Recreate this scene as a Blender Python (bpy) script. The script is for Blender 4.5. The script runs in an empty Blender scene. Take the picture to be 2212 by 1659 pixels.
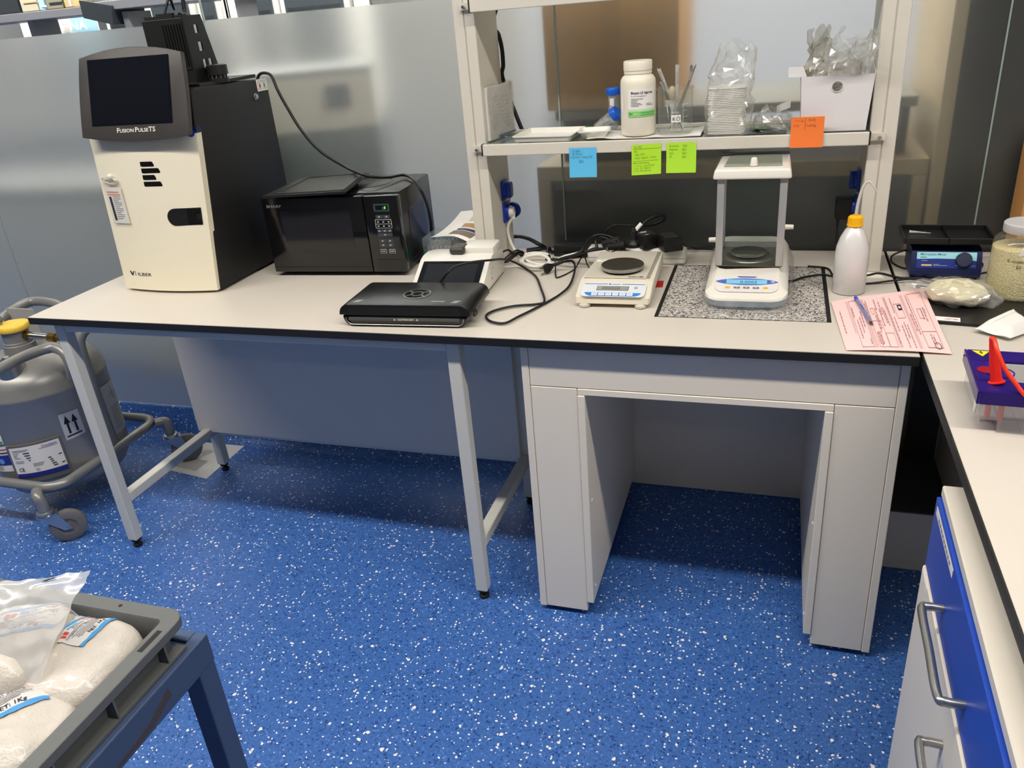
import bpy, bmesh, math, random
from mathutils import Vector, Matrix, noise
random.seed(7)
def nvec(p): return Vector((noise.noise(p+Vector((31.7, 5.1, 9.2))), noise.noise(p+Vector((-12.3, 47.9, 3.3))), noise.noise(p+Vector((7.7, -21.5, 63.1)))))
PI = math.pi
sc = bpy.context.scene
COL = sc.collection

# ------------------------------------------------------------------ camera
CAM = Vector((1.8448, -1.4777, 1.3856)); YAW, PITCH, ROLL, FPX = 0.3393, 0.4423, -0.0880, 1722.7
_f = Vector((-math.sin(YAW)*math.cos(PITCH), math.cos(YAW)*math.cos(PITCH), -math.sin(PITCH)))
_r0 = Vector((math.cos(YAW), math.sin(YAW), 0)); _u0 = _r0.cross(_f)
_r = _r0*math.cos(ROLL) + _u0*math.sin(ROLL); _u = -_r0*math.sin(ROLL) + _u0*math.cos(ROLL)
cd = bpy.data.cameras.new('camera'); co = bpy.data.objects.new('camera', cd); COL.objects.link(co)
co.matrix_world = Matrix(((_r.x, _u.x, -_f.x, CAM.x), (_r.y, _u.y, -_f.y, CAM.y), (_r.z, _u.z, -_f.z, CAM.z), (0, 0, 0, 1)))
cd.sensor_fit = 'HORIZONTAL'; cd.sensor_width = 36.0; cd.lens = FPX/2212*36.0; cd.clip_start = 0.02
sc.camera = co

def at(px, py, axis, val):
    """a point measured in the photograph, at a known height / depth / side plane -> metres"""
    d = _f + _r*((px-1106)/FPX) - _u*((py-829.5)/FPX)
    i = 'xyz'.index(axis)
    return CAM + d*((val-CAM[i])/d[i])

# ------------------------------------------------------------------ exposure, world, lamps
sc.view_settings.view_transform = 'Standard'; sc.view_settings.look = 'None'
sc.view_settings.gamma = 1.0; sc.view_settings.use_curve_mapping = False
sc.view_settings.exposure = 0.08
sc.cycles.use_denoising = True
sc.cycles.max_bounces = 9; sc.cycles.transmission_bounces = 9; sc.cycles.transparent_max_bounces = 20
sc.cycles.use_adaptive_sampling = True; sc.cycles.adaptive_threshold = 0.015
sc.cycles.diffuse_bounces = 4; sc.cycles.glossy_bounces = 4
sc.cycles.caustics_reflective = False; sc.cycles.caustics_refractive = True
sc.cycles.sample_clamp_indirect = 4.0; sc.cycles.blur_glossy = 1.0
wd = bpy.data.worlds.new('world'); sc.world = wd; wd.use_nodes = True
wd.node_tree.nodes['Background'].inputs[0].default_value = (0.75, 0.8, 0.9, 1)
wd.node_tree.nodes['Background'].inputs[1].default_value = 0.02

def lamp(name, loc, sx, sy, power, col=(1.0, 0.945, 0.86)):
    l = bpy.data.lights.new(name, 'AREA'); l.shape = 'RECTANGLE'; l.size = sx; l.size_y = sy
    l.energy = power; l.color = col
    o = bpy.data.objects.new(name, l); o.location = loc; COL.objects.link(o); return o
# linear luminaires of the room in front of the glass, then lamps in the room behind it
for x, w in ((-0.9, 35), (0.75, 32), (2.4, 28), (4.0, 25)):
    lamp('ceiling_or_fill_lamp', (x, -0.78, 2.68), 1.5, 0.11, w)
for x in (-1.0, 1.2, 3.4):
    lamp('ceiling_or_fill_lamp', (x, -3.2, 2.68), 1.5, 0.16, 2.5)
for x, y, w in ((-2.6, 2.2, 60), (-0.6, 2.2, 60), (1.9, 1.10, 50), (3.2, 1.15, 30), (-3.4, 3.0, 40), (-1.2, 3.0, 40), (1.0, 3.0, 45), (1.4, 4.6, 26), (3.4, 4.6, 26)):  # rows nearest the glass and farthest back are added to brighten that room
    lamp('ceiling_or_fill_lamp', (x, y, 2.68), 1.5, 0.2, w, (1.0, 0.98, 0.94))

# ------------------------------------------------------------------ materials
def lin(c):
    def f(v):
        v = v/255.0
        return v/12.92 if v <= 0.04045 else ((v+0.055)/1.055)**2.4
    return (f(c[0]), f(c[1]), f(c[2]), 1.0)
MATS = {}
def mat(name, c, rough=0.5, metal=0.0, var=0.05, scale=40.0, bump=0.0, bscale=200.0, spec=0.5, trans=0.0, ior=1.45, coat=0.0, emit=None, estr=0.0, sheen=0.0):
    if name in MATS: return MATS[name]
    m = bpy.data.materials.new(name); m.use_nodes = True; nt = m.node_tree
    b = nt.nodes['Principled BSDF']; L = nt.links.new
    tc = nt.nodes.new('ShaderNodeTexCoord')
    n = nt.nodes.new('ShaderNodeTexNoise'); n.inputs['Scale'].default_value = scale; n.inputs['Detail'].default_value = 3
    L(tc.outputs['Object'], n.inputs['Vector'])
    mx = nt.nodes.new('ShaderNodeMix'); mx.data_type = 'RGBA'
    base = lin(c)
    mx.inputs[6].default_value = tuple(v*(1-var) for v in base[:3])+(1,)
    mx.inputs[7].default_value = tuple(min(1, v*(1+var)) for v in base[:3])+(1,)
    L(n.outputs['Fac'], mx.inputs[0]); L(mx.outputs[2], b.inputs['Base Color'])
    b.inputs['Roughness'].default_value = rough; b.inputs['Metallic'].default_value = metal
    b.inputs['Specular IOR Level'].default_value = spec; b.inputs['IOR'].default_value = ior
    b.inputs['Transmission Weight'].default_value = trans; b.inputs['Coat Weight'].default_value = coat
    b.inputs['Coat Roughness'].default_value = 0.08
    if emit: b.inputs['Emission Color'].default_value = lin(emit); b.inputs['Emission Strength'].default_value = estr
    if bump:
        n2 = nt.nodes.new('ShaderNodeTexNoise'); n2.inputs['Scale'].default_value = bscale; n2.inputs['Detail'].default_value = 2
        L(tc.outputs['Object'], n2.inputs['Vector'])
        bp = nt.nodes.new('ShaderNodeBump'); bp.inputs['Strength'].default_value = bump; bp.inputs['Distance'].default_value = 0.002
        L(n2.outputs['Fac'], bp.inputs['Height']); L(bp.outputs['Normal'], b.inputs['Normal'])
    MATS[name] = m; return m

def film(name, tint, clear=0.8, rough=0.12, white=0.15, even=False, refl=0.035, transl=0.0):
    """thin clear plastic: mostly see-through, some gloss, a little milky scatter"""
    if name in MATS: return MATS[name]
    m = bpy.data.materials.new(name); m.use_nodes = True; nt = m.node_tree; nt.nodes.clear(); L = nt.links.new
    out = nt.nodes.new('ShaderNodeOutputMaterial')
    tr = nt.nodes.new('ShaderNodeBsdfTransparent'); tr.inputs[0].default_value = lin(tint)
    gl = nt.nodes.new('ShaderNodeBsdfGlossy'); gl.inputs['Roughness'].default_value = rough
    di = nt.nodes.new('ShaderNodeBsdfDiffuse'); di.inputs[0].default_value = (0.92, 0.91, 0.89, 1)
    lw = nt.nodes.new('ShaderNodeLayerWeight'); lw.inputs['Blend'].default_value = 0.5
    pw = nt.nodes.new('ShaderNodeMath'); pw.operation = 'POWER'; pw.inputs[1].default_value = 4.0; L(lw.outputs['Facing'], pw.inputs[0])
    fr = nt.nodes.new('ShaderNodeMath'); fr.operation = 'MULTIPLY_ADD'; fr.inputs[1].default_value = 0.6 if refl > 0.01 else 0.25; fr.inputs[2].default_value = refl; L(pw.outputs[0], fr.inputs[0])
    tc = nt.nodes.new('ShaderNodeTexCoord'); nz = nt.nodes.new('ShaderNodeTexNoise'); nz.inputs['Scale'].default_value = 60
    L(tc.outputs['Object'], nz.inputs['Vector'])
    mth = nt.nodes.new('ShaderNodeMath'); mth.operation = 'MULTIPLY'; mth.inputs[1].default_value = white*2
    if even: mth.inputs[0].default_value = 0.5
    else: L(nz.outputs['Fac'], mth.inputs[0])
    m1 = nt.nodes.new('ShaderNodeMixShader'); L(mth.outputs[0], m1.inputs[0]); L(tr.outputs[0], m1.inputs[1])
    if transl:
        tl = nt.nodes.new('ShaderNodeBsdfTranslucent'); tl.inputs[0].default_value = (0.95, 0.94, 0.92, 1); m0 = nt.nodes.new('ShaderNodeMixShader'); m0.inputs[0].default_value = transl
        L(di.outputs[0], m0.inputs[1]); L(tl.outputs[0], m0.inputs[2]); L(m0.outputs[0], m1.inputs[2])
    else: L(di.outputs[0], m1.inputs[2])
    ad = nt.nodes.new('ShaderNodeMath'); ad.operation = 'ADD'; ad.inputs[1].default_value = (1-clear)*0.35; ad.use_clamp = True
    L(fr.outputs[0], ad.inputs[0])
    m2 = nt.nodes.new('ShaderNodeMixShader'); L(ad.outputs[0], m2.inputs[0]); L(m1.outputs[0], m2.inputs[1]); L(gl.outputs[0], m2.inputs[2])
    L(m2.outputs[0], out.inputs[0]); MATS[name] = m; return m

def floor_mat():
    m = bpy.data.materials.new('blue_flecked_vinyl'); m.use_nodes = True; nt = m.node_tree; L = nt.links.new
    b = nt.nodes['Principled BSDF']; tc = nt.nodes.new('ShaderNodeTexCoord')
    def flecks(scale, chance, r, seed, sy=1.0):
        mp = nt.nodes.new('ShaderNodeMapping'); mp.inputs['Location'].default_value = (seed, seed*1.7, 0.37); mp.inputs['Scale'].default_value = (1, sy, 1)
        wn = nt.nodes.new('ShaderNodeTexNoise'); wn.inputs['Scale'].default_value = scale*1.3
        L(tc.outputs['Object'], mp.inputs['Vector']); L(mp.outputs[0], wn.inputs['Vector'])
        wm = nt.nodes.new('ShaderNodeVectorMath'); wm.operation = 'MULTIPLY_ADD'; wm.inputs[1].default_value = (0.9/scale,)*3
        L(wn.outputs['Color'], wm.inputs[0]); L(mp.outputs[0], wm.inputs[2])
        v = nt.nodes.new('ShaderNodeTexVoronoi'); v.inputs['Scale'].default_value = scale
        L(wm.outputs[0], v.inputs['Vector'])
        sp = nt.nodes.new('ShaderNodeSeparateColor'); L(v.outputs['Color'], sp.inputs[0])
        c1 = nt.nodes.new('ShaderNodeMath'); c1.operation = 'GREATER_THAN'; c1.inputs[1].default_value = 1-chance; L(sp.outputs[0], c1.inputs[0])
        rr = nt.nodes.new('ShaderNodeMath'); rr.operation = 'MULTIPLY'; rr.inputs[1].default_value = r; L(sp.outputs[1], rr.inputs[0])
        ra = nt.nodes.new('ShaderNodeMath'); ra.operation = 'ADD'; ra.inputs[1].default_value = r*0.45; L(rr.outputs[0], ra.inputs[0])
        c2 = nt.nodes.new('ShaderNodeMath'); c2.operation = 'LESS_THAN'; L(v.outputs['Distance'], c2.inputs[0]); L(ra.outputs[0], c2.inputs[1])
        mu = nt.nodes.new('ShaderNodeMath'); mu.operation = 'MULTIPLY'; L(c1.outputs[0], mu.inputs[0]); L(c2.outputs[0], mu.inputs[1])
        return mu.outputs[0], sp.outputs[2]
    n = nt.nodes.new('ShaderNodeTexNoise'); n.inputs['Scale'].default_value = 160; n.inputs['Detail'].default_value = 4
    L(tc.outputs['Object'], n.inputs['Vector'])
    cr = nt.nodes.new('ShaderNodeValToRGB'); cr.color_ramp.elements[0].position = 0.32; cr.color_ramp.elements[1].position = 0.68
    cr.color_ramp.elements[0].color = lin((52, 92, 160)); cr.color_ramp.elements[1].color = lin((70, 114, 184))
    L(n.outputs['Fac'], cr.inputs[0]); col = cr.outputs[0]
    for sca, ch, r, seed, c in ((170, 0.30, 0.42, 3.1, (34, 70, 136)), (150, 0.20, 0.40, 9.3, (82, 128, 198)), (120, 0.36, 0.235, 1.9, (250, 248, 244)), (84, 0.10, 0.25, 5.5, (244, 236, 234))):
        msk, _ = flecks(sca, ch, r, seed)
        mx = nt.nodes.new('ShaderNodeMix'); mx.data_type = 'RGBA'
        L(msk, mx.inputs[0]); L(col, mx.inputs[6]); mx.inputs[7].default_value = lin(c); col = mx.outputs[2]
    L(col, b.inputs['Base Color']); b.inputs['Roughness'].default_value = 0.42; b.inputs['Specular IOR Level'].default_value = 0.35
    nb = nt.nodes.new('ShaderNodeTexNoise'); nb.inputs['Scale'].default_value = 260; L(tc.outputs['Object'], nb.inputs['Vector'])
    bp = nt.nodes.new('ShaderNodeBump'); bp.inputs['Strength'].default_value = 0.12; bp.inputs['Distance'].default_value = 0.001
    L(nb.outputs['Fac'], bp.inputs['Height']); L(bp.outputs[0], b.inputs['Normal'])
    return m

def granite_mat():
    m = bpy.data.materials.new('speckled_granite'); m.use_nodes = True; nt = m.node_tree; L = nt.links.new
    b = nt.nodes['Principled BSDF']; tc = nt.nodes.new('ShaderNodeTexCoord')
    n1 = nt.nodes.new('ShaderNodeTexNoise'); n1.inputs['Scale'].default_value = 210; n1.inputs['Detail'].default_value = 4; n1.inputs['Distortion'].default_value = 1.2
    v = nt.nodes.new('ShaderNodeTexVoronoi'); v.inputs['Scale'].default_value = 330
    L(tc.outputs['Object'], n1.inputs['Vector']); L(tc.outputs['Object'], v.inputs['Vector'])
    sp = nt.nodes.new('ShaderNodeSeparateColor'); L(v.outputs['Color'], sp.inputs[0])
    ad = nt.nodes.new('ShaderNodeMath'); ad.operation = 'MULTIPLY_ADD'; ad.inputs[1].default_value = 0.28; L(sp.outputs[0], ad.inputs[0]); L(n1.outputs['Fac'], ad.inputs[2])
    cr = nt.nodes.new('ShaderNodeValToRGB'); e = cr.color_ramp.elements
    e[0].position = 0.46; e[0].color = lin((38, 36, 36)); e[1].position = 0.72; e[1].color = lin((214, 208, 200))
    e2 = e.new(0.58); e2.color = lin((128, 122, 118)); e3 = e.new(0.64); e3.color = lin((190, 184, 176))
    L(ad.outputs[0], cr.inputs[0]); L(cr.outputs[0], b.inputs['Base Color']); b.inputs['Roughness'].default_value = 0.3
    return m

def frosted_mat():
    """glass under a sand-blast film: rough transmission, some milky scatter"""
    m = bpy.data.materials.new('frosted_glass'); m.use_nodes = True; nt = m.node_tree; nt.nodes.clear(); L = nt.links.new
    out = nt.nodes.new('ShaderNodeOutputMaterial')
    tc = nt.nodes.new('ShaderNodeTexCoord'); nz = nt.nodes.new('ShaderNodeTexNoise'); nz.inputs['Scale'].default_value = 3
    L(tc.outputs['Object'], nz.inputs['Vector'])
    mr = nt.nodes.new('ShaderNodeMapRange'); mr.inputs[3].default_value = 0.20; mr.inputs[4].default_value = 0.24; L(nz.outputs['Fac'], mr.inputs[0])
    p = nt.nodes.new('ShaderNodeBsdfPrincipled'); p.inputs['Base Color'].default_value = (0.93, 0.95, 0.93, 1)
    p.inputs['Transmission Weight'].default_value = 1; p.inputs['IOR'].default_value = 1.38; L(mr.outputs[0], p.inputs['Roughness'])
    t = nt.nodes.new('ShaderNodeBsdfTranslucent'); t.inputs[0].default_value = (0.8, 0.82, 0.8, 1)
    d = nt.nodes.new('ShaderNodeBsdfDiffuse'); d.inputs[0].default_value = (0.75, 0.77, 0.75, 1)
    m1 = nt.nodes.new('ShaderNodeMixShader'); m1.inputs[0].default_value = 0.4; L(t.outputs[0], m1.inputs[1]); L(d.outputs[0], m1.inputs[2])
    m2 = nt.nodes.new('ShaderNodeMixShader'); m2.inputs[0].default_value = 0.10; L(p.outputs[0], m2.inputs[1]); L(m1.outputs[0], m2.inputs[2])
    L(m2.outputs[0], out.inputs[0]); return m

FLOOR = floor_mat(); GRANITE = granite_mat(); FROST = frosted_mat()
CLEAR = mat('clear_glass', (252, 255, 253), 0.0, trans=1.0, var=0.0, ior=1.45)
LAM = mat('grey_laminate', (206, 198, 186), 0.42, var=0.015, scale=8, bump=0.03, bscale=900)
CORE = mat('black_phenolic_core', (30, 29, 27), 0.5)
PANEL = mat('grey_melamine_panel', (242, 232, 214), 0.45, var=0.015, scale=6, bump=0.04, bscale=700)
MODP = mat('modesty_panel_grey', (226, 220, 210), 0.45, var=0.015, scale=6)
STEELP = mat('grey_powder_coat', (216, 214, 204), 0.4, var=0.02)
RACKP = mat('warm_white_powder_coat', (214, 208, 195), 0.38, var=0.02)
BLACKP = mat('black_plastic', (22, 22, 22), 0.42, var=0.1)
GLOSSB = mat('gloss_black_plastic', (14, 14, 15), 0.12, var=0.1, coat=0.4)
RUBBER = mat('black_rubber', (18, 18, 18), 0.7, var=0.1)
CHROME = mat('polished_steel', (200, 198, 192), 0.18, metal=1.0)
BRUSH = mat('brushed_steel', (186, 184, 178), 0.32, metal=1.0, var=0.06, scale=90)
WHITEP = mat('white_plastic', (232, 229, 220), 0.35, var=0.02)
PAPER = mat('white_paper', (236, 233, 226), 0.8, var=0.02)
INK = mat('dark_print', (40, 40, 46), 0.7)
GREYINK = mat('grey_print', (128, 126, 126), 0.7)
WHITEINK = mat('white_print', (232, 228, 214), 0.6)
BLUESOCK = mat('blue_socket_plastic', (22, 56, 160), 0.35)
BLUEINK = mat('blue_print', (52, 92, 180), 0.6)
REDINK = mat('red_print', (205, 50, 48), 0.6)
GREENINK = mat('green_print', (70, 160, 90), 0.6)
DEWAR = mat('silver_hammered_paint', (146, 144, 140), 0.36, metal=0.35, var=0.04, scale=120, bump=0.03, bscale=500)
CABLEB = mat('black_cable', (16, 16, 16), 0.45)
FILM = film('clear_plastic_film', (254, 254, 252), white=0.13, rough=0.16)
MILKY = film('milky_plastic_film', (240, 238, 232), clear=0.6, rough=0.2, white=0.33)

# ------------------------------------------------------------------ mesh builder
class MB:
    def __init__(s): s.bm = bmesh.new()
    def _new(s, verts, faces):
        vs = [s.bm.verts.new(v) for v in verts]; fs = []
        for f in faces:
            try: fs.append(s.bm.faces.new([vs[i] for i in f]))
            except ValueError: pass
        return vs, fs
    def box(s, x0, x1, y0, y1, z0, z1, bev=0.0, seg=2):
        vs, fs = s._new([(x0, y0, z0), (x1, y0, z0), (x1, y1, z0), (x0, y1, z0), (x0, y0, z1), (x1, y0, z1), (x1, y1, z1), (x0, y1, z1)],
                        [(0, 3, 2, 1), (4, 5, 6, 7), (0, 1, 5, 4), (1, 2, 6, 5), (2, 3, 7, 6), (3, 0, 4, 7)])
        if bev:
            es = list({e for f in fs for e in f.edges})
            bmesh.ops.bevel(s.bm, geom=es, offset=bev, segments=seg, affect='EDGES', profile=0.5)
        return s
    def hexa(s, pts, bev=0.0, seg=2):
        """8 points: bottom ring 0-3 (ccw from above), top ring 4-7"""
        vs, fs = s._new([tuple(p) for p in pts], [(0, 3, 2, 1), (4, 5, 6, 7), (0, 1, 5, 4), (1, 2, 6, 5), (2, 3, 7, 6), (3, 0, 4, 7)])
        if bev:
            es = list({e for f in fs for e in f.edges})
            bmesh.ops.bevel(s.bm, geom=es, offset=bev, segments=seg, affect='EDGES', profile=0.5)
        return s
    def lathe(s, prof, c=(0, 0, 0), seg=32, M=None, cap=True):
        rings = []
        for r, z in prof:
            ring = []
            for k in range(seg):
                a = 2*PI*k/seg; p = Vector((r*math.cos(a), r*math.sin(a), z))
                if M: p = M @ p
                else: p = p + Vector(c)
                ring.append(s.bm.verts.new(p))
            rings.append(ring)
        for a, b in zip(rings[:-1], rings[1:]):
            for k in range(seg):
                j = (k+1) % seg; s.bm.faces.new((a[k], a[j], b[j], b[k]))
        if cap:
            s.bm.faces.new(list(reversed(rings[0]))); s.bm.faces.new(rings[-1])
        return s
    def cyl(s, p0, p1, r0, r1=None, seg=20):
        p0, p1 = Vector(p0), Vector(p1); d = p1-p0; L = d.length
        q = Vector((0, 0, 1)).rotation_difference(d.normalized()).to_matrix().to_4x4()
        return s.lathe([(r0, 0), (r1 if r1 is not None else r0, L)], seg=seg, M=Matrix.Translation(p0) @ q)
    def tube(s, pts, r, seg=8, sub=6, closed=False, flat=1.0):
        P = [Vector(p) for p in pts]
        if sub > 1:
            Q = []; n = len(P)
            rng = range(n if closed else n-1)
            for i in rng:
                p0 = P[(i-1) % n] if (closed or i > 0) else P[0]*2-P[1]
                p1 = P[i]; p2 = P[(i+1) % n]
                p3 = P[(i+2) % n] if (closed or i+2 < n) else P[n-1]*2-P[n-2]
                for k in range(sub):
                    t = k/sub
                    Q.append(0.5*((2*p1)+(-p0+p2)*t+(2*p0-5*p1+4*p2-p3)*t*t+(-p0+3*p1-3*p2+p3)*t**3))
            if not closed: Q.append(P[-1])
            P = Q
        n = len(P); rings = []; up = Vector((0, 0, 1)); N = None
        for i in range(n):
            T = (P[(i+1) % n]-P[i-1]) if closed else (P[min(i+1, n-1)]-P[max(i-1, 0)])
            if T.length < 1e-9: T = Vector((1, 0, 0))
            T.normalize()
            if N is None:
                N = T.cross(up)
                if N.length < 1e-3: N = T.cross(Vector((1, 0, 0)))
                N.normalize()
            else:
                N = N-T*N.dot(T)
                if N.length < 1e-6: N = T.cross(up)
                N.normalize()
            Bn = T.cross(N); rr = r[min(len(r)-1, i*len(r)//n)] if isinstance(r, (list, tuple)) else r
            rings.append([s.bm.verts.new(P[i]+(N*math.cos(2*PI*k/seg)+Bn*math.sin(2*PI*k/seg)*flat)*rr) for k in range(seg)])
        m = n if closed else n-1
        for i in range(m):
            a, b = rings[i], rings[(i+1) % n]
            for k in range(seg):
                j = (k+1) % seg; s.bm.faces.new((a[k], a[j], b[j], b[k]))
        if not closed:
            s.bm.faces.new(list(reversed(rings[0]))); s.bm.faces.new(rings[-1])
        return s
    def prism(s, poly, axis, a, b, bev=0.0):
        """poly: 2D points in the plane across the axis; x: (y,z)  y: (x,z)  z: (x,y)"""
        def mk(p, t): return {'x': (t, p[0], p[1]), 'y': (p[0], t, p[1]), 'z': (p[0], p[1], t)}[axis]
        n = len(poly); vs = [s.bm.verts.new(mk(p, a)) for p in poly]+[s.bm.verts.new(mk(p, b)) for p in poly]
        fs = [s.bm.faces.new(vs[:n]), s.bm.faces.new(list(reversed(vs[n:])))]
        for i in range(n):
            j = (i+1) % n; fs.append(s.bm.faces.new((vs[i], vs[n+i], vs[n+j], vs[j])))
        bmesh.ops.recalc_face_normals(s.bm, faces=fs)
        if bev:
            es = list({e for f in fs[:2] for e in f.edges})
            bmesh.ops.bevel(s.bm, geom=es, offset=bev, segments=2, affect='EDGES', profile=0.5)
        return s
    def grid(s, fn, nu, nv, wrap=False):
        g = [[s.bm.verts.new(fn(i/nu, j/nv)) for j in range(nv+1)] for i in range(nu if wrap else nu+1)]
        for i in range(nu):
            for j in range(nv):
                k = (i+1) % nu if wrap else i+1
                try: s.bm.faces.new((g[i][j], g[k][j], g[k][j+1], g[i][j+1]))
                except ValueError: pass
        return s
    def slab(s, quad, t):
        """thin plate from 4 world points (top face, ccw) with thickness t below"""
        q = [Vector(p) for p in quad]; n = (q[1]-q[0]).cross(q[3]-q[0]).normalized()
        return s.hexa([p-n*t for p in q]+q)
    def xf(s, M): bmesh.ops.transform(s.bm, matrix=M, verts=s.bm.verts[:]); return s
    def noise(s, amp, scale, seed=0.0, axis=None):
        for v in s.bm.verts:
            d = nvec(v.co*scale+Vector((seed, seed*2, seed*3)))*amp
            if axis is not None: d = Vector([d[i] if i in axis else 0 for i in range(3)])
            v.co += d
        return s
    def build(s, name, m, parent=None, smooth=None, local=False, solid=0.0, label=None, sub=0):
        if solid:
            bmesh.ops.recalc_face_normals(s.bm, faces=s.bm.faces[:])
            bmesh.ops.solidify(s.bm, geom=s.bm.faces[:], thickness=solid)
        me = bpy.data.meshes.new(name)
        if parent is not None and not local:
            s.xf(WM[parent.name].inverted())
        bmesh.ops.recalc_face_normals(s.bm, faces=s.bm.faces[:])
        s.bm.to_mesh(me); s.bm.free()
        if smooth is not None:
            me.shade_smooth(); me.set_sharp_from_angle(angle=math.radians(smooth))
        me.materials.append(m)
        o = bpy.data.objects.new(name, me); COL.objects.link(o)
        if parent is not None: o.parent = parent; WM[o.name] = WM[parent.name]
        else: WM[o.name] = Matrix.Identity(4)
        if label: o['label'] = label
        return o
WM = {}
def thing(name, label, cat, loc=(0, 0, 0), rz=0.0, group=None):
    o = bpy.data.objects.new(name, None); COL.objects.link(o); o.empty_display_size = 0.02
    o.location = loc; o.rotation_euler = (0, 0, rz)
    WM[o.name] = Matrix.Translation(Vector(loc)) @ Matrix.Rotation(rz, 4, 'Z')
    return tag(o, label, cat, group)
def tag(o, label, cat, group=None):
    o['label'] = label; o['category'] = cat
    if group: o['group'] = group
    return o
def struct(o): o['kind'] = 'structure'; return o
def copy_tree(o, parent=None):
    c = o.copy(); COL.objects.link(c)
    if parent: c.parent = parent
    WM[c.name] = WM[o.name]
    for ch in [x for x in bpy.data.objects if x.parent == o]: copy_tree(ch, c)
    return c
def frame(o, xd, yd):
    xd = Vector(xd).normalized(); yd = Vector(yd); yd = (yd-xd*yd.dot(xd)).normalized(); zd = xd.cross(yd)
    return Matrix(((xd.x, yd.x, zd.x, o[0]), (xd.y, yd.y, zd.y, o[1]), (xd.z, yd.z, zd.z, o[2]), (0, 0, 0, 1)))
def text(body, size, M, m, parent, name='lettering', align='LEFT', sx=1.0, bold=0.0, fn=None, label=None, local=False, space=1.0):
    cu = bpy.data.curves.new('t', 'FONT'); cu.body = body; cu.size = size; cu.align_x = align; cu.offset = bold*size
    cu.resolution_u = 2; cu.space_line = space; cu.extrude = 0 if fn else 0.00015
    ob = bpy.data.objects.new('t', cu); me = bpy.data.meshes.new_from_object(ob)
    bpy.data.objects.remove(ob); bpy.data.curves.remove(cu)
    b = MB(); b.bm.from_mesh(me); bpy.data.meshes.remove(me)
    for v in b.bm.verts: v.co.x *= sx
    if fn:
        for v in b.bm.verts: v.co = fn(v.co.x, v.co.y)
    else: b.xf(M)
    return b.build(name, m, parent, local=local, label=label)
def rrect(w, h, r, n=5):
    """rounded rectangle polygon centred on 0"""
    pts = []
    for cx, cy, a0 in ((w/2-r, h/2-r, 0), (-w/2+r, h/2-r, PI/2), (-w/2+r, -h/2+r, PI), (w/2-r, -h/2+r, 1.5*PI)):
        for k in range(n+1):
            a = a0+PI/2*k/n; pts.append((cx+r*math.cos(a), cy+r*math.sin(a)))
    return pts
def plate(poly, M, t, m, name, parent, local=False, label=None, bev=0.0):
    """flat polygon in the frame M, raised by t along its normal"""
    b = MB(); b.prism(poly, 'z', 0.0, t, bev); b.xf(M); return b.build(name, m, parent, local=local, label=label)
def rect(x0, x1, y0, y1): return [(x0, y0), (x1, y0), (x1, y1), (x0, y1)]
def lines(rows, M, m, parent, name='print', h=0.0012, t=0.00015, local=False):
    """fine print too small to read: thin printed strips (x0, x1, y)"""
    b = MB()
    for x0, x1, y in rows: b.prism(rect(x0, x1, y-h/2, y+h/2), 'z', 0, t)
    b.xf(M); o = b.build(name, m, parent, local=local); o['kind'] = 'stuff'; return o
def cord(name, pts, r, m, label, cat='cable', group=None, seg=8, sub=6):
    o = MB().tube(pts, r, seg=seg, sub=sub).build(name, m, smooth=60); return tag(o, label, cat, group)

# ================================================================== THE SETTING
def sbox(name, dims, m, bev=0): return struct(MB().box(*dims, bev=bev).build(name, m))
sbox('floor', (-4.2, 5.2, -4.6, 6.0, -0.05, 0.0), FLOOR)
WALLM = mat('off_white_wall_paint', (214, 212, 206), 0.7, var=0.02, scale=4)
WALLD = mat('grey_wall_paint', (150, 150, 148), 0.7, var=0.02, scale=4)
CEILM = mat('white_ceiling_tile', (225, 224, 220), 0.8, var=0.02, scale=4)
sbox('ceiling', (-4.2, 5.2, -4.6, 6.0, 2.75, 2.85), CEILM)
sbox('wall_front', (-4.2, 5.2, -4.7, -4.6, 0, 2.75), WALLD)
sbox('wall_far', (-4.2, 5.2, 6.0, 6.1, 0, 2.75), WALLM)
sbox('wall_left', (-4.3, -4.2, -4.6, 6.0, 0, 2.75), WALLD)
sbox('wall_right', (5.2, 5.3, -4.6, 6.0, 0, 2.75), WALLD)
# glass partition: clear panes, frosted film up to 1.416 m, edge seals between the panes
WY = 0.680; FZ = 1.416; GB = 0.118
SEAL = mat('glass_edge_green', (150, 168, 160), 0.3)
ALU = mat('anodised_aluminium', (170, 170, 166), 0.35, metal=0.7)
seams = [-2.905, -1.857, -0.81, 0.237, 1.284, 2.310, 3.357, 4.404]
for i in range(len(seams)-1):
    a, b = seams[i]+0.002, seams[i+1]-0.002
    w = bpy.data.objects.new('window_%d' % (i+1), None); COL.objects.link(w); w.location = ((a+b)/2, WY, GB); WM[w.name] = Matrix.Translation(w.location); struct(w)
    MB().box(a, b, WY, WY+0.008, FZ, 2.70).build('clear_pane', CLEAR, w)
    MB().box(a, b, WY, WY+0.008, GB, FZ-0.0005).build('frosted_pane', FROST, w)
    MB().box(b+0.0002, b+0.0038, WY-0.001, WY+0.009, GB, 2.70).build('edge_seal', SEAL, w)
sbox('trim_1', (-4.2, 5.2, WY-0.02, WY+0.03, 2.70, 2.75), ALU)
bb = MB().prism([(WY+0.012, 0.0005), (WY+0.012, GB), (WY-0.004, GB), (WY-0.006, 0.05), (WY-0.012, 0.022), (WY-0.024, 0.007), (WY-0.045, 0.0006)], 'x', -4.2, 5.2).build('baseboard_back', FLOOR, smooth=50)
struct(bb)

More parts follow.
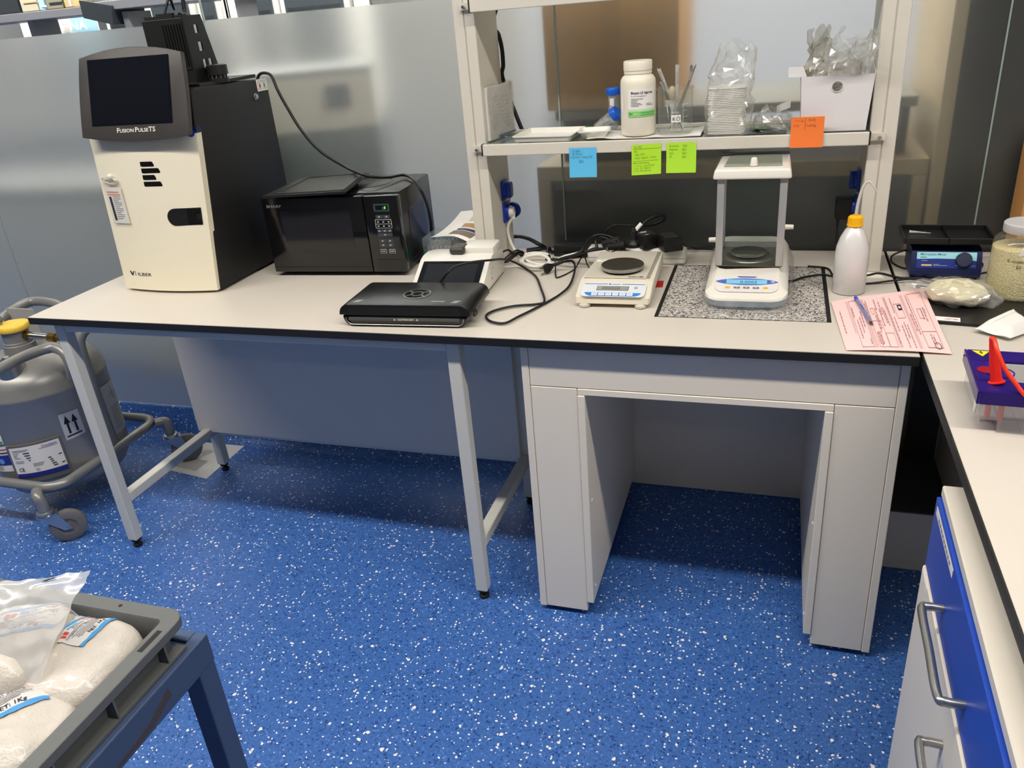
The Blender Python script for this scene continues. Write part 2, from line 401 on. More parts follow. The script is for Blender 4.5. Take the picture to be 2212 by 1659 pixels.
# ================================================================== BENCH TOPS
def strips(b, x0, x1, y0, y1, hx0, hx1, hy0, hy1, z0, z1):
    b.box(x0, hx0, y0, y1, z0, z1); b.box(hx1, x1, y0, y1, z0, z1)
    b.box(hx0, hx1, y0, hy0, z0, z1); b.box(hx0, hx1, hy1, y1, z0, z1)
GX0, GX1, GY0, GY1 = 1.608, 1.9688, 0.156, 0.525
wt = thing('worktop', 'long grey laminate worktop with black front edge carrying the imager, microwave and balances', 'worktop', (1.05, 0.33, 0.731))
b = MB(); strips(b, 0, 2.113, 0, 0.664, GX0, GX1, GY0, GY1, 0.731, 0.7485); b.build('core', CORE, wt, label='black phenolic core edge')
b = MB(); strips(b, 0.0006, 2.1125, 0.0008, 0.664, GX0, GX1, GY0, GY1, 0.7486, 0.75); b.build('laminate_surface', LAM, wt)
w2 = thing('worktop', 'grey laminate side worktop on the right under the gel tank and mixer', 'worktop', (2.6, -0.2, 0.731))
MB().box(2.117, 2.86, -1.35, 0.664, 0.731, 0.7485).build('core', CORE, w2, label='black phenolic core edge')
MB().box(2.1195, 2.86, -1.35, 0.664, 0.7486, 0.75).build('laminate_surface', LAM, w2)
gr = thing('granite_slab', 'speckled grey granite weighing slab set flush in the worktop', 'stone slab', (1.788, 0.34, 0.735))
MB().box(GX0+0.009, GX1-0.009, GY0+0.0015, GY1-0.006, 0.735, 0.7512).build('stone', GRANITE, gr)
b = MB(); strips(b, GX0+0.0006, GX1-0.0006, GY0+0.0006, GY1-0.0006, GX0+0.0084, GX1-0.0084, GY0+0.001, GY1-0.0055, 0.735, 0.7506); b.build('gasket', RUBBER, gr)

# ================================================================== STEEL TABLE FRAME (left)
tf = thing('table_frame', 'grey steel table frame with square legs under the left half of the worktop', 'table frame', (0.62, 0.25, 0))
def leg(x0, y0):
    w = 0.031
    MB().box(x0, x0+w, y0, y0+w, 0.028, 0.7305, bev=0.003).build('leg', STEELP, tf)
    f = MB(); cx, cy = x0+w/2, y0+w/2
    f.lathe([(0.011, 0.0005), (0.013, 0.003), (0.013, 0.008), (0.007, 0.012), (0.006, 0.02), (0.014, 0.021), (0.0145, 0.0285)], (cx, cy, 0), 16)
    f.build('levelling_foot', RUBBER, tf, smooth=40)
for x0 in (0.052, 1.167):
    leg(x0, 0.0225); leg(x0, 0.462)
    MB().box(x0+0.0005, x0+0.0305, 0.0537, 0.4618, 0.150, 0.180, bev=0.003).build('stretcher', STEELP, tf)
    MB().box(x0+0.0005, x0+0.0305, 0.0537, 0.4618, 0.700, 0.7305, bev=0.003).build('side_rail', STEELP, tf)
MB().box(0.0835, 1.1665, 0.0235, 0.0525, 0.703, 0.7305, bev=0.003).build('front_rail', STEELP, tf)
MB().box(0.0835, 1.1665, 0.4625, 0.4915, 0.150, 0.178, bev=0.003).build('rear_rail', STEELP, tf)
MB().box(0.030, 1.1715, 0.4445, 0.4617, 0.170, 0.7305).build('modesty_panel', MODP, tf)
for z in (0.25, 0.45, 0.66): MB().cyl((1.198, 0.4775, z), (1.1995, 0.4775, z), 0.004, seg=10).build('bolt', CHROME, tf)

# ================================================================== BALANCE TABLE (kneehole unit)
bt = thing('balance_table', 'grey panelled kneehole weighing table under the right half of the worktop', 'table', (1.72, 0.34, 0))
Y0 = 0.022
for nm, dims in (('side_panel', (1.340, 1.3565, Y0, 0.655, 0.014, 0.7305)), ('side_panel', (2.088, 2.1045, Y0, 0.655, 0.014, 0.7305)),
                 ('inner_panel', (1.4625, 1.4785, Y0-0.002, 0.638, 0.045, 0.6145)), ('inner_panel', (1.9625, 1.9785, Y0-0.002, 0.638, 0.045, 0.6145)),
                 ('front_panel', (1.3575, 1.4615, Y0+0.001, Y0+0.017, 0.016, 0.6300)), ('front_panel', (1.9795, 2.087, Y0+0.001, Y0+0.017, 0.016, 0.6300)),
                 ('apron_panel', (1.3575, 2.087, Y0+0.001, Y0+0.017, 0.6315, 0.7305)), ('cross_panel', (1.4625, 1.9785, Y0, 0.638, 0.6152, 0.6302)),
                 ('back_panel', (1.3575, 2.087, 0.6385, 0.655, 0.003, 0.7305))):
    MB().box(*dims, bev=0.0012, seg=1).build(nm, PANEL, bt)
for x in (1.40, 2.04):
    b = MB(); b.box(x-0.05, x+0.05, Y0+0.02, 0.62, 0.0, 0.0138); b.build('plinth', RUBBER, bt)
for x, s in ((1.4785, 1), (1.9625, -1)):
    for z in (0.08, 0.33, 0.58):
        b = MB(); b.lathe([(0.004, 0), (0.004, 0.0012), (0.002, 0.0022)], seg=10, M=frame((x, Y0+0.025, z), (0, 1, 0), (0, 0, s)))
        b.build('cover_cap', WHITEP, bt)
# dark floor box in the corner under the side bench
cb = thing('corner_plinth_box', 'plain grey box on the floor in the dark corner right of the weighing table', 'box', (2.2, 0.5, 0))
MB().box(2.112, 2.45, 0.362, 0.63, 0.0, 0.172, bev=0.002).build('box_body', PANEL, cb)
MB().box(2.115, 2.45, 0.36, 0.634, 0.1722, 0.1765, bev=0.001).build('lid', mat('dark_grey_board', (92, 91, 88), 0.5), cb)
cs = tag(MB().box(2.30, 2.318, -0.30, 0.63, 0.178, 0.7300, bev=0.001).build('end_panel', PANEL), 'grey upright support panel under the side worktop', 'panel')

# ================================================================== DRAWER PEDESTAL (right front)
dp = thing('drawer_pedestal', 'under-bench pedestal with a blue drawer above a grey door and bow handles', 'cabinet', (2.3, -0.75, 0), rz=0.0)
A = Matrix.Translation((2.0995, -0.357, 0)) @ Matrix.Rotation(math.radians(-1.1), 4, 'Z')   # local: x into the bench, y towards the wall
BLUEL = mat('royal_blue_laminate', (24, 70, 176), 0.38, var=0.02)
def pbox(nm, d, m, bev=0.001, **k): return MB().box(*d, bev=bev, seg=1).xf(A).build(nm, m, dp, **k)
pbox('carcass', (0.019, 0.50, -0.80, 0.0, 0.09, 0.682), PANEL)
pbox('top', (0.004, 0.50, -0.802, 0.002, 0.6825, 0.700), mat('cream_laminate', (224, 216, 202), 0.4, var=0.015), bev=0.002)
pbox('plinth', (0.06, 0.48, -0.79, -0.01, 0.0, 0.0895), CORE)
dr = pbox('drawer', (-0.001, 0.018, -0.80, 0.0, 0.557, 0.6805), BLUEL)
dr2 = pbox('door', (-0.004, 0.018, -0.80, 0.0, 0.10, 0.5555), PANEL, bev=0.002)
SATIN = mat('satin_nickel', (176, 174, 168), 0.3, metal=0.9)
def bow(parent, y0, y1, z, x):
    b = MB(); P = [(x, y1, z), (x-0.020, y1, z), (x-0.028, y1-0.009, z), (x-0.028, (y0+y1)/2, z), (x-0.028, y0+0.009, z), (x-0.020, y0, z), (x, y0, z)]
    b.tube(P, 0.0058, seg=8, sub=5, flat=1.0); b.xf(A); b.build('handle', SATIN, parent, smooth=60)
bow(dr, -0.325, -0.155, 0.600, -0.001)
bow(dr2, -0.50, -0.285, 0.487, -0.004)
pbox('label_strip', (-0.0016, -0.001, -0.165, -0.015, 0.660, 0.673), PAPER, bev=0)
lines([(0.01+0.012*k, 0.018+0.012*k, 0.0062) for k in range(9)], A @ frame((-0.0017, -0.03, 0.660), (0, -1, 0), (0, 0, 1)), GREYINK, dp, h=0.005)
pbox('label_strip', (-0.0046, -0.004, -0.055, -0.004, 0.540, 0.551), PAPER, bev=0)

# ================================================================== REAGENT RACK ON THE BENCH
rk = thing('reagent_rack', 'off-white steel reagent rack with two posts, a glass shelf and blue sockets', 'shelf rack', (1.585, 0.58, 0.75))
for x0, x1, s in ((1.081, 1.1355, 1), (2.0335, 2.089, -1)):
    p = MB()
    p.box(x0, x0+0.0262, 0.495, 0.66, 0.7502, 2.30, bev=0.0015, seg=1); p.box(x0+0.0286, x1, 0.495, 0.66, 0.7502, 2.30, bev=0.0015, seg=1)
    p.box(x0+0.02, x0+0.035, 0.4985, 0.65, 0.7502, 2.29)
    p.build('post', RACKP, rk)
SZ = 1.075
def shelf(z, front=True):
    sh = MB().box(1.137, 2.032, 0.4725, 0.655, z-0.0095, z-0.002).build('glass_shelf', mat('shelf_glass', (196, 210, 204), 0.05, trans=0.85, var=0.0), rk)
    r = MB(); r.box(1.1355, 2.0315, 0.465, 0.4735, z-0.028, z, bev=0.0018); r.box(1.1355, 2.0315, 0.4725, 0.485, z-0.026, z-0.0112, bev=0.001, seg=1)
    r.build('front_rail', RACKP, rk)
    MB().box(1.137, 2.032, 0.656, 0.664, z-0.024, z+0.006, bev=0.0015).build('back_rail', RACKP, rk)
    for xa, xb in ((1.1325, 1.1353), (2.0317, 2.0345)):
        MB().box(xa, xb, 0.4645, 0.486, z-0.0285, z+0.0005, bev=0.0008, seg=1).build('end_cap', CORE, rk, label='black plastic end cap')
    for xa, xb in ((1.1015, 1.1325), (2.0345, 2.0655)):
        MB().box(xa, xb, 0.487, 0.4945, z-0.022, z-0.006).build('bracket', RACKP, rk)
    for x in (1.1135, 2.0545):
        MB().cyl((x, 0.4865, z-0.015), (x, 0.478, z-0.015), 0.0036, seg=8).build('bolt', CHROME, rk)
shelf(SZ); shelf(1.405)
def socket(x, y, z, s, opened):
    """blue socket plate on a post side; s = +1 faces right"""
    P = frame((x, y, z), (0, s, 0), (0, 0, 1))                       # z axis of the frame = out of the post
    if (P.to_3x3() @ Vector((0, 0, 1))).x*s < 0: P = frame((x, y, z), (0, -s, 0), (0, 0, 1))
    b = MB(); b.prism(rrect(0.048, 0.052, 0.004), 'z', 0.0003, 0.006, 0.001); b.lathe([(0.021, 0.006), (0.0205, 0.014), (0.018, 0.0145), (0.0178, 0.008)], seg=24, cap=False)
    b.prism(rrect(0.034, 0.034, 0.016), 'z', 0.006, 0.0085); b.xf(P)
    so = b.build('socket', BLUESOCK, rk, smooth=40)
    l = MB()
    if opened: l.lathe([(0.0, 0), (0.0215, 0), (0.0215, 0.009), (0.0195, 0.009), (0.0195, 0.003), (0.0, 0.003)], seg=24, cap=False, M=P @ Matrix.Translation((0.027 if s > 0 else -0.027, 0, 0.018)) @ Matrix.Rotation(math.radians(80 if s > 0 else -80), 4, 'Y') @ Matrix.Translation((0.0, 0, -0.012)))
    else:
        l.prism(rrect(0.038, 0.042, 0.012), 'z', 0.0148, 0.022, 0.0015); l.xf(P)
    l.build('socket_lid', BLUESOCK, so, smooth=40)
    for dy in (-0.021, 0.021):
        MB().lathe([(0.002, 0.006), (0.002, 0.0066)], seg=8, M=P @ Matrix.Translation((0.02, dy, 0))).build('screw', CHROME, so)
socket(1.1357, 0.603, 0.932, 1, False); socket(1.1357, 0.603, 0.872, 1, True)
socket(2.0333, 0.600, 0.945, -1, False); socket(2.0333, 0.600, 0.880, -1, True)

# ================================================================== ROOM BEHIND THE GLASS
BEIGE = mat('beech_laminate', (180, 160, 122), 0.5, var=0.06, scale=6)
DARKC = mat('dark_green_grey_laminate', (40, 43, 37), 0.5)
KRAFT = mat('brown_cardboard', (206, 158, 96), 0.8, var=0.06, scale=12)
cab = thing('wood_edged_cabinet', 'dark low cabinet with beech edging standing close behind the frosted glass', 'cabinet', (1.7, 1.0, 0))
MB().box(1.235, 2.165, 0.745, 1.25, 0.0, 0.925).build('carcass', DARKC, cab)
MB().box(1.195, 2.20, 0.735, 1.27, 0.926, 0.966, bev=0.003).build('top', BEIGE, cab)
MB().box(1.195, 1.234, 0.735, 1.26, 0.0, 0.9255, bev=0.003).build('side_panel', BEIGE, cab)
MB().box(2.166, 2.20, 0.735, 1.26, 0.0, 0.9255, bev=0.003).build('side_panel', BEIGE, cab)
hut = thing('cabinet_hutch', 'grey hutch shelf on the beech-edged cabinet behind the glass', 'shelf', (1.55, 0.95, 0.9665))
MB().box(1.25, 2.16, 0.76, 1.22, 1.085, 1.110, bev=0.002).build('shelf_board', mat('grey_board', (120, 116, 104), 0.6), hut)
MB().box(1.26, 1.28, 0.80, 1.2, 0.9665, 1.0845).build('upright', DARKC, hut)
MB().box(1.70, 1.72, 0.80, 1.2, 0.9665, 1.0845).build('upright', DARKC, hut)
MB().box(2.13, 2.15, 0.80, 1.2, 0.9665, 1.0845).build('upright', DARKC, hut)
MB().box(1.29, 1.69, 0.80, 1.2, 0.9665, 1.05, bev=0.004).build('storage_box', mat('grey_green_plastic', (88, 90, 78), 0.6), hut)
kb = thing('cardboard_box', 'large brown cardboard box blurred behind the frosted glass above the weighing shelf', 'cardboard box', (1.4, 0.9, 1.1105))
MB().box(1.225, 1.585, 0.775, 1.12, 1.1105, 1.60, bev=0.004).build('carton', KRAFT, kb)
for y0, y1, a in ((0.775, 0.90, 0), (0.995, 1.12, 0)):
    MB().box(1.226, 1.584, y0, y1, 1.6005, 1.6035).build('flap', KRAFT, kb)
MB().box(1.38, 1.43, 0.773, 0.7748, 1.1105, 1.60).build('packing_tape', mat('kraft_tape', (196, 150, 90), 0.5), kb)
tc_ = thing('tall_cabinet', 'tall near-black cabinet with beech edge behind the glass at far right', 'cabinet', (2.7, 1.0, 0))
MB().box(2.235, 3.30, 0.725, 1.3, 0.0, 2.3).build('carcass', mat('near_black_laminate', (34, 35, 32), 0.5), tc_)
MB().box(2.204, 2.234, 0.715, 1.3, 0.0, 2.3, bev=0.003).build('edge_panel', BEIGE, tc_)
inc = thing('incubator', 'beige and dark green lab incubator blurred behind the glass above the microwave', 'incubator', (0.585, 1.00, 0), math.radians(25))
MB().box(-0.47, 0, 0, 0.45, 0.0, 1.06, bev=0.006).build('door', mat('dark_teal_plastic', (62, 76, 68), 0.5), inc, local=True)
MB().box(-0.47, 0, 0, 0.45, 1.061, 1.225, bev=0.006).build('control_housing', mat('beige_paint', (196, 190, 170), 0.5), inc, local=True)
MB().box(-0.15, -0.075, -0.007, -0.0005, 1.135, 1.20).build('display', mat('dark_display', (60, 66, 70), 0.3), inc, local=True)
MB().box(-0.47, 0, 0, 0.45, 1.2255, 1.250, bev=0.003).build('top_plate', mat('mid_grey_paint', (150, 150, 144), 0.5), inc, local=True)
lb = thing('base_cabinet_row', 'long grey base cabinets far behind the glass under the dark shelf units', 'cabinet', (-1.2, 3.0, 0))
MB().box(-3.6, 0.9, 2.75, 3.05, 0.0, 0.86).build('carcass', mat('mid_grey_laminate', (120, 122, 120), 0.5), lb)
MB().box(-3.62, 0.92, 2.70, 3.19, 0.861, 0.90).build('top', mat('mid_grey_top', (128, 128, 124), 0.5), lb)
lb2 = thing('lab_cabinet', 'dark grey cabinet standing beyond the glass behind the gas vessel', 'cabinet', (-1.0, 1.4, 0))  # brought forward towards the glass so its shade darkens the floor between
MB().box(-1.9, -0.10, 1.22, 1.7, 0.0, 0.80).build('carcass', mat('slate_laminate', (190, 192, 182), 0.5), lb2)
MB().box(-1.92, -0.08, 1.18, 1.72, 0.801, 0.84).build('top', mat('grey_top_laminate', (84, 87, 84), 0.6), lb2)

gc = thing('grey_locker', 'pale grey locker behind the frosted glass between incubator and beech cabinet', 'locker', (0.42, 2.3, 0))
MB().box(0.06, 0.76, 2.12, 2.5, 0.0, 1.52).build('carcass', mat('pale_grey_paint', (205, 203, 195), 0.5), gc)
MB().box(0.085, 0.755, 2.10, 2.1195, 0.05, 1.51, bev=0.003).build('door', mat('pale_grey_paint', (205, 203, 195), 0.5), gc)
# far shelving seen over the frosted film
FY = 2.74
SHG = mat('grey_steel_shelf', (122, 120, 124), 0.45)
DKG = mat('charcoal_plastic', (46, 50, 54), 0.4)
ps = lambda x, y, d=FY: at(x, y, 'y', d)
fs = thing('far_shelf_unit', 'grey two-step shelf with boxes seen over the frosted film at top left', 'shelf', (ps(90, 40).x, FY, 0.901))
xa, xb, xc = ps(-120, 50).x, ps(179, 30).x, ps(330, 10).x
z1 = ps(90, 28).z; z2 = ps(260, 10).z
MB().box(xa, xb, FY, FY+0.30, z1-0.035, z1+0.012, bev=0.004).build('shelf_board', SHG, fs)
MB().box(xb+0.03, xc+0.6, FY+0.02, FY+0.32, z2-0.022, z2+0.028, bev=0.004).build('shelf_board', SHG, fs)
MB().hexa([(xb+0.0, FY, z1-0.05), (xb+0.20, FY, z1-0.10), (xb+0.20, FY+0.28, z1-0.10), (xb, FY+0.28, z1-0.05), (xb, FY, z1+0.045), (xb+0.22, FY, z1+0.0), (xb+0.22, FY+0.28, z1+0.0), (xb, FY+0.28, z1+0.045)]).build('side_bracket', DKG, fs)
for x in (xa+0.05, ps(55, 60).x, xb+0.26, xc+0.5):
    MB().box(x-0.02, x+0.02, FY+0.05, FY+0.25, 0.901, z1-0.036).build('upright', SHG, fs)
def fbox(px0, px1, py, h, m, name, label, cat, d=0.2, y=None, group=None):
    y = FY+0.02 if y is None else y
    a, c = ps(px0, py, y), ps(px1, py, y); o = thing(name, label, cat, ((a.x+c.x)/2, y+d/2, a.z), group=group)
    MB().box(a.x, c.x, y, y+d, z1+0.0125, z1+0.0125+h, bev=0.006).build('shell', m, o); return o
o = fbox(-30, 43, 25, 0.16, DKG, 'storage_bin', 'dark grey storage bin at the left end of the far shelf', 'storage bin')
MB().box(ps(-28, 25).x, ps(41, 25).x, FY+0.03, FY+0.21, z1+0.173, z1+0.182).build('bin_lid', SHG, o)
o = fbox(48, 84, 20, 0.18, mat('pale_card', (196, 184, 158), 0.7), 'carton', 'pale carton on the far shelf left of the blue pack', 'carton')
MB().box(ps(50, 20).x, ps(82, 20).x, FY+0.016, FY+0.0196, z1+0.06, z1+0.065).build('tape', KRAFT, o)
o = fbox(86, 98, 18, 0.17, mat('pale_blue_wrap', (176, 214, 236), 0.5), 'paper_pack', 'narrow pale blue pack standing on the far shelf', 'pack')
MB().box(ps(86, 18).x, ps(98, 18).x, FY+0.017, FY+0.0197, z1+0.03, z1+0.04).build('band', WHITEP, o)
o = fbox(102, 136, 14, 0.11, mat('olive_grey_card', (140, 134, 112), 0.7), 'carton', 'olive grey carton on the far shelf right of the blue pack', 'carton')
MB().box(ps(104, 14).x, ps(134, 14).x, FY+0.016, FY+0.0196, z1+0.04, z1+0.05).build('tape', DKG, o)
o = fbox(140, 163, 10, 0.15, mat('tan_card', (196, 170, 118), 0.7), 'carton', 'tan carton at the right end of the far shelf', 'carton')
MB().box(ps(146, 10).x, ps(150, 10).x, FY+0.016, FY+0.0196, z1+0.02, z1+0.15).build('tape', WHITEP, o)
gb = None
for k in range(9):
    x = ps(205+k*14, 5, FY+0.1).x; zz = z2+0.0285
    o = thing('glass_jar', ['leftmost', 'second', 'third', 'fourth', 'middle', 'sixth', 'seventh', 'second to last', 'rightmost'][k]+' small clear glass jar on the upper far shelf', 'jar', (x, FY+0.12, zz), group='glass jars on the upper far shelf')
    MB().lathe([(0.022, 0), (0.024, 0.004), (0.024, 0.05), (0.016, 0.06), (0.016, 0.07)], (x, FY+0.12, zz), 14).build('body', mat('jar_glass', (220, 228, 230), 0.05, trans=0.8), o, smooth=40)
    MB().lathe([(0.018, 0.0705), (0.018, 0.085)], (x, FY+0.12, zz), 14).build('cap', WHITEP, o, smooth=40)
# wall poster between the shelf units
PY = 3.192
po = thing('poster', 'white and pale blue poster with red and blue emblem hung beyond the glass', 'poster', (ps(140, 60, PY).x, PY, 0.9005))
p0, p1 = ps(52, 78, PY), ps(215, 62, PY); pz0, pz1 = 0.9005, ps(60, 45, PY).z
MB().box(p0.x, p1.x, PY, PY+0.004, pz0, pz1).build('sheet', mat('poster_paper', (234, 228, 222), 0.6), po)
MB().box(ps(158, 62, PY).x, p1.x-0.004, PY-0.0008, PY-0.0001, pz0, pz1-0.006).build('blue_field', mat('poster_blue', (164, 212, 230), 0.6), po)
MB().box(ps(140, 62, PY).x, ps(150, 62, PY).x, PY-0.0016, PY-0.0009, ps(140, 64, PY).z-0.02, ps(140, 58, PY).z).build('emblem', mat('poster_grey', (205, 198, 190), 0.6), po)
text('DNA', 0.075, frame((ps(135, 66, PY).x, PY-0.0012, ps(135, 68, PY).z), (1, 0, 0), (0, 0, 1)), WHITEP, po, sx=1.3, bold=0.02)
b = MB()
for px, w in ((108, 7), (117, 10)): b.box(ps(px, 69, PY).x, ps(px+w, 69, PY).x, PY-0.0012, PY-0.0003, ps(px, 70, PY).z, ps(px, 68, PY).z)
b.build('red_mark', mat('poster_red', (222, 70, 92), 0.6), po)
b = MB(); b.tube([ps(96, 52, PY)+Vector((0, -0.002, 0)), ps(101, 55, PY)+Vector((0, -0.002, 0)), ps(97, 58, PY)+Vector((0, -0.002, 0)), ps(103, 61, PY)+Vector((0, -0.002, 0)), ps(100, 64, PY)+Vector((0, -0.002, 0))], 0.004, seg=6); b.build('helix', mat('poster_tan', (196, 176, 160), 0.6), po)
# dark drawer and glass-front units with white frames
GFRONT = mat('dark_glass_front', (64, 70, 74), 0.2)
def unit(px0, px1, y, name, label, cat, nl=1, w=True):
    a, c = ps(px0, 20, y).x, ps(px1, 20, y).x
    o = thing(name, label, cat, ((a+c)/2, y, 0))
    MB().box(a, c, y, y+0.3, 0.0, 2.2).build('carcass', WHITEP, o)
    n = max(1, round((c-a)/0.42)); s = (c-a)/n
    for k in range(n):
        x0, x1 = a+k*s+0.035, a+(k+1)*s-0.035
        d = MB().box(x0, x1, y-0.012, y-0.001, 1.12, 2.18, bev=0.002).build('door', GFRONT, o, label='dark glass door')
        MB().box((x0+x1)/2-0.05, (x0+x1)/2+0.05, y-0.0135, y-0.0125, 1.60, 1.625).build('label', PAPER, d)
        b = MB(); b.box(x0+0.02, x1-0.02, y-0.0135, y-0.0125, 1.46, 1.475); b.build('shelf_edge', DKG, d)
    return o
unit(222, 420, 3.20, 'glass_cabinet', 'dark glass-fronted wall cabinet behind the camera housing of the imager', 'cabinet')
unit(428, 478, 3.20, 'glass_cabinet', 'narrow dark glass cabinet right of the camera housing', 'cabinet')
unit(494, 603, 3.20, 'glass_cabinet', 'white framed cabinet with two dark glass doors', 'cabinet')
unit(608, 757, 3.20, 'glass_cabinet', 'white framed glass cabinet with jars above the frosted pane', 'cabinet')
wc = thing('white_cupboard', 'plain white cupboard with two doors beyond the glass left of the rack', 'cupboard', (ps(880, 10, 3.2).x, 3.3, 0))
a, c = ps(764, 10, 3.2).x, ps(1010, 5, 3.2).x
MB().box(a, c, 3.22, 3.6, 0, 2.2).build('carcass', WHITEP, wc)
for k in range(4):
    MB().box(a+(c-a)*k/4+0.003, a+(c-a)*(k+1)/4-0.003, 3.20, 3.2195, 0.1, 2.19, bev=0.002).build('door', WHITEP, wc)
b = MB()
for px in (487, 491, 497): b.box(ps(px, 20, 2.6).x-0.012, ps(px, 20, 2.6).x+0.012, 2.6, 2.64, 0, 2.7)
tag(b.build('service_pipe', WHITEP), 'row of white vertical service pipes beyond the glass', 'pipe')

# ================================================================== GEL IMAGER
im = thing('gel_imager', 'tall gel imaging cabinet with cream door, tilted black touchscreen and camera housing', 'imaging system', (0.28, 0.42, 0.75))
BODYB = mat('black_powder_coat', (20, 20, 20), 0.5, var=0.08, bump=0.05, bscale=1500)
CREAM = mat('cream_lacquer', (232, 224, 200), 0.3, var=0.01)
NAVY = mat('navy_lacquer', (18, 34, 72), 0.3)
BEZEL = mat('graphite_plastic', (62, 58, 55), 0.45, var=0.05, bump=0.08, bscale=1800)
SCREEN = mat('dark_screen', (17, 18, 22), 0.08, var=0.03)
b = MB(); b.prism([(0.238, 0.757), (0.636, 0.757), (0.636, 1.252), (0.318, 1.262), (0.300, 1.255), (0.283, 1.170)], 'x', 0.135, 0.437, 0.002)
b.build('body', BODYB, im, smooth=30)
for x in (0.17, 0.40):
    for y in (0.27, 0.60): MB().lathe([(0.015, 0.7502), (0.017, 0.7568)], (x, y, 0), 14).build('foot', RUBBER, im)
DX0, DX1 = 0.126, 0.430
def doorp(x, z, off=0.0):                                        # door front surface: leans back, bowed outwards, wider at the top
    t = (z-0.757)/0.401; u = (x-0.278)/0.152
    return Vector((0.278+(x-0.278)*(1+0.12*t), 0.226+0.043*t-0.016*(1-u*u)-off, z))
def doorslab(name, z0, z1, off, m, parent, th=0.02):
    b = MB(); n = 16
    F = [[b.bm.verts.new(doorp(DX0+(DX1-DX0)*i/n, z, off)) for i in range(n+1)] for z in (z0, z1)]
    K = [[b.bm.verts.new(doorp(DX0+(DX1-DX0)*i/n, z, off)+Vector((0, th+0.016*(1-(2*i/n-1)**2), 0))) for i in range(n+1)] for z in (z0, z1)]
    for i in range(n):
        f = b.bm.faces.new
        f((F[0][i], F[0][i+1], F[1][i+1], F[1][i])); f((K[0][i+1], K[0][i], K[1][i], K[1][i+1]))
        f((F[1][i], F[1][i+1], K[1][i+1], K[1][i])); f((F[0][i+1], F[0][i], K[0][i], K[0][i+1]))
    for i in (0, n): b.bm.faces.new((F[0][i], F[1][i], K[1][i], K[0][i]))
    return b.build(name, m, parent, smooth=40)
door = doorslab('door', 0.757, 1.158, 0.0, CREAM, im)
doorslab('top_band', 1.1585, 1.172, -0.001, NAVY, im)
def ddecal(poly, name, m, parent=door, t=0.0006, off=0.0004):
    b = MB(); n = len(poly)
    a = [b.bm.verts.new(doorp(x, z, off+t)) for x, z in poly]; c = [b.bm.verts.new(doorp(x, z, off-0.004)) for x, z in poly]
    b.bm.faces.new(a); b.bm.faces.new(list(reversed(c)))
    for i in range(n): b.bm.faces.new((a[i], c[i], c[(i+1) % n], a[(i+1) % n]))
    return b.build(name, m, parent)
for k, w in enumerate((0.036, 0.050, 0.036, 0.050)):
    z = 1.090-k*0.0167; x0 = 0.272
    pl_ = [(x0, z-0.0045), (x0+0.004, z-0.006), (x0+w, z-0.006), (x0+w+0.002, z-0.004), (x0+w-0.001, z+0.004), (x0+w-0.004, z+0.006), (x0, z+0.006)]
    ddecal(pl_, 'vent_slot', GLOSSB)
pl_ = [(0.416, 0.9325), (0.416, 0.976)]+[(0.345+0.0225*math.cos(a)*1.0, 0.954+0.022*math.sin(a)) for a in [PI/2+PI*k/10 for k in range(11)]]
h = ddecal(pl_, 'door_handle', BLACKP, im, t=0.0012)
ddecal([(0.38, 0.936), (0.413, 0.936), (0.413, 0.945), (0.40, 0.945), (0.40, 0.962), (0.413, 0.962), (0.413, 0.973), (0.38, 0.973)], 'latch', GLOSSB, h, t=0.002)
tx = lambda x0, z0, off=0.0012: (lambda x, y: doorp(x0+x, z0+y, off))
text('ILBER', 0.012, None, INK, door, fn=tx(0.186, 0.7962), sx=1.75)
ddecal([(0.158, 0.807), (0.164, 0.796), (0.168, 0.796), (0.163, 0.807)], 'logo_mark', INK); ddecal([(0.168, 0.796), (0.174, 0.807), (0.171, 0.807), (0.166, 0.799)], 'logo_mark', INK)
ddecal([(0.178, 0.795), (0.1788, 0.795), (0.1788, 0.808), (0.178, 0.808)], 'logo_mark', INK)
ddecal([(0.418+0.008*math.cos(2*PI*k/14), 1.158+0.008*math.sin(2*PI*k/14)) for k in range(14)], 'round_sticker', BLUESOCK, im, t=0.0016)
# hanging pass card on a magnet clip
hc = thing('hanging_card', 'white printed card in a clear sleeve clipped to the cream imager door', 'card', (0.17, 0.235, 0.99))
def cardp(x, z, off): return doorp(x, z, off)+Vector((0.0, 0, 0))
b = MB(); b.grid(lambda u, v: cardp(0.143+0.006*(1-v)+0.054*u, 0.9385+0.094*v, 0.003), 6, 2); b.build('card', PAPER, hc, solid=0.0008)
b = MB(); b.grid(lambda u, v: cardp(0.140+0.006*(1-v)+0.061*u, 0.934+0.106*v, 0.0045), 6, 2); b.build('sleeve', FILM, hc)
b = MB(); b.grid(lambda u, v: cardp(0.1505+0.004*(1-v)+0.008*u, 0.946+0.062*v, 0.0044), 2, 2); b.build('gel_image', INK, hc, solid=0.0002)
b = MB()
for k in range(12): b.grid(lambda u, v: cardp(0.163+0.003*(1-k/12)+(0.026 if k % 3 else 0.018)*u, 0.950+k*0.0052+0.0018*v, 0.0042), 2, 1)
b.build('print', GREYINK, hc, solid=0.0002)
b = MB(); b.grid(lambda u, v: cardp(0.147+0.040*u, 1.0185+0.003*v, 0.0042), 3, 1); b.grid(lambda u, v: cardp(0.147+0.044*u, 1.012+0.003*v, 0.0042), 3, 1); b.build('heading', mat('orange_print', (226, 120, 60), 0.6), hc, solid=0.0002)
b = MB(); b.tube([cardp(0.143, 1.052, 0.006), cardp(0.155, 1.058, 0.008), cardp(0.185, 1.056, 0.008), cardp(0.19, 1.047, 0.007), cardp(0.165, 1.044, 0.008)], 0.004, seg=8, flat=0.4, closed=True)
b.build('clip', MILKY, hc, smooth=60)
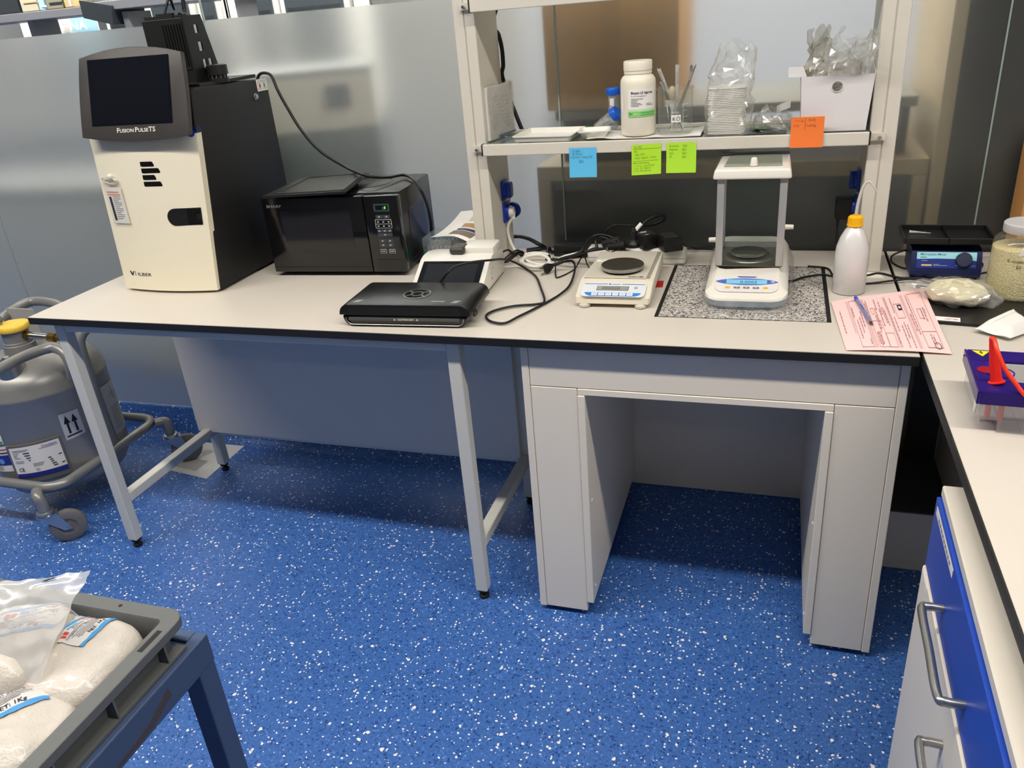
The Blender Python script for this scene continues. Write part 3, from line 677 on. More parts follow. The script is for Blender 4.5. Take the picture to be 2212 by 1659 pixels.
MB().lathe([(0.006, 0), (0.006, 0.005), (0.003, 0.007)], seg=12, M=frame(cardp(0.172, 1.061, 0.004), (1, 0, 0), (0, 0.1, 1))).build('magnet', WHITEP, hc, smooth=40)
# touchscreen
SF = frame((0.29, 0.228, 1.158), (1, 0, 0), (0, 0.056, 0.197))
arc = lambda x0, y0, x1, y1, s, n=8: [(x0+(x1-x0)*k/n+s[0]*4*(k/n)*(1-k/n), y0+(y1-y0)*k/n+s[1]*4*(k/n)*(1-k/n)) for k in range(n)]
out = arc(-0.166, 0.006, 0.168, 0.004, (0, -0.012))+arc(0.168, 0.004, 0.158, 0.198, (0.004, 0))+arc(0.158, 0.198, -0.156, 0.200, (0, 0.020))+arc(-0.156, 0.200, -0.166, 0.006, (-0.004, 0))
b = MB(); b.prism(out, 'z', -0.016, 0.0, 0.004); b.xf(SF); ts = b.build('touchscreen', BEZEL, im, smooth=40)
b = MB(); b.prism(rrect(0.25, 0.15, 0.01), 'z', -0.05, -0.0162); b.xf(SF @ Matrix.Translation((-0.02, 0.10, 0))); b.build('rear_housing', BEZEL, ts)
b = MB(); b.prism(rrect(0.252, 0.162, 0.003), 'z', -0.002, 0.0006, 0.0004); b.xf(SF @ Matrix.Translation((-0.003, 0.113, 0))); b.build('screen_surround', GLOSSB, ts)
b = MB(); b.prism(rrect(0.243, 0.153, 0.002), 'z', 0.0, 0.0012); b.xf(SF @ Matrix.Translation((-0.003, 0.113, 0))); b.build('screen', SCREEN, ts)
x = -0.052
for s, sz in (('F', 0.0165), ('USION', 0.0125), (' ', 0.0125), ('P', 0.0165), ('ULSE', 0.0125), ('TS', 0.0165)):
    if s != ' ':
        o = text(s, sz, SF @ Matrix.Translation((x, 0.0145, 0.0004)), WHITEINK, ts, sx=1.18, bold=0.012)
        x += max(v.co.x for v in o.data.vertices)-min(v.co.x for v in o.data.vertices)+0.0016
    else: x += 0.003
# camera housing on top
ch = MB(); ch.box(0.252, 0.392, 0.405, 0.4185, 1.2635, 1.424, bev=0.002); camh = ch.build('camera_housing', BODYB, im)
MB().box(0.31, 0.375, 0.4035, 0.4048, 1.30, 1.415).build('heat_sink_recess', mat('matt_black', (10, 10, 10), 0.8), camh)
b = MB()
for k in range(7): b.box(0.314+k*0.0088, 0.3165+k*0.0088, 0.400, 0.4035, 1.31, 1.41)
b.build('fin', BODYB, camh)['kind'] = 'stuff'
b = MB(); b.box(0.262, 0.30, 0.406, 0.4175, 1.4242, 1.431); b.box(0.30, 0.35, 0.406, 0.4175, 1.4242, 1.436); b.box(0.355, 0.385, 0.406, 0.4175, 1.4242, 1.430); b.build('connector_block', RUBBER, camh)
fb = MB(); X0, X1 = 0.3925, 0.3965
edge = lambda z: 0.458+(1.428-z)*0.24 if z > 1.29 else 0.495
def fin(ya, yb, za, zb, slant=False):
    fb.prism([(ya, za), (yb if not slant else edge(za), za), (yb if not slant else edge(zb), zb), (ya, zb)], 'x', X0, X1)
holes = [(1.385, 1.405, [(0.422, 0.436)]), (1.342, 1.364, [(0.424, 0.440)]), (1.300, 1.322, [(0.428, 0.442), (0.452, 0.466)]), (1.278, 1.288, [(0.462, 0.476)])]
zc = 1.428; yL = 0.385
for z0_, z1_, hs in holes:
    fin(yL, 0, z1_, zc, True); y = yL
    for a, c in hs: fin(y, a, z0_, z1_); y = c
    fin(y, 0, z0_, z1_, True); zc = z0_
fin(yL, 0, 1.2635, zc, True)
fb.build('support_bracket', BODYB, im)
b = MB(); b.lathe([(0.026, 1.2635), (0.026, 1.272), (0.022, 1.273), (0.022, 1.281), (0.027, 1.282), (0.027, 1.305), (0.022, 1.307)], (0.424, 0.44, 0), 24); wh = b.build('filter_wheel', BODYB, im, smooth=40)
b = MB()
for k in range(6): a = -2.2+k*0.5; b.cyl((0.424+0.023*math.cos(a), 0.44+0.023*math.sin(a), 1.2735), (0.424+0.023*math.cos(a), 0.44+0.023*math.sin(a), 1.2808), 0.0016, seg=6)
b.build('wheel_screw', CHROME, wh)['kind'] = 'stuff'
MB().box(0.165, 0.432, 0.345, 0.595, 1.2590, 1.268, bev=0.0012).build('top_plate', BODYB, im)
sl = MB().box(0.4372, 0.4378, 0.583, 0.634, 1.222, 1.253).build('warning_label', PAPER, im)
LF = frame((0.4379, 0.583, 1.222), (0, 1, 0), (0, 0, 1))
lines([(0.004, 0.022, 0.022), (0.027, 0.045, 0.022), (0.005, 0.046, 0.027), (0.004, 0.02, 0.006), (0.028, 0.047, 0.006)], LF, GREYINK, sl)
for x, m in ((0.014, REDINK), (0.036, GREENINK)): plate([(x+0.004*math.cos(k), 0.014+0.006*math.sin(k)) for k in [2*PI*i/12 for i in range(12)]], LF, 0.0002, m, 'indicator_print', sl)
b = MB(); b.lathe([(0.009, 0), (0.009, 0.002), (0.0065, 0.003), (0.0065, 0.006), (0.003, 0.0062)], seg=20, M=frame((0.4372, 0.566, 1.211), (0, 1, 0), (0, 0, 1))); b.build('key_lock', CHROME, im, smooth=40)
b = MB()
for y, z in ((0.262, 0.98), (0.30, 1.16)): b.lathe([(0.003, 0), (0.003, 0.001)], seg=8, M=frame((0.4372, y, z), (0, 1, 0), (0, 0, 1)))
b.build('screw', CHROME, im)
cord('power_cable', [(0.395, 0.6405, 1.236), (0.41, 0.645, 1.262), (0.43, 0.647, 1.266), (0.449, 0.647, 1.256), at(600, 195, 'y', 0.64), at(622, 235, 'y', 0.635), at(650, 280, 'y', 0.625), at(690, 325, 'y', 0.61), at(745, 360, 'y', 0.585), at(790, 379, 'z', 1.006), at(835, 383, 'z', 0.990), at(872, 378, 'z', 0.981), at(893, 388, 'z', 0.978), at(910, 412, 'y', 0.505), at(924, 445, 'y', 0.535), at(931, 480, 'y', 0.56), at(936, 520, 'y', 0.60), (0.935, 0.62, 0.757)], 0.0042, CABLEB, 'black cable running from the imager across the microwave top and down its side', 'cable')
cord('camera_cable', [(0.325, 0.412, 1.4365), (0.335, 0.43, 1.47), at(376, 20, 'y', 0.46), at(370, 0, 'y', 0.47), at(360, -60, 'y', 0.48), (0.30, 0.50, 2.0), (0.29, 0.5, 2.70)], 0.0035, CABLEB, 'thin black cable rising from the camera housing at its left', 'cable')
cord('camera_cable', [(0.370, 0.412, 1.4305), at(399, 28, 'y', 0.445), at(396, 10, 'y', 0.45), at(392, -20, 'y', 0.455), (0.37, 0.50, 2.0), (0.37, 0.5, 2.70)], 0.0055, CABLEB, 'thicker black cable rising from the right of the camera housing', 'cable')

# ================================================================== MICROWAVE (local frame: origin front left foot, x right, y back)
mw = thing('microwave', 'black compact microwave oven with green clock standing right of the imager', 'microwave', (0.520, 0.371, 0.75), math.radians(3.2))
W, D, H = 0.396, 0.262, 0.222
MWB = mat('microwave_black', (24, 23, 22), 0.28, var=0.06)
b = MB(); b.box(0.004, W-0.004, 0.026, D, 0.010, H, bev=0.006); body = b.build('body', MWB, mw, local=True, smooth=40)
for x in (0.04, W-0.04):
    for y in (0.05, D-0.04): MB().lathe([(0.014, 0), (0.016, 0.0098)], (x, y, 0), 12).build('foot', RUBBER, mw, local=True)
FR = lambda x, z, o=0.0: frame((x, -o, z), (1, 0, 0), (0, 0, 1))
b = MB(); b.box(0.0, 0.298, 0.0, 0.0255, 0.012, H-0.004, bev=0.004); door = b.build('door', GLOSSB, mw, local=True, smooth=40)
b = MB(); b.box(0.2995, W, 0.0, 0.0255, 0.012, H-0.004, bev=0.004); pn = b.build('control_panel', GLOSSB, mw, local=True, smooth=40)
plate(rrect(0.205, 0.118, 0.006), FR(0.155, 0.125, 0.0002), 0.0005, mat('smoked_window', (34, 32, 31), 0.1), 'window', door, local=True)
MB().box(0.004, 0.294, -0.0006, 0.0, 0.0265, 0.0275).build('door_groove', mat('matt_black', (10, 10, 10), 0.8), door, local=True)
text('SHARP', 0.0105, FR(0.014, 0.193, 0.0002), mat('silver_print', (150, 150, 150), 0.4), door, sx=1.45, bold=0.02, local=True)
plate(rrect(0.044, 0.020, 0.002), FR(0.349, 0.187, 0.0002), 0.0006, mat('grey_bezel', (60, 64, 70), 0.4), 'clock_bezel', pn, local=True)
plate(rrect(0.034, 0.012, 0.001), FR(0.349, 0.187, 0.0009), 0.0003, SCREEN, 'clock_display', pn, local=True)
GRN = mat('green_led', (60, 230, 40), 0.4, emit=(90, 255, 50), estr=2.2)
text('0', 0.0105, FR(0.357, 0.1833, 0.0013), GRN, pn, name='clock_digit', sx=0.8, bold=0.02, local=True); text(':', 0.0105, FR(0.3525, 0.1833, 0.0013), GRN, pn, name='clock_digit', local=True)
KEYG = mat('key_grey', (58, 62, 68), 0.4)
def key(x, z, w, h, m=KEYG): return plate(rrect(w, h, 0.0015, 2), FR(x, z, 0.0002), 0.0006, m, 'key', pn, local=True)
for z, n, h in ((0.163, 2, 0.0098),):
    for k in range(n): key(0.339+k*0.021, z, 0.0200, h)
kx = [0.334, 0.349, 0.364]
for z in (0.1495, 0.1385):
    for k in kx: key(k, z, 0.0145, 0.0098, GLOSSB)
b = MB()
for x0, x1, z0, z1 in ((0.3262, 0.3718, 0.1550, 0.1557), (0.3262, 0.3718, 0.1437, 0.1443), (0.3262, 0.3718, 0.1328, 0.1334), (0.3262, 0.3269, 0.1328, 0.1557), (0.3711, 0.3718, 0.1328, 0.1557)): b.box(x0, x1, -0.0011, -0.0003, z0, z1)
b.build('key_outline', WHITEINK, pn, local=True)
key(0.349, 0.1255, 0.0415, 0.0080); key(0.349, 0.1150, 0.0415, 0.0095)
for z in (0.0985, 0.0870):
    for k in range(2): key(0.339+k*0.021, z, 0.0200, 0.0105)
for k, s in ((0.3375, 'STOP'), (0.3625, 'START')):
    key(k, 0.0700, 0.0172, 0.0112, WHITEINK); key(k, 0.0700, 0.0160, 0.0100, KEYG).location.y = -0.0003
    text(s, 0.0042, FR(k, 0.0686, 0.0014), WHITEINK, pn, align='CENTER', local=True)
rows = []
for z, xs in ((0.163, (0.339, 0.360)), (0.1495, kx), (0.1385, kx), (0.1255, kx), (0.115, (0.349,)), (0.0985, (0.339, 0.36)), (0.087, (0.339, 0.36))):
    for x in xs: rows.append((x-0.0028, x+0.0028, z))
b = MB()
for x0, x1, z in rows: b.prism(rrect(x1-x0, 0.0034, 0.0015, 3), 'z', 0, 0.0002); [v.co.__iadd__(Vector(((x0+x1)/2, z, 0))) for v in b.bm.verts[-32:]]
b.xf(FR(0, 0, 0.0009)); b.build('key_icon', mat('key_print', (170, 174, 176), 0.5), pn, local=True)['kind'] = 'stuff'
plate(rrect(0.070, 0.030, 0.002), FR(0.350, 0.032, 0.0002), 0.0008, GLOSSB, 'door_button', pn, local=True)
b = MB(); b.prism([(0.07, 0.12), (0.075, 0.165), (0.19, 0.165), (0.195, 0.06), (0.19, 0.055), (0.08, 0.055)], 'x', W-0.0045, W-0.0025, 0.001); b.build('side_embossing', MWB, body, local=True)
b = MB(); b.lathe([(0.075, H+0.0002), (0.073, H+0.0018), (0.070, H+0.0018), (0.069, H+0.0002)], (0.25, 0.15, 0), 40, cap=False); b.build('top_embossing', MWB, body, local=True, smooth=60)
b = MB(); b.box(W-0.0045, W-0.003, 0.05, 0.17, 0.028, 0.033); b.build('side_slot', RUBBER, body, local=True)
# loose black tray lid on the microwave
tl = thing('tray_lid', 'flat black plastic tray lid lying askew on top of the microwave', 'lid', (0.64, 0.50, 0.9725))
Q = [at(566, 424, 'z', 0.984), at(744, 413, 'z', 0.990), at(796, 372, 'z', 0.996), at(650, 384, 'z', 0.988)]
b = MB(); b.slab(Q, 0.0065); b.build('plate', BLACKP, tl)
def ql(u, v, o=0): return Q[0]*(1-u)*(1-v)+Q[1]*u*(1-v)+Q[2]*u*v+Q[3]*(1-u)*v+Vector((0, 0, o))
b = MB()
for (u0, v0, u1, v1) in ((0.16, 0.08, 0.98, 0.05), (0.98, 0.05, 0.97, 0.95), (0.97, 0.95, 0.16, 0.93), (0.16, 0.93, 0.16, 0.08)):
    b.tube([ql(u0, v0, 0.0015), ql(u1, v1, 0.0015)], 0.0022, seg=6, sub=1)
b.build('raised_rim', BLACKP, tl, smooth=50)
b = MB(); b.slab([ql(0.18, 0.1, 0.0012), ql(0.96, 0.08, 0.0012), ql(0.95, 0.92, 0.0012), ql(0.18, 0.9, 0.0012)], 0.001); b.build('inner_panel', mat('dark_film', (30, 29, 27), 0.35), tl)
b = MB(); b.cyl(ql(0.9, 0.75, -0.0065), (ql(0.9, 0.75).x, ql(0.9, 0.75).y, 0.9722), 0.004, seg=8); b.cyl(ql(0.15, 0.2, -0.0065), (ql(0.15, 0.2).x, ql(0.15, 0.2).y, 0.9722), 0.004, seg=8); b.build('stub_foot', RUBBER, tl)

# ================================================================== VACUUM SEALER (local: origin front left, x right, y back)
vs = thing('vacuum_sealer', 'black vacuum sealer with round button ring and silver sealing bar on the bench edge', 'vacuum sealer', (0.914, 0.028, 0.75), math.radians(3.0))
L_ = 0.308; VD = 0.135
def arch(x0, x1, z0, z1, r, top, n=6):
    if top: return [(x0, z0)]+[(x1, z0)]+[(x1-r+r*math.cos(a), z1-r+r*math.sin(a)) for a in [PI/2*k/n for k in range(n+1)]]+[(x0+r+r*math.cos(a), z1-r+r*math.sin(a)) for a in [PI/2+PI/2*k/n for k in range(n+1)]]
    return [(x1, z1), (x0, z1)]+[(x0+r+r*math.cos(a), z0+r+r*math.sin(a)) for a in [PI+PI/2*k/n for k in range(n+1)]]+[(x1-r+r*math.cos(a), z0+r+r*math.sin(a)) for a in [1.5*PI+PI/2*k/n for k in range(n+1)]]
base = MB().prism(arch(0.004, L_-0.006, 0.003, 0.0255, 0.020, False), 'y', 0.003, VD+0.02, 0.0015).build('base', GLOSSB, vs, local=True, smooth=35)
for x, y in ((0.03, 0.02), (0.26, 0.02), (0.03, 0.12), (0.26, 0.12)): MB().box(x, x+0.02, y, y+0.02, 0, 0.0035).build('foot', RUBBER, vs, local=True)
pts = arch(0.012, L_-0.014, 0.006, 0.0255, 0.016, False)[2:]
b = MB(); b.tube([(x, 0.0015, z) for x, z in pts], 0.0012, seg=6, sub=1); b.build('rim_trim', BRUSH, base, local=True, smooth=60)
lid = MB(); lid.prism(arch(-0.003, L_+0.003, 0.0285, 0.0535, 0.023, True), 'y', 0.0, VD+0.025, 0.0025)
for v in lid.bm.verts:
    if v.co.y > 0.1: v.co.z -= 0.000
lid = lid.build('lid', mat('satin_black_plastic', (24, 24, 24), 0.3, bump=0.03, bscale=1500), vs, local=True, smooth=35)
b = MB(); b.prism(arch(0.018, L_-0.018, 0.029, 0.0475, 0.016, True), 'y', -0.0006, -0.0001); b.build('front_recess', mat('matt_black', (10, 10, 10), 0.8), lid, local=True)
b = MB(); b.box(0.02, L_-0.022, -0.003, 0.0028, 0.0175, 0.0235, bev=0.001); bar = b.build('sealing_bar', mat('grey_sealing_strip', (112, 110, 104), 0.35, metal=0.6), base, local=True)
b = MB(); b.box(0.0235, L_-0.0255, 0.004, 0.10, 0.0256, 0.0284); b.build('gasket', RUBBER, vs, local=True)
VF = frame((0.140, -0.0032, 0.0185), (1, 0, 0), (0, 0, 1))
text('CAUTION HOT', 0.0056, VF, WHITEINK, vs, name='caution_lettering', sx=1.0, bold=0.015, local=True)
for x in (-0.010, 0.044): plate([(x, 0), (x+0.006, 0), (x+0.003, 0.005)], VF, 0.0002, WHITEINK, 'warning_triangle', vs, local=True); plate([(x+0.002, 0.0011), (x+0.004, 0.0011), (x+0.003, 0.0034)], VF @ Matrix.Translation((0, 0, 0.0002)), 0.0001, INK, 'warning_mark', vs, local=True)
RC = Vector((0.163, 0.075, 0.0536)); b = MB()
b.lathe([(0.0325, 0), (0.0325, 0.0012), (0.0295, 0.0014), (0.0295, 0)], RC, 40, cap=False); b.lathe([(0.0145, 0), (0.0145, 0.0013), (0.012, 0.0013), (0.012, 0)], RC, 30, cap=False)
for a in (0.6, 1.9, 2.54, 3.74, 5.04, 5.68):
    if a in (1.9, 5.04): continue
    c, s_ = math.cos(a), math.sin(a); b.slab([RC+Vector((c*0.014-s_*0.0014, s_*0.014+c*0.0014, 0.0013)), RC+Vector((c*0.014+s_*0.0014, s_*0.014-c*0.0014, 0.0013)), RC+Vector((c*0.03+s_*0.0014, s_*0.03-c*0.0014, 0.0013)), RC+Vector((c*0.03-s_*0.0014, s_*0.03+c*0.0014, 0.0013))], 0.0012)
b.build('button_ring', BRUSH, lid, local=True, smooth=40)
b = MB()
for a0, a1 in ((0.7, 2.44), (2.64, 3.64), (3.84, 5.58), (5.78, 6.78)):
    n = 8; ps_ = [(RC.x+0.029*math.cos(a0+(a1-a0)*k/n), RC.y+0.029*math.sin(a0+(a1-a0)*k/n)) for k in range(n+1)]+[(RC.x+0.015*math.cos(a1+(a0-a1)*k/n), RC.y+0.015*math.sin(a1+(a0-a1)*k/n)) for k in range(n+1)]
    MB().prism(ps_, 'z', RC.z, RC.z+0.0009).build('button', GLOSSB, lid, local=True)
MB().lathe([(0.0118, 0), (0.0118, 0.001)], RC, 24).build('button', GLOSSB, lid, local=True)
TF = frame((0, 0, 0.0537), (1, 0, 0), (0, 1, 0))
lines([(0.026, 0.041, 0.020), (0.029, 0.044, 0.0255), (0.032, 0.047, 0.031), (0.262, 0.277, 0.0200), (0.265, 0.280, 0.0255), (0.268, 0.283, 0.031)], TF, WHITEINK, lid, name='bar_print', h=0.0016, local=True)
text('amazonbasics', 0.0062, frame((0.214, 0.026, 0.0537), (1, 0, 0), (0, 1, 0)), WHITEINK, lid, sx=0.95, bold=0.01, local=True)
MB().box(L_+0.0, L_+0.006, 0.028, 0.045, 0.018, 0.033, bev=0.002).build('latch', GLOSSB, vs, local=True)

# ================================================================== TOUCHSCREEN BENCH INSTRUMENT (local: origin front left)
sp = thing('spectrometer', 'white wedge-shaped benchtop reader with dark touchscreen and grey knob', 'lab instrument', (1.003, 0.205, 0.75), math.radians(3.5))
WHG = mat('gloss_white_plastic', (228, 224, 214), 0.28, var=0.01)
prof = [(0.0, 0.004), (0.225, 0.004), (0.232, 0.010), (0.232, 0.052), (0.222, 0.066), (0.165, 0.078), (0.130, 0.078), (0.106, 0.072), (0.004, 0.020), (0, 0.012)]
b = MB(); b.prism(prof, 'x', 0.0, 0.186, 0.004); shell = b.build('shell', WHG, sp, local=True, smooth=35)
b = MB(); b.box(0.004, 0.182, 0.006, 0.226, 0.0, 0.0038); b.build('base_plate', RUBBER, sp, local=True)
ang = math.atan2(0.052, 0.102); SPF = frame((0.093, 0.004, 0.0205), (1, 0, 0), (0, math.cos(ang), math.sin(ang)))
b = MB(); b.prism(rrect(0.160, 0.104, 0.003), 'z', 0.0002, 0.0012, 0.0003); b.xf(SPF @ Matrix.Translation((0, 0.056, 0))); b.build('screen_glass', GLOSSB, sp, local=True)
b = MB(); b.prism(rect(-0.066, 0.066, 0.016, 0.098), 'z', 0.0013, 0.0016); b.xf(SPF); b.build('display', mat('dark_grey_display', (36, 38, 41), 0.12), sp, local=True)
b = MB(); b.box(0.098, 0.186, 0.140, 0.215, 0.070, 0.094, bev=0.006); b.build('sample_arm', WHG, shell, local=True, smooth=40)
b = MB(); b.box(0.072, 0.112, 0.125, 0.175, 0.078, 0.097, bev=0.008, seg=3); b.build('lever_knob', mat('dark_grey_plastic', (66, 63, 60), 0.4), sp, local=True, smooth=50)
SS = frame((0.1864, 0.09, 0.016), (0, 1, 0), (0, 0, 1))
lines([(0.01, 0.034, 0.032), (0.01, 0.018, 0.024), (0.01, 0.02, 0.019)], SS, GREYINK, shell, local=True)
lines([(0.010, 0.0125, 0.008)], SS, REDINK, shell, name='colour_mark', h=0.006, local=True); lines([(0.016, 0.0185, 0.009)], SS, GREENINK, shell, name='colour_mark', h=0.006, local=True)
# tip box with clear lid, papers on it
tb = thing('pipette_tip_box', 'teal pipette tip box with clear hinged lid behind the white reader', 'tip box', (0.985, 0.545, 0.75), math.radians(2))
TEAL = mat('teal_plastic', (18, 118, 112), 0.35)
MB().box(-0.062, 0.062, -0.052, 0.052, 0.0, 0.040, bev=0.003).build('base', TEAL, tb, local=True, smooth=40)
b = MB(); b.box(-0.063, 0.063, -0.053, 0.053, 0.0405, 0.078, bev=0.004); b.build('lid', film('box_lid_film', (226, 238, 238), clear=0.7, white=0.12), tb, local=True)
MB().box(-0.012, 0.012, -0.0565, -0.0535, 0.026, 0.046, bev=0.001).build('latch', MILKY, tb, local=True)
b = MB()
for i in range(9):
    for j in range(7): b.cyl((-0.05+i*0.0125, -0.04+j*0.013, 0.0402), (-0.05+i*0.0125, -0.04+j*0.013, 0.052), 0.0035, 0.0042, seg=6)
b.build('tip', mat('grey_tips', (150, 160, 165), 0.5), tb, local=True)['kind'] = 'stuff'
pp = thing('printed_sheet', 'curled printed paper with photos lying over the teal tip box', 'paper', (1.02, 0.52, 0.829))
def sheet1(u, v): return Vector((0.955+0.115*u+0.04*v, 0.485+0.14*v, 0.832+0.004*math.sin(3*u)+0.036*v*v-0.03*max(0, u-0.55)**1.5*(1-v)*2))
b = MB(); b.grid(sheet1, 10, 8); b.build('sheet', PAPER, pp, smooth=60, solid=0.0004)
b = MB()
for u0, u1, v0, v1, in ((0.35, 0.9, 0.12, 0.3),): b.grid(lambda u, v: sheet1(u0+(u1-u0)*u, v0+(v1-v0)*v)+Vector((0, 0, 0.0008)), 6, 3)
b.build('photo_print', mat('brown_photo_print', (120, 104, 92), 0.6), pp, smooth=60)
b = MB(); b.grid(lambda u, v: sheet1(0.42+0.5*u, 0.45+0.14*v)+Vector((0, 0, 0.0008)), 6, 2); b.build('photo_print', mat('ochre_photo_print', (176, 140, 96), 0.6), pp, smooth=60)
b = MB(); b.grid(lambda u, v: sheet1(0.40+0.5*u, 0.32+0.08*v)+Vector((0, 0, 0.0008)), 6, 2); b.build('photo_print', mat('indigo_photo_print', (52, 56, 96), 0.6), pp, smooth=60)
b = MB()
for k in range(6): b.grid(lambda u, v: sheet1(0.45+0.4*u, 0.68+k*0.045+0.012*v)+Vector((0, 0, 0.0008)), 4, 1)
b.build('print', GREYINK, pp)

# ================================================================== TOP-LOADING BALANCE (local: origin front left, x right, y back)
tb1 = thing('toploading_balance', 'cream precision balance with round dark pan and blue keypad left of the granite', 'balance', (1.421, 0.186, 0.75), math.radians(0.5))
IVORY = mat('ivory_plastic', (222, 214, 196), 0.35, var=0.015)
GREYB = mat('grey_beige_plastic', (204, 197, 180), 0.38, var=0.015)
W1 = 0.172
# side profile (y, z)
b = MB(); b.prism([(0.0, 0.010), (0.300, 0.010), (0.300, 0.045), (0.085, 0.045), (0.074, 0.043), (0.002, 0.024)], 'x', 0.0, W1, 0.005)
for v in b.bm.verts:                                              # round the front corners in plan
    if v.co.y < 0.05:
        d = abs(v.co.x-W1/2)/(W1/2); v.co.y += 0.022*max(0, d-0.7)/0.3*0.8
    if v.co.y > 0.09: v.co.x += (0.006 if v.co.x < W1/2 else -0.006)
b.build('housing', IVORY, tb1, local=True, smooth=30)
b = MB(); b.prism(rect(0.008, W1-0.018, 0.087, 0.298), 'z', 0.0452, 0.0485, 0.002); b.build('top_plate', GREYB, tb1, local=True)
b = MB(); b.box(W1-0.017, W1-0.012, 0.09, 0.296, 0.0445, 0.0475); b.build('side_groove', mat('grey_plastic', (150, 146, 134), 0.5), tb1, local=True)
for x in (0.022, W1-0.022):
    for y in (0.022, 0.27): MB().lathe([(0.010, 0.0), (0.0135, 0.002), (0.0135, 0.007), (0.010, 0.0098)], (x, y, 0), 18).build('foot', GREYB, tb1, local=True, smooth=40)
PC = (0.089, 0.147, 0)
b = MB(); b.lathe([(0.030, 0.0487), (0.046, 0.0492), (0.046, 0.051), (0.02, 0.0525)], PC, 36); b.build('pan_support', RUBBER, tb1, local=True, smooth=40)
b = MB(); b.lathe([(0.049, 0.0535), (0.0505, 0.0545), (0.0505, 0.0612), (0.0495, 0.062)], PC, 48); pan = b.build('weighing_pan', BRUSH, tb1, local=True, smooth=40)
b = MB(); b.lathe([(0.0492, 0.0621), (0.049, 0.0627)], PC, 48); b.build('pan_surface', mat('dark_steel_surface', (112, 104, 90), 0.35, metal=0.8, var=0.08, scale=60), pan, local=True)
a1 = math.atan2(0.019, 0.072); KF = frame((W1/2, 0.003, 0.0247), (1, 0, 0), (0, math.cos(a1), math.sin(a1)))
plate(rrect(0.146, 0.056, 0.012), KF @ Matrix.Translation((0, 0.037, 0.0005)), 0.0006, mat('pale_blue_fascia', (214, 218, 222), 0.3), 'fascia', tb1, local=True)
F2 = KF @ Matrix.Translation((0, 0, 0.0012))
plate(rect(-0.039, 0.034, 0.034, 0.051), F2, 0.0005, mat('lcd_frame', (96, 98, 96), 0.3), 'lcd_frame', tb1, local=True)
lcd = plate(rect(-0.0375, 0.0325, 0.0352, 0.0495), F2 @ Matrix.Translation((0, 0, 0.0005)), 0.0003, mat('lcd_grey', (150, 152, 142), 0.25), 'lcd', tb1, local=True)
text('888888', 0.0148, F2 @ Matrix.Translation((-0.027, 0.0368, 0.0009)), mat('lcd_segment', (92, 94, 88), 0.4), lcd, name='lcd_digits', sx=0.95, local=True)
lines([(-0.070, -0.016, 0.0595), (0.017, 0.069, 0.0595)], F2, BLUEINK, tb1, name='blue_stripe', h=0.0022, local=True)
plate([(-0.011+0.0028*math.cos(2*PI*k/14), 0.0592+0.0026*math.sin(2*PI*k/14)) for k in range(14)], F2, 0.0002, BLUEINK, 'logo_mark', tb1, local=True)
lines([(-0.006, 0.013, 0.0588)], F2, BLUEINK, tb1, name='logo_print', h=0.0018, local=True)
plate([(0.050+0.0045*math.cos(2*PI*k/18), 0.0455+0.0045*math.sin(2*PI*k/18)) for k in range(18)], F2, 0.0004, mat('bubble_grey', (170, 168, 164), 0.2), 'level_bubble', tb1, local=True)
plate([(-0.064, 0.0245), (-0.0635, 0.022), (-0.060, 0.0165), (-0.055, 0.0130), (-0.050, 0.0115), (0.050, 0.0115), (0.055, 0.0130), (0.060, 0.0165), (0.0635, 0.022), (0.064, 0.0245)], F2, 0.0005, mat('keypad_blue', (46, 124, 204), 0.35), 'keypad', tb1, local=True)
for k in range(6):
    x = -0.0445+k*0.0160
    ky = plate(rrect(0.0135, 0.0095, 0.001, 2), F2 @ Matrix.Translation((x+0.004, 0.018, 0.0005)), 0.0005, mat('key_white', (226, 228, 230), 0.4), 'key', tb1, local=True)
    lines([(x, x+0.008, 0.0185)], F2 @ Matrix.Translation((0, 0, 0.0010)), BLUEINK if k == 5 else GREYINK, ky, local=True)
LB = frame((0.112, 0.089, 0.0486), (1, 0, 0), (0, 1, 0))
ml = plate(rect(0, 0.034, 0, 0.0055), LB, 0.0004, INK, 'limit_label', tb1, local=True)
text('max 2000g', 0.0052, LB @ Matrix.Translation((0.003, 0.0012, 0.0005)), WHITEINK, ml, local=True, sx=1.0)
plate(rect(0.014, 0.040, 0.205, 0.222), frame((0, 0, 0.0486), (1, 0, 0), (0, 1, 0)), 0.0003, PAPER, 'test_sticker', tb1, local=True)
lines([(0.024, 0.031, 0.214)], frame((0, 0, 0.0490), (1, 0, 0), (0, 1, 0)), GREENINK, tb1, name='tick_mark', h=0.003, local=True)

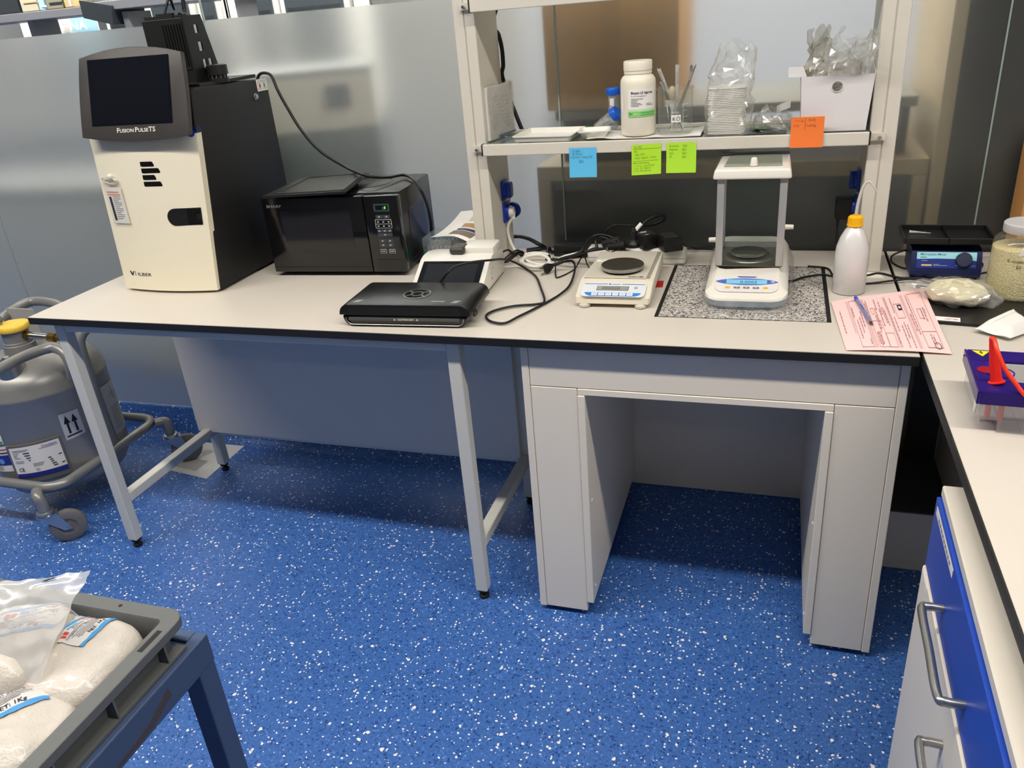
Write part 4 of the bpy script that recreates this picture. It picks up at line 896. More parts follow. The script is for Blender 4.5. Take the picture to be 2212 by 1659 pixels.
# ================================================================== ANALYTICAL BALANCE
ab = thing('analytical_balance', 'white analytical balance with glass draft shield standing on the granite slab', 'balance', (1.795, 0.40, 0.7512))
GW = mat('gloss_ivory_white', (228, 223, 212), 0.18, var=0.01, coat=0.3)
XC = 1.795
def ring(y0, y1, w0, w1, r, z, n=7):
    """plan outline: y0 front y1 back, half widths at front/back, corner radius"""
    pts = []
    for (cx, cy, a0) in ((w1-r, y1-r, 0), (-(w1-r), y1-r, PI/2), (-(w0-r), y0+r, PI), (w0-r, y0+r, 1.5*PI)):
        for k in range(n+1):
            a = a0+PI/2*k/n; pts.append((XC+cx+r*math.cos(a), cy+r*math.sin(a)-(0.010*(1-((cx+r*math.cos(a))/w0)**2) if a0 >= PI else 0), z))
    return pts
def loft(rings, name, m, parent, smooth=40, cap=True):
    b = MB(); R = [[b.bm.verts.new(p) for p in r] for r in rings]; n = len(R[0])
    for a, c in zip(R[:-1], R[1:]):
        for k in range(n): b.bm.faces.new((a[k], a[(k+1) % n], c[(k+1) % n], c[k]))
    if cap: b.bm.faces.new(list(reversed(R[0]))); b.bm.faces.new(R[-1])
    return b.build(name, m, parent, smooth=smooth)
MB().box(1.722, 1.868, 0.235, 0.575, 0.7513, 0.759, bev=0.003).build('base_plate', RUBBER, ab)
loft([ring(0.214, 0.60, 0.084, 0.088, 0.035, 0.7592), ring(0.211, 0.602, 0.087, 0.091, 0.035, 0.773)], 'skirt', mat('blue_grey_plastic', (128, 150, 164), 0.35), ab)
def rz(y0, w, zz, slope):                                         # upper shell ring: z rises from the front to the chamber floor
    return [(x, y, zz if y > 0.325 else zz-(0.325-y)*slope) for x, y, _ in ring(y0, 0.60, w, w+0.003, 0.04, 0)]
def zt(y): return 0.809 if y > 0.328 else 0.809-(0.328-y)*0.30
up = [ring(0.2105, 0.602, 0.0875, 0.0915, 0.035, 0.7732),
      [(x, y, min(0.7732+0.008, zt(y))) for x, y, _ in ring(0.212, 0.601, 0.087, 0.091, 0.036, 0)],
      [(x, y, min(0.795, zt(y)-0.002)) for x, y, _ in ring(0.220, 0.596, 0.082, 0.087, 0.036, 0)],
      [(x, y, zt(y)) for x, y, _ in ring(0.232, 0.588, 0.074, 0.078, 0.032, 0)],
      [(x, y, zt(y)+0.0005) for x, y, _ in ring(0.30, 0.56, 0.066, 0.066, 0.02, 0)]]
hs = loft(up, 'housing', GW, ab, smooth=50)
cvf = [[(XC+(x-XC)*1.12, y-0.012 if y < 0.3 else y+0.004, z) for x, y, z in ring(0.206, 0.60, 0.088, 0.092, 0.038, 0.7535)], [(XC+(x-XC)*1.035, y-0.004, z) for x, y, z in ring(0.206, 0.60, 0.088, 0.092, 0.038, 0.782)]]
loft(cvf, 'dust_cover', FILM, ab, smooth=60, cap=False)
# front fascia (slope)
sl_ = math.atan(0.30); AF = frame((XC, 0.228, zt(0.228)+0.0016), (1, 0, 0), (0, math.cos(sl_), math.sin(sl_)))
plate(rrect(0.132, 0.062, 0.018), AF @ Matrix.Translation((0, 0.039, 0)), 0.0006, mat('fascia_pale', (222, 218, 214), 0.2), 'fascia', ab)
eye = [(0.066*math.cos(2*PI*k/28)*(1 if abs(math.cos(2*PI*k/28)) < 0.7 else 1.0), 0.046+0.0125*math.sin(2*PI*k/28)*abs(math.sin(2*PI*k/28))**0.3) for k in range(28)]
A2 = AF @ Matrix.Translation((0, 0, 0.0006))
plate(eye, A2, 0.0005, mat('badge_blue', (72, 106, 190), 0.3), 'display_surround', ab)
l2 = plate(rect(-0.043, 0.043, 0.0375, 0.0535), A2 @ Matrix.Translation((0, 0, 0.0005)), 0.0003, mat('lcd_blue', (122, 178, 204), 0.2, emit=(110, 180, 215), estr=0.25), 'lcd', ab)
text('0.0002', 0.0135, A2 @ Matrix.Translation((-0.014, 0.0395, 0.0009)), mat('lcd_dark_segment', (52, 84, 104), 0.4), l2, name='lcd_digits', sx=1.0)
plate([(0.055+0.0045*math.cos(2*PI*k/18), 0.0465+0.0045*math.sin(2*PI*k/18)) for k in range(18)], A2 @ Matrix.Translation((0, 0, 0.0005)), 0.0004, mat('bubble_grey', (170, 168, 164), 0.2), 'level_bubble', ab)
plate([(-0.022, 0.0645), (-0.014, 0.0620), (0.014, 0.0620), (0.022, 0.0645), (0.018, 0.0665), (-0.018, 0.0665)], A2, 0.0002, mat('badge_indigo', (66, 70, 160), 0.4), 'brand_badge', ab)
YEL = mat('key_yellow', (238, 184, 44), 0.4)
for k, m in enumerate((YEL, mat('key_taupe', (128, 118, 118), 0.4), mat('key_taupe', (128, 118, 118), 0.4), mat('key_taupe', (128, 118, 118), 0.4), YEL)):
    x = -0.0395+k*0.0200; ky = plate(rrect(0.0105 if m is YEL else 0.0135, 0.0062, 0.001, 2), A2 @ Matrix.Translation((x, 0.0235, 0)), 0.0008, m, 'key', ab)
    lines([(x-0.002, x+0.002, 0.024)], A2 @ Matrix.Translation((0, 0, 0.0009)), WHITEINK if m is not YEL else GREYINK, ky, h=0.0014)
# draft chamber
cx0, cx1, cy0, cy1, cz0, cz1 = 1.7215, 1.8685, 0.331, 0.492, 0.8096, 1.007
CHF = mat('chamber_floor_steel', (120, 116, 106), 0.35, metal=0.7)
MB().box(cx0+0.001, cx1-0.001, cy0+0.003, cy1, 0.8097, 0.8116).build('chamber_floor', CHF, ab)
POST = mat('satin_aluminium', (188, 186, 184), 0.38, metal=0.55)
for x0 in (cx0, cx1-0.016): MB().box(x0, x0+0.016, cy0, cy0+0.012, 0.8118, cz1, bev=0.002).build('front_post', POST, ab, smooth=40)
for x0 in (cx0, cx1-0.012): MB().box(x0, x0+0.012, cy1-0.014, cy1, 0.8118, cz1, bev=0.002).build('rear_post', POST, ab, smooth=40)
MB().box(cx0+0.0125, cx1-0.0125, cy1-0.010, cy1-0.002, 0.8118, 0.823).build('rear_sill', POST, ab)
GL = film('draft_glass', (250, 252, 250), clear=1.0, rough=0.02, white=0.004, refl=0.007)
MB().box(cx0+0.0165, cx1-0.0165, cy0+0.004, cy0+0.007, 0.8118, cz1).build('front_glass', GL, ab)
MB().box(cx0+0.0125, cx1-0.0125, cy1-0.006, cy1-0.003, 0.8235, cz1).build('rear_glass', GL, ab)
sg = MB().box(cx0+0.002, cx0+0.005, cy0+0.0125, cy1-0.0145, 0.8118, cz1).build('side_door', GL, ab)
sg2 = MB().box(cx1-0.005, cx1-0.002, cy0+0.0125, cy1-0.0145, 0.8118, cz1).build('side_door', GL, ab)
for x, s, z, y, p in ((cx0+0.002, -1, 0.857, 0.385, sg), (cx1-0.002, 1, 0.883, 0.40, sg2)):
    MB().lathe([(0.0065, 0), (0.0055, 0.020), (0.0045, 0.021)], seg=16, M=frame((x, y, z), (0, s, 0), (0, 0, 1))).build('door_knob', GW, p, smooth=40)
# top cap with sliding glass
b = MB()
b.hexa([(cx0-0.010, cy0-0.010, cz1+0.0003), (cx1+0.008, cy0-0.010, cz1+0.0003), (cx1+0.006, cy1+0.006, cz1+0.0003), (cx0-0.006, cy1+0.006, cz1+0.0003),
        (cx0-0.006, cy0-0.004, cz1+0.022), (cx1+0.004, cy0-0.004, cz1+0.022), (cx1+0.002, cy1+0.004, cz1+0.022), (cx0-0.002, cy1+0.004, cz1+0.022)], 0.005, 3)
cap = b.build('top_cap', GW, ab, smooth=50)
gp = plate([(x, y) for x, y in [(-0.062, -0.060), (0.060, -0.060), (0.058, 0.060), (0.052, 0.066), (-0.050, 0.066), (-0.056, 0.060)]], frame((1.795, 0.412, cz1+0.0222), (1, 0, 0), (0, 1, 0)), 0.0012, mat('smoky_glass_lid', (132, 138, 124), 0.08, var=0.0), 'sliding_lid', cap)
MB().box(cx0-0.001, cx1+0.001, cy1-0.004, cy1+0.0065, cz1+0.0222, cz1+0.0275, bev=0.001).build('rear_rail', mat('grey_rail', (128, 126, 122), 0.4), cap)
MB().lathe([(0.0085, 0), (0.0065, 0.0155), (0.005, 0.017)], (1.796, 0.355, cz1+0.0235), 18).build('lid_knob', GW, gp, smooth=40)
b = MB(); b.lathe([(0.058, 0.8117), (0.057, 0.8128), (0.049, 0.8138), (0.0485, 0.8118)], (1.792, 0.412, 0), 40, cap=False); b.build('draft_ring', BRUSH, ab, smooth=40)
b = MB(); b.lathe([(0.012, 0.8118), (0.012, 0.8165), (0.039, 0.8168), (0.041, 0.8175), (0.041, 0.8218), (0.0395, 0.8225)], (1.792, 0.415, 0), 44); b.build('weighing_pan', CHROME, ab, smooth=40)

# red tape on the bench
rt = tag(plate([(1.571, 0.347), (1.601, 0.350), (1.5975, 0.398), (1.572, 0.396)], Matrix.Translation((0, 0, 0.7502)), 0.0003, mat('red_tape', (176, 26, 30), 0.5), 'red_tape', None), 'small dark red tape mark on the bench between the two balances', 'tape')

# ================================================================== POWER STRIP, ADAPTERS, CORDS
ST = thing('power_strip', 'white multi-socket power strip lying behind the two balances', 'power strip', (1.507, 0.549, 0.7502), math.radians(-1.0))
b = MB(); b.box(-0.128, 0.128, -0.024, 0.024, 0.0, 0.042, bev=0.008, seg=3); sb = b.build('body', WHITEP, ST, local=True, smooth=45)
for k in range(3):
    x = -0.088+k*0.080
    b = MB(); b.lathe([(0.0205, 0.0421), (0.0205, 0.0432), (0.0185, 0.0432), (0.018, 0.0421)], (x, 0, 0), 24, cap=False); b.build('socket_ring', mat('grey_socket', (190, 188, 182), 0.4), sb, local=True)
b = MB(); b.box(-0.1286, 0.1286, -0.0246, -0.0239, 0.017, 0.018); b.build('seam', mat('grey_seam', (150, 146, 138), 0.6), sb, local=True)
def adapter(name, label, c, w, d, h, rz, z0):
    t = thing(name, label, 'power adapter', (c[0], c[1], z0), math.radians(rz))
    b = MB(); b.box(-w/2, w/2, -d/2, d/2, 0, h, bev=0.003); bd = b.build('body', mat('adapter_black', (20, 20, 20), 0.4, var=0.1), t, local=True, smooth=40)
    return t, bd
t, bd = adapter('plug_adapter', 'smaller black plug-in adapter with pale print on the power strip', (1.532, 0.545), 0.044, 0.056, 0.036, 38, 0.7930)
plate(rect(-0.017, 0.018, -0.024, 0.024), Matrix.Translation((0, 0, 0.0361)), 0.0003, mat('dark_label', (44, 43, 40), 0.5), 'rating_label', bd, local=True)
lines([(-0.012, -0.002, -0.017), (-0.012, 0.004, 0.005), (-0.012, 0.008, 0.012)], Matrix.Translation((0, 0, 0.0365)), WHITEINK, bd, h=0.003, local=True)
t, bd = adapter('plug_adapter', 'larger black plug-in adapter overhanging the right end of the power strip', (1.592, 0.532), 0.050, 0.075, 0.034, 28, 0.7930)
plate(rect(-0.018, 0.018, -0.028, 0.028), Matrix.Translation((0, 0, 0.0341)), 0.0003, mat('dark_label', (44, 43, 40), 0.5), 'rating_label', bd, local=True)
t, bd = adapter('power_brick', 'long black power brick lying against the glass under the rack', (1.335, 0.608), 0.125, 0.050, 0.033, -3, 0.7502)
lines([(-0.04, 0.04, 0.004), (-0.04, 0.02, -0.008)], Matrix.Translation((0, 0, 0.0331)), mat('dark_label', (44, 43, 40), 0.5), bd, h=0.005, local=True)
z0 = 0.7555
cord('white_cable', [(1.158, 0.600, 0.860), at(1097, 492, 'y', 0.597), at(1104, 525, 'y', 0.592), at(1122, 552, 'y', 0.57), at(1150, 568, 'z', 0.763), at(1175, 572, 'z', 0.762), at(1192, 562, 'z', 0.760), at(1180, 549, 'z', 0.760), at(1150, 547, 'z', 0.760), at(1128, 554, 'z', 0.757), at(1126, 566, 'z', 0.757), at(1150, 574, 'z', 0.757), at(1180, 574, 'z', 0.757), at(1186, 560, 'z', 0.766), at(1165, 550, 'z', 0.768), at(1135, 556, 'z', 0.766), at(1130, 568, 'z', 0.765), at(1155, 576, 'z', 0.766), at(1190, 570, 'z', 0.760), at(1215, 556, 'z', 0.760), at(1245, 548, 'z', 0.765), at(1262, 542, 'z', 0.772)], 0.0045, WHITEP, 'coiled white mains cord plugged into the left rack post', 'cord', seg=10)
pg = thing('white_plug', 'white angled mains plug in the lower blue socket of the left post', 'plug', (1.15, 0.602, 0.872))
b = MB(); b.lathe([(0.0165, 0), (0.0165, 0.006), (0.013, 0.016), (0.009, 0.018)], seg=20, M=frame((1.145, 0.603, 0.872), (0, 1, 0), (0, 0, 1))); b.build('body', WHITEP, pg, smooth=40)
b = MB(); b.cyl((1.157, 0.602, 0.872), (1.158, 0.600, 0.852), 0.0075, 0.0055, 14); b.build('cord_grip', WHITEP, pg, smooth=40)
pg = thing('black_plug_adapter', 'black wall adapter plugged into the lower blue socket of the right post', 'power adapter', (2.005, 0.60, 0.88))
b = MB(); b.box(1.985, 2.021, 0.578, 0.622, 0.852, 0.902, bev=0.004); b.build('body', mat('adapter_black', (20, 20, 20), 0.4), pg, smooth=40)
b = MB(); b.cyl((1.992, 0.583, 0.8515), (1.992, 0.583, 0.835), 0.004, 0.003, 10); b.build('cord_grip', RUBBER, pg, smooth=40)
cord('adapter_cord', [(1.992, 0.583, 0.835), (1.994, 0.58, 0.80), (1.996, 0.575, 0.765), (2.0, 0.55, 0.753), (2.03, 0.46, 0.753)], 0.0022, CABLEB, 'thin black cord hanging from the adapter in the right post', 'cord')
# sealer cord with its flat plug
cord('sealer_cord', [at(950, 612, 'z', 0.796), at(968, 588, 'z', 0.826), at(985, 575, 'z', 0.833), at(1020, 566, 'z', 0.836), at(1060, 562, 'z', 0.828), at(1085, 560, 'z', 0.800), at(1110, 566, 'z', 0.768), at(1140, 583, 'z', z0), at(1158, 598, 'z', z0), at(1168, 622, 'z', z0), at(1176, 650, 'z', 0.759), at(1160, 657, 'z', z0), at(1110, 661, 'z', z0), at(1068, 671, 'z', z0), at(1050, 682, 'z', z0), at(1060, 694, 'z', z0), at(1090, 698, 'z', z0), at(1120, 684, 'z', z0), at(1176, 656, 'z', 0.7535), at(1215, 632, 'z', z0), at(1233, 612, 'z', z0), at(1242, 580, 'z', 0.760), at(1236, 564, 'z', 0.770), at(1216, 566, 'z', 0.775)], 0.0028, CABLEB, 'black flat cord looping from the vacuum sealer across the worktop', 'cord')
pe = thing('europlug', 'flat black two-pin plug lying on the worktop beside the white cord', 'plug', (1.295, 0.50, 0.7502))
c0, c1 = at(1180, 580, 'z', 0.765), at(1202, 568, 'z', 0.770)
b = MB(); a = frame(c0, (c1-c0), (0, 0.3, 1)); b.prism([(-0.006, -0.012), (0.004, -0.013), (0.020, -0.006), (0.022, 0.004), (0.006, 0.012), (-0.006, 0.010)], 'z', -0.006, 0.006, 0.002); b.xf(a); b.build('body', BLACKP, pe, smooth=40)
b = MB(); b.cyl((a @ Vector((0.02, 0, 0))), at(1216, 566, 'z', 0.775), 0.0045, 0.0035, 10); b.build('cord_grip', RUBBER, pe, smooth=40)
b = MB()
for y in (-0.009, 0.008): b.cyl(a @ Vector((-0.006, y, 0)), a @ Vector((-0.022, y, 0)), 0.002, seg=8)
b.build('pin', CHROME, pe, smooth=40)
cord('twist_tie', [at(1200, 575, 'z', 0.758), at(1200, 594, 'z', 0.753), at(1206, 599, 'z', 0.753), at(1240, 582, 'z', 0.753), at(1255, 558, 'z', 0.770), at(1263, 556, 'z', 0.772), at(1268, 570, 'z', 0.760), at(1273, 578, 'z', 0.754)], 0.0018, CABLEB, 'thin bent black tie wire left of the cream balance', 'wire')
for dx, zz in ((0, 0.756), (0.006, 0.764), (-0.004, 0.772), (0.003, 0.780)):
    pass
b = MB(); c = at(1112, 565, 'z', 0.758)
for k in range(7):
    o = Vector((0.004*(k % 3)-0.004, 0.003*(k % 2), 0.003+0.004*(k//2)))
    b.tube([c+o+Vector((-0.016, -0.020, 0)), c+o+Vector((-0.004, 0.0, 0.008)), c+o+Vector((0.006, 0.024, 0.010)), c+o+Vector((0.012, 0.034, 0.002))], 0.0024, seg=6, sub=4)
b.tube([c+Vector((-0.016, -0.02, 0.006)), c+Vector((-0.03, -0.018, 0.0)), c+Vector((-0.026, -0.002, 0.0)), c+Vector((-0.006, 0.004, 0.008))], 0.0024, seg=6, sub=5)
bc = b.build('bundled_cord', CABLEB, smooth=60); tag(bc, 'small bunched black cord tied up against the left rack post', 'cord')
cord('instrument_cord', [at(1070, 556, 'z', 0.80), at(1082, 547, 'z', 0.80), at(1098, 540, 'z', 0.79), at(1110, 552, 'z', 0.772)], 0.0026, CABLEB, 'short black cord between the white reader and the bunched cord', 'cord')
cord('thick_cable', [at(1075, 522, 'y', 0.668), at(1112, 511, 'y', 0.668), at(1140, 515, 'y', 0.635), at(1165, 528, 'y', 0.62), at(1178, 535, 'z', 0.760), at(1200, 545, 'z', 0.757), at(1230, 552, 'z', 0.758), at(1270, 545, 'z', 0.762)], 0.0055, CABLEB, 'thick black cable emerging from behind the left rack post', 'cable')
ic = thing('inline_connector', 'black barrel cable connector lying beside the thick black cable', 'connector', tuple(at(1150, 542, 'z', 0.7502)))
b = MB(); b.cyl(at(1140, 543, 'z', 0.7595), at(1166, 538, 'z', 0.7595), 0.009, 0.0075, 16); b.build('barrel', BLACKP, ic, smooth=40)
b = MB(); b.cyl(at(1166, 538, 'z', 0.7595), at(1180, 537, 'z', 0.758), 0.005, 0.003, 10); b.build('cord_grip', RUBBER, ic, smooth=40)
cord('looped_cable', [at(1372, 540, 'y', 0.545), at(1374, 520, 'y', 0.55), at(1381, 495, 'y', 0.555), at(1398, 476, 'y', 0.565), at(1420, 466, 'y', 0.57), at(1434, 466, 'y', 0.58), at(1434, 475, 'y', 0.59), at(1410, 485, 'y', 0.59), at(1375, 488, 'y', 0.58), at(1335, 486, 'y', 0.58), at(1315, 494, 'y', 0.585), at(1304, 508, 'y', 0.59), at(1302, 522, 'y', 0.595), at(1290, 540, 'z', 0.785)], 0.0042, CABLEB, 'black cable looping high above the power strip with a white sleeve', 'cable')
wl = tag(MB().cyl(at(1374, 497, 'y', 0.5535), at(1386, 483, 'y', 0.5588), 0.0058, seg=14).build('cable_sleeve', PAPER, smooth=40), 'white paper sleeve wrapped round the looped black cable', 'label')
bpq = thing('black_plug', 'black plug with ribbed grip standing upright in the power strip', 'plug', (1.505, 0.548, 0.7935))
b = MB(); b.lathe([(0.020, 0), (0.020, 0.004), (0.016, 0.010), (0.010, 0.016)], (1.500, 0.547, 0.7945), 20); b.build('body', BLACKP, bpq, smooth=40)
b = MB(); b.lathe([(0.0075, 0.0)]+[((0.0075 if k % 2 else 0.0062), 0.002+k*0.0028) for k in range(9)]+[(0.005, 0.03)], (1.500, 0.547, 0.8107), 14); b.build('ribbed_grip', RUBBER, bpq, smooth=30)
for nm, lb_, p in (('black_cable', 'uppermost black cable draped in an arch left of the power strip', [at(1180, 560, 'z', 0.76), at(1215, 560, 'z', 0.775), at(1255, 543, 'z', 0.80), at(1276, 515, 'z', 0.815), at(1295, 507, 'z', 0.822), at(1320, 512, 'z', 0.815), at(1345, 525, 'z', 0.805)]),
               ('black_cable', 'second black cable arching beneath the uppermost at the strip', [at(1290, 535, 'z', 0.795), at(1287, 520, 'z', 0.81), at(1300, 512, 'z', 0.815), at(1330, 524, 'z', 0.805), at(1360, 534, 'z', 0.80)]),
               ('black_cable', 'black cable sagging in front of the power brick to the power strip', [at(1186, 552, 'z', 0.768), at(1190, 566, 'z', 0.758), at(1215, 558, 'z', 0.762), at(1255, 547, 'z', 0.79), at(1290, 535, 'z', 0.803)]),
               ('black_cable', 'lowest black cable curving from the white coil to the strip top', [at(1187, 535, 'z', 0.765), at(1183, 545, 'z', 0.762), at(1196, 560, 'z', 0.757), at(1225, 557, 'z', 0.757), at(1262, 544, 'z', 0.797), at(1310, 536, 'z', 0.80)])):
    cord(nm, p, 0.0040, CABLEB, lb_, 'cable', group='black cables tangled on the power strip')
for k, (p0, p1) in enumerate(((at(1312, 534, 'z', 0.800), at(1352, 529, 'z', 0.806)), (at(1300, 527, 'z', 0.800), at(1340, 519, 'z', 0.806)))):
    o = thing('plug', ['black ribbed plug lying nearest on the power strip', 'black ribbed plug lying behind another on the power strip'][k], 'plug', tuple(p0), group='black plugs lying on the strip')
    b = MB(); d = (p1-p0); b.lathe([(0.006, 0)]+[(0.0075+0.0014*(i % 2)+0.0004*i, i*0.0035) for i in range(1, 9)]+[(0.012, 0.03), (0.013, 0.045), (0.010, 0.047)], seg=12, M=Matrix.Translation(p0) @ Vector((0, 0, 1)).rotation_difference(d.normalized()).to_matrix().to_4x4()); b.build('ribbed_body', RUBBER, o, smooth=40)
cord('tie_wire', [at(1306, 537, 'z', 0.80), at(1318, 545, 'z', 0.797), at(1328, 552, 'z', 0.790)], 0.0016, CABLEB, 'first black tie wire crossing on the white strip side', 'wire')
cord('tie_wire', [at(1338, 537, 'z', 0.80), at(1322, 545, 'z', 0.798), at(1310, 553, 'z', 0.790)], 0.0016, CABLEB, 'second black tie wire slanting left over the white strip side', 'wire')
cord('thin_cable', [(1.62, 0.55, 0.805), at(1483, 532, 'z', 0.79), at(1500, 537, 'z', 0.757), at(1535, 538, 'z', 0.753), (1.75, 0.63, 0.753)], 0.0024, CABLEB, 'thin black cord running behind the analytical balance from the adapter', 'cord')
cord('thin_cable', [(1.872, 0.42, 0.758), at(1708, 607, 'z', 0.756), at(1740, 598, 'z', 0.7545), at(1778, 593, 'z', 0.7535), at(1806, 597, 'z', 0.753), at(1870, 595, 'z', 0.753), at(1900, 590, 'z', 0.753), at(1945, 600, 'z', 0.753), at(1990, 600, 'z', 0.753), at(2020, 608, 'z', 0.753)], 0.0024, CABLEB, 'thin black cord from the analytical balance running past the wash bottle', 'cord')
cord('thin_cable', [at(1745, 575, 'z', 0.754), at(1785, 579, 'z', 0.7535), at(1797, 592, 'z', 0.7575), at(1806, 607, 'z', 0.7535), at(1840, 612, 'z', 0.753), at(1880, 612, 'z', 0.753), at(1930, 606, 'z', 0.7575), at(1975, 603, 'z', 0.7585), at(2010, 612, 'z', 0.753)], 0.0024, CABLEB, 'second thin black cord looping behind the wash bottle foot', 'cord')
cord('hanging_cable', [(1.145, 0.670, 2.2), (1.148, 0.670, 1.50), at(1066, 45, 'y', 0.670), at(1077, 75, 'y', 0.670), at(1084, 105, 'y', 0.670), at(1087, 140, 'y', 0.670), at(1089, 180, 'y', 0.670), (1.20, 0.670, 1.02)], 0.0058, CABLEB, 'thick black cable hanging down beside the left rack post', 'cable')

# ================================================================== WASH BOTTLE
wb = thing('wash_bottle', 'translucent white wash bottle with yellow cap and bent spout beside the granite', 'wash bottle', (2.011, 0.352, 0.7502))
LDPE = film('translucent_polyethylene', (240, 238, 236), clear=0.75, rough=0.3, white=0.92, even=True, transl=0.15)
b = MB(); b.lathe([(0.031, 0), (0.0345, 0.003), (0.0345, 0.090), (0.033, 0.104), (0.027, 0.124), (0.019, 0.140), (0.0135, 0.147), (0.0125, 0.149)], (2.011, 0.352, 0.7502), 40); b.build('bottle', LDPE, wb, smooth=60)
b = MB(); b.lathe([(0.0325, 0.0), (0.0330, 0.050)], (2.011, 0.352, 0.7535), 32); b.build('liquid', mat('clear_liquid', (226, 224, 224), 0.3), wb, smooth=40)
YC = mat('yellow_plastic', (245, 186, 20), 0.35)
b = MB(); b.lathe([(0.0165, 0.1492), (0.0165, 0.1525), (0.0148, 0.153)]+[(0.0146, 0.168), (0.012, 0.1705), (0.006, 0.1712), (0.006, 0.173)], (2.011, 0.352, 0.7502), 28)
for k in range(18): a = 2*PI*k/18; b.box(2.011+0.0148*math.cos(a)-0.0007, 2.011+0.0148*math.cos(a)+0.0007, 0.352+0.0148*math.sin(a)-0.0007, 0.352+0.0148*math.sin(a)+0.0007, 0.7502+0.154, 0.7502+0.167)
b.build('screw_cap', YC, wb, smooth=40)
b = MB(); b.tube([(2.011, 0.352, 0.9235), (2.013, 0.352, 0.95), (2.018, 0.352, 0.978), (2.024, 0.352, 0.990), (2.031, 0.350, 0.992), (2.040, 0.348, 0.982), (2.046, 0.347, 0.973)], [0.0035, 0.0033, 0.003, 0.0028, 0.0025, 0.0022, 0.0018], seg=10); b.build('spout', mat('spout_plastic', (226, 224, 216), 0.35, trans=0.3, ior=1.3), wb, smooth=60)
tag(plate([(2.050, 0.452), (2.094, 0.446), (2.090, 0.470), (2.062, 0.486)], Matrix.Translation((0, 0, 0.7502)), 0.0006, mat('cream_paper', (238, 234, 218), 0.8), 'paper_scrap', None), 'small cream paper scrap under the cords behind the wash bottle', 'paper')

# ================================================================== ON THE RACK SHELF
S = SZ+0.0004
# papers in a plastic sleeve leaning on the left post
ps_ = thing('document_sleeve', 'folded papers in a plastic sleeve standing against the left rack post', 'document sleeve', (1.17, 0.58, S))
def sleeve(u, v, off=0.0): return Vector((1.142+off+0.022*u+0.006*math.sin(3*u)*v, 0.512+0.138*u, S+0.001+0.128*v))
b = MB(); b.grid(lambda u, v: sleeve(u, v), 8, 6); b.build('papers', PAPER, ps_, solid=0.006)
b = MB(); b.grid(lambda u, v: sleeve(u, v*1.04, 0.004)+Vector((0.0015*math.sin(9*u+7*v), 0, 0.003*math.sin(11*u)*v)), 14, 12); b.build('sleeve', film('sleeve_film', (236, 234, 230), clear=0.7, rough=0.2, white=0.22), ps_, smooth=60)
b = MB(); b.grid(lambda u, v: sleeve(0.28+0.68*u, 0.015+0.05*v*(1-0.4*u)+0.02*u, 0.0075), 5, 2); b.build('blue_tab', mat('steel_blue_tab', (78, 104, 140), 0.5), ps_)
b = MB()
for k in range(9): b.grid(lambda u, v: sleeve(0.12+0.7*u, 0.2+k*0.075+0.012*v, 0.0042), 5, 1)
b.build('print', mat('faint_print', (190, 186, 182), 0.7), ps_)
# white trays and weighing boats
def tray(name, label, cat, c, w, d, h, flare, rz, m=WHITEP, t=0.0016, lip=0.004, group=None):
    o = thing(name, label, cat, c, math.radians(rz), group)
    b = MB(); R = []
    for (hw, hd, z, rr) in ((w/2-lip-flare, d/2-lip-flare, 0.0016, 0.006), (w/2-lip, d/2-lip, h, 0.008), (w/2, d/2, h, 0.009), (w/2, d/2, h-0.002, 0.009), (w/2-lip+t, d/2-lip+t, h-0.002, 0.008), (w/2-lip-flare+t, d/2-lip-flare+t, 0.0, 0.006)):
        R.append([b.bm.verts.new((x, y, z)) for x, y in rrect(2*hw, 2*hd, rr, 4)])
    n = len(R[0])
    for a, e in zip(R[:-1], R[1:]):
        for k in range(n): b.bm.faces.new((a[k], a[(k+1) % n], e[(k+1) % n], e[k]))
    b.bm.faces.new(R[0]); b.bm.faces.new(list(reversed(R[-1])))
    b.build('dish', m, o, local=True, smooth=30); return o
tr_ = tray('shallow_tray', 'flat white rectangular plastic tray at the left of the glass shelf', 'tray', (1.290, 0.548, S), 0.155, 0.145, 0.014, 0.004, -3)
b = MB(); b.box(-0.004, 0.0, -0.06, 0.06, 0.0017, 0.0022); b.build('rib', WHITEP, tr_, local=True)
bo = tray('weighing_boat', 'white weighing boat with flared rim right of the flat tray', 'weighing boat', (1.412, 0.520, S), 0.078, 0.078, 0.020, 0.012, 8)
MB().box(-0.006, 0.006, -0.0395, -0.033, 0.0165, 0.0178).build('pour_lip', WHITEP, bo, local=True)
gs = thing('green_stick', 'short bright green plastic stick behind the white tray', 'stick', (1.369, 0.655, S))
b = MB(); b.box(1.362, 1.379, 0.636, 0.650, S, S+0.009, bev=0.001); b.build('stick', mat('bright_green_plastic', (34, 128, 62), 0.4), gs)
MB().box(1.3785, 1.384, 0.638, 0.648, S+0.001, S+0.008, bev=0.001).build('tip', mat('dark_green_plastic', (24, 92, 48), 0.4), gs)
# paper towel under the bottle
tw = thing('paper_towel', 'rumpled white paper towel spread under the bottle and beaker', 'paper towel', (1.53, 0.52, S))
def towel(u, v):
    x = 1.40+0.27*u; y = 0.478+0.13*v
    return Vector((x, y, S+0.0012+0.0022*(1+math.sin(17*u+3*v)*math.sin(5*v+9*u))*(1-math.exp(-((x-1.517)/0.05)**4))*(1-math.exp(-((x-1.608)/0.05)**4))))
b = MB(); b.grid(towel, 40, 14); b.build('sheet', PAPER, tw, smooth=60, solid=0.0003)
b = MB(); b.grid(lambda u, v: towel(0.02+0.96*u, 0.03+0.04*v)+Vector((0, 0, 0.0006)), 40, 1); b.build('embossed_edge', PAPER, tw)
TS = S+0.0022
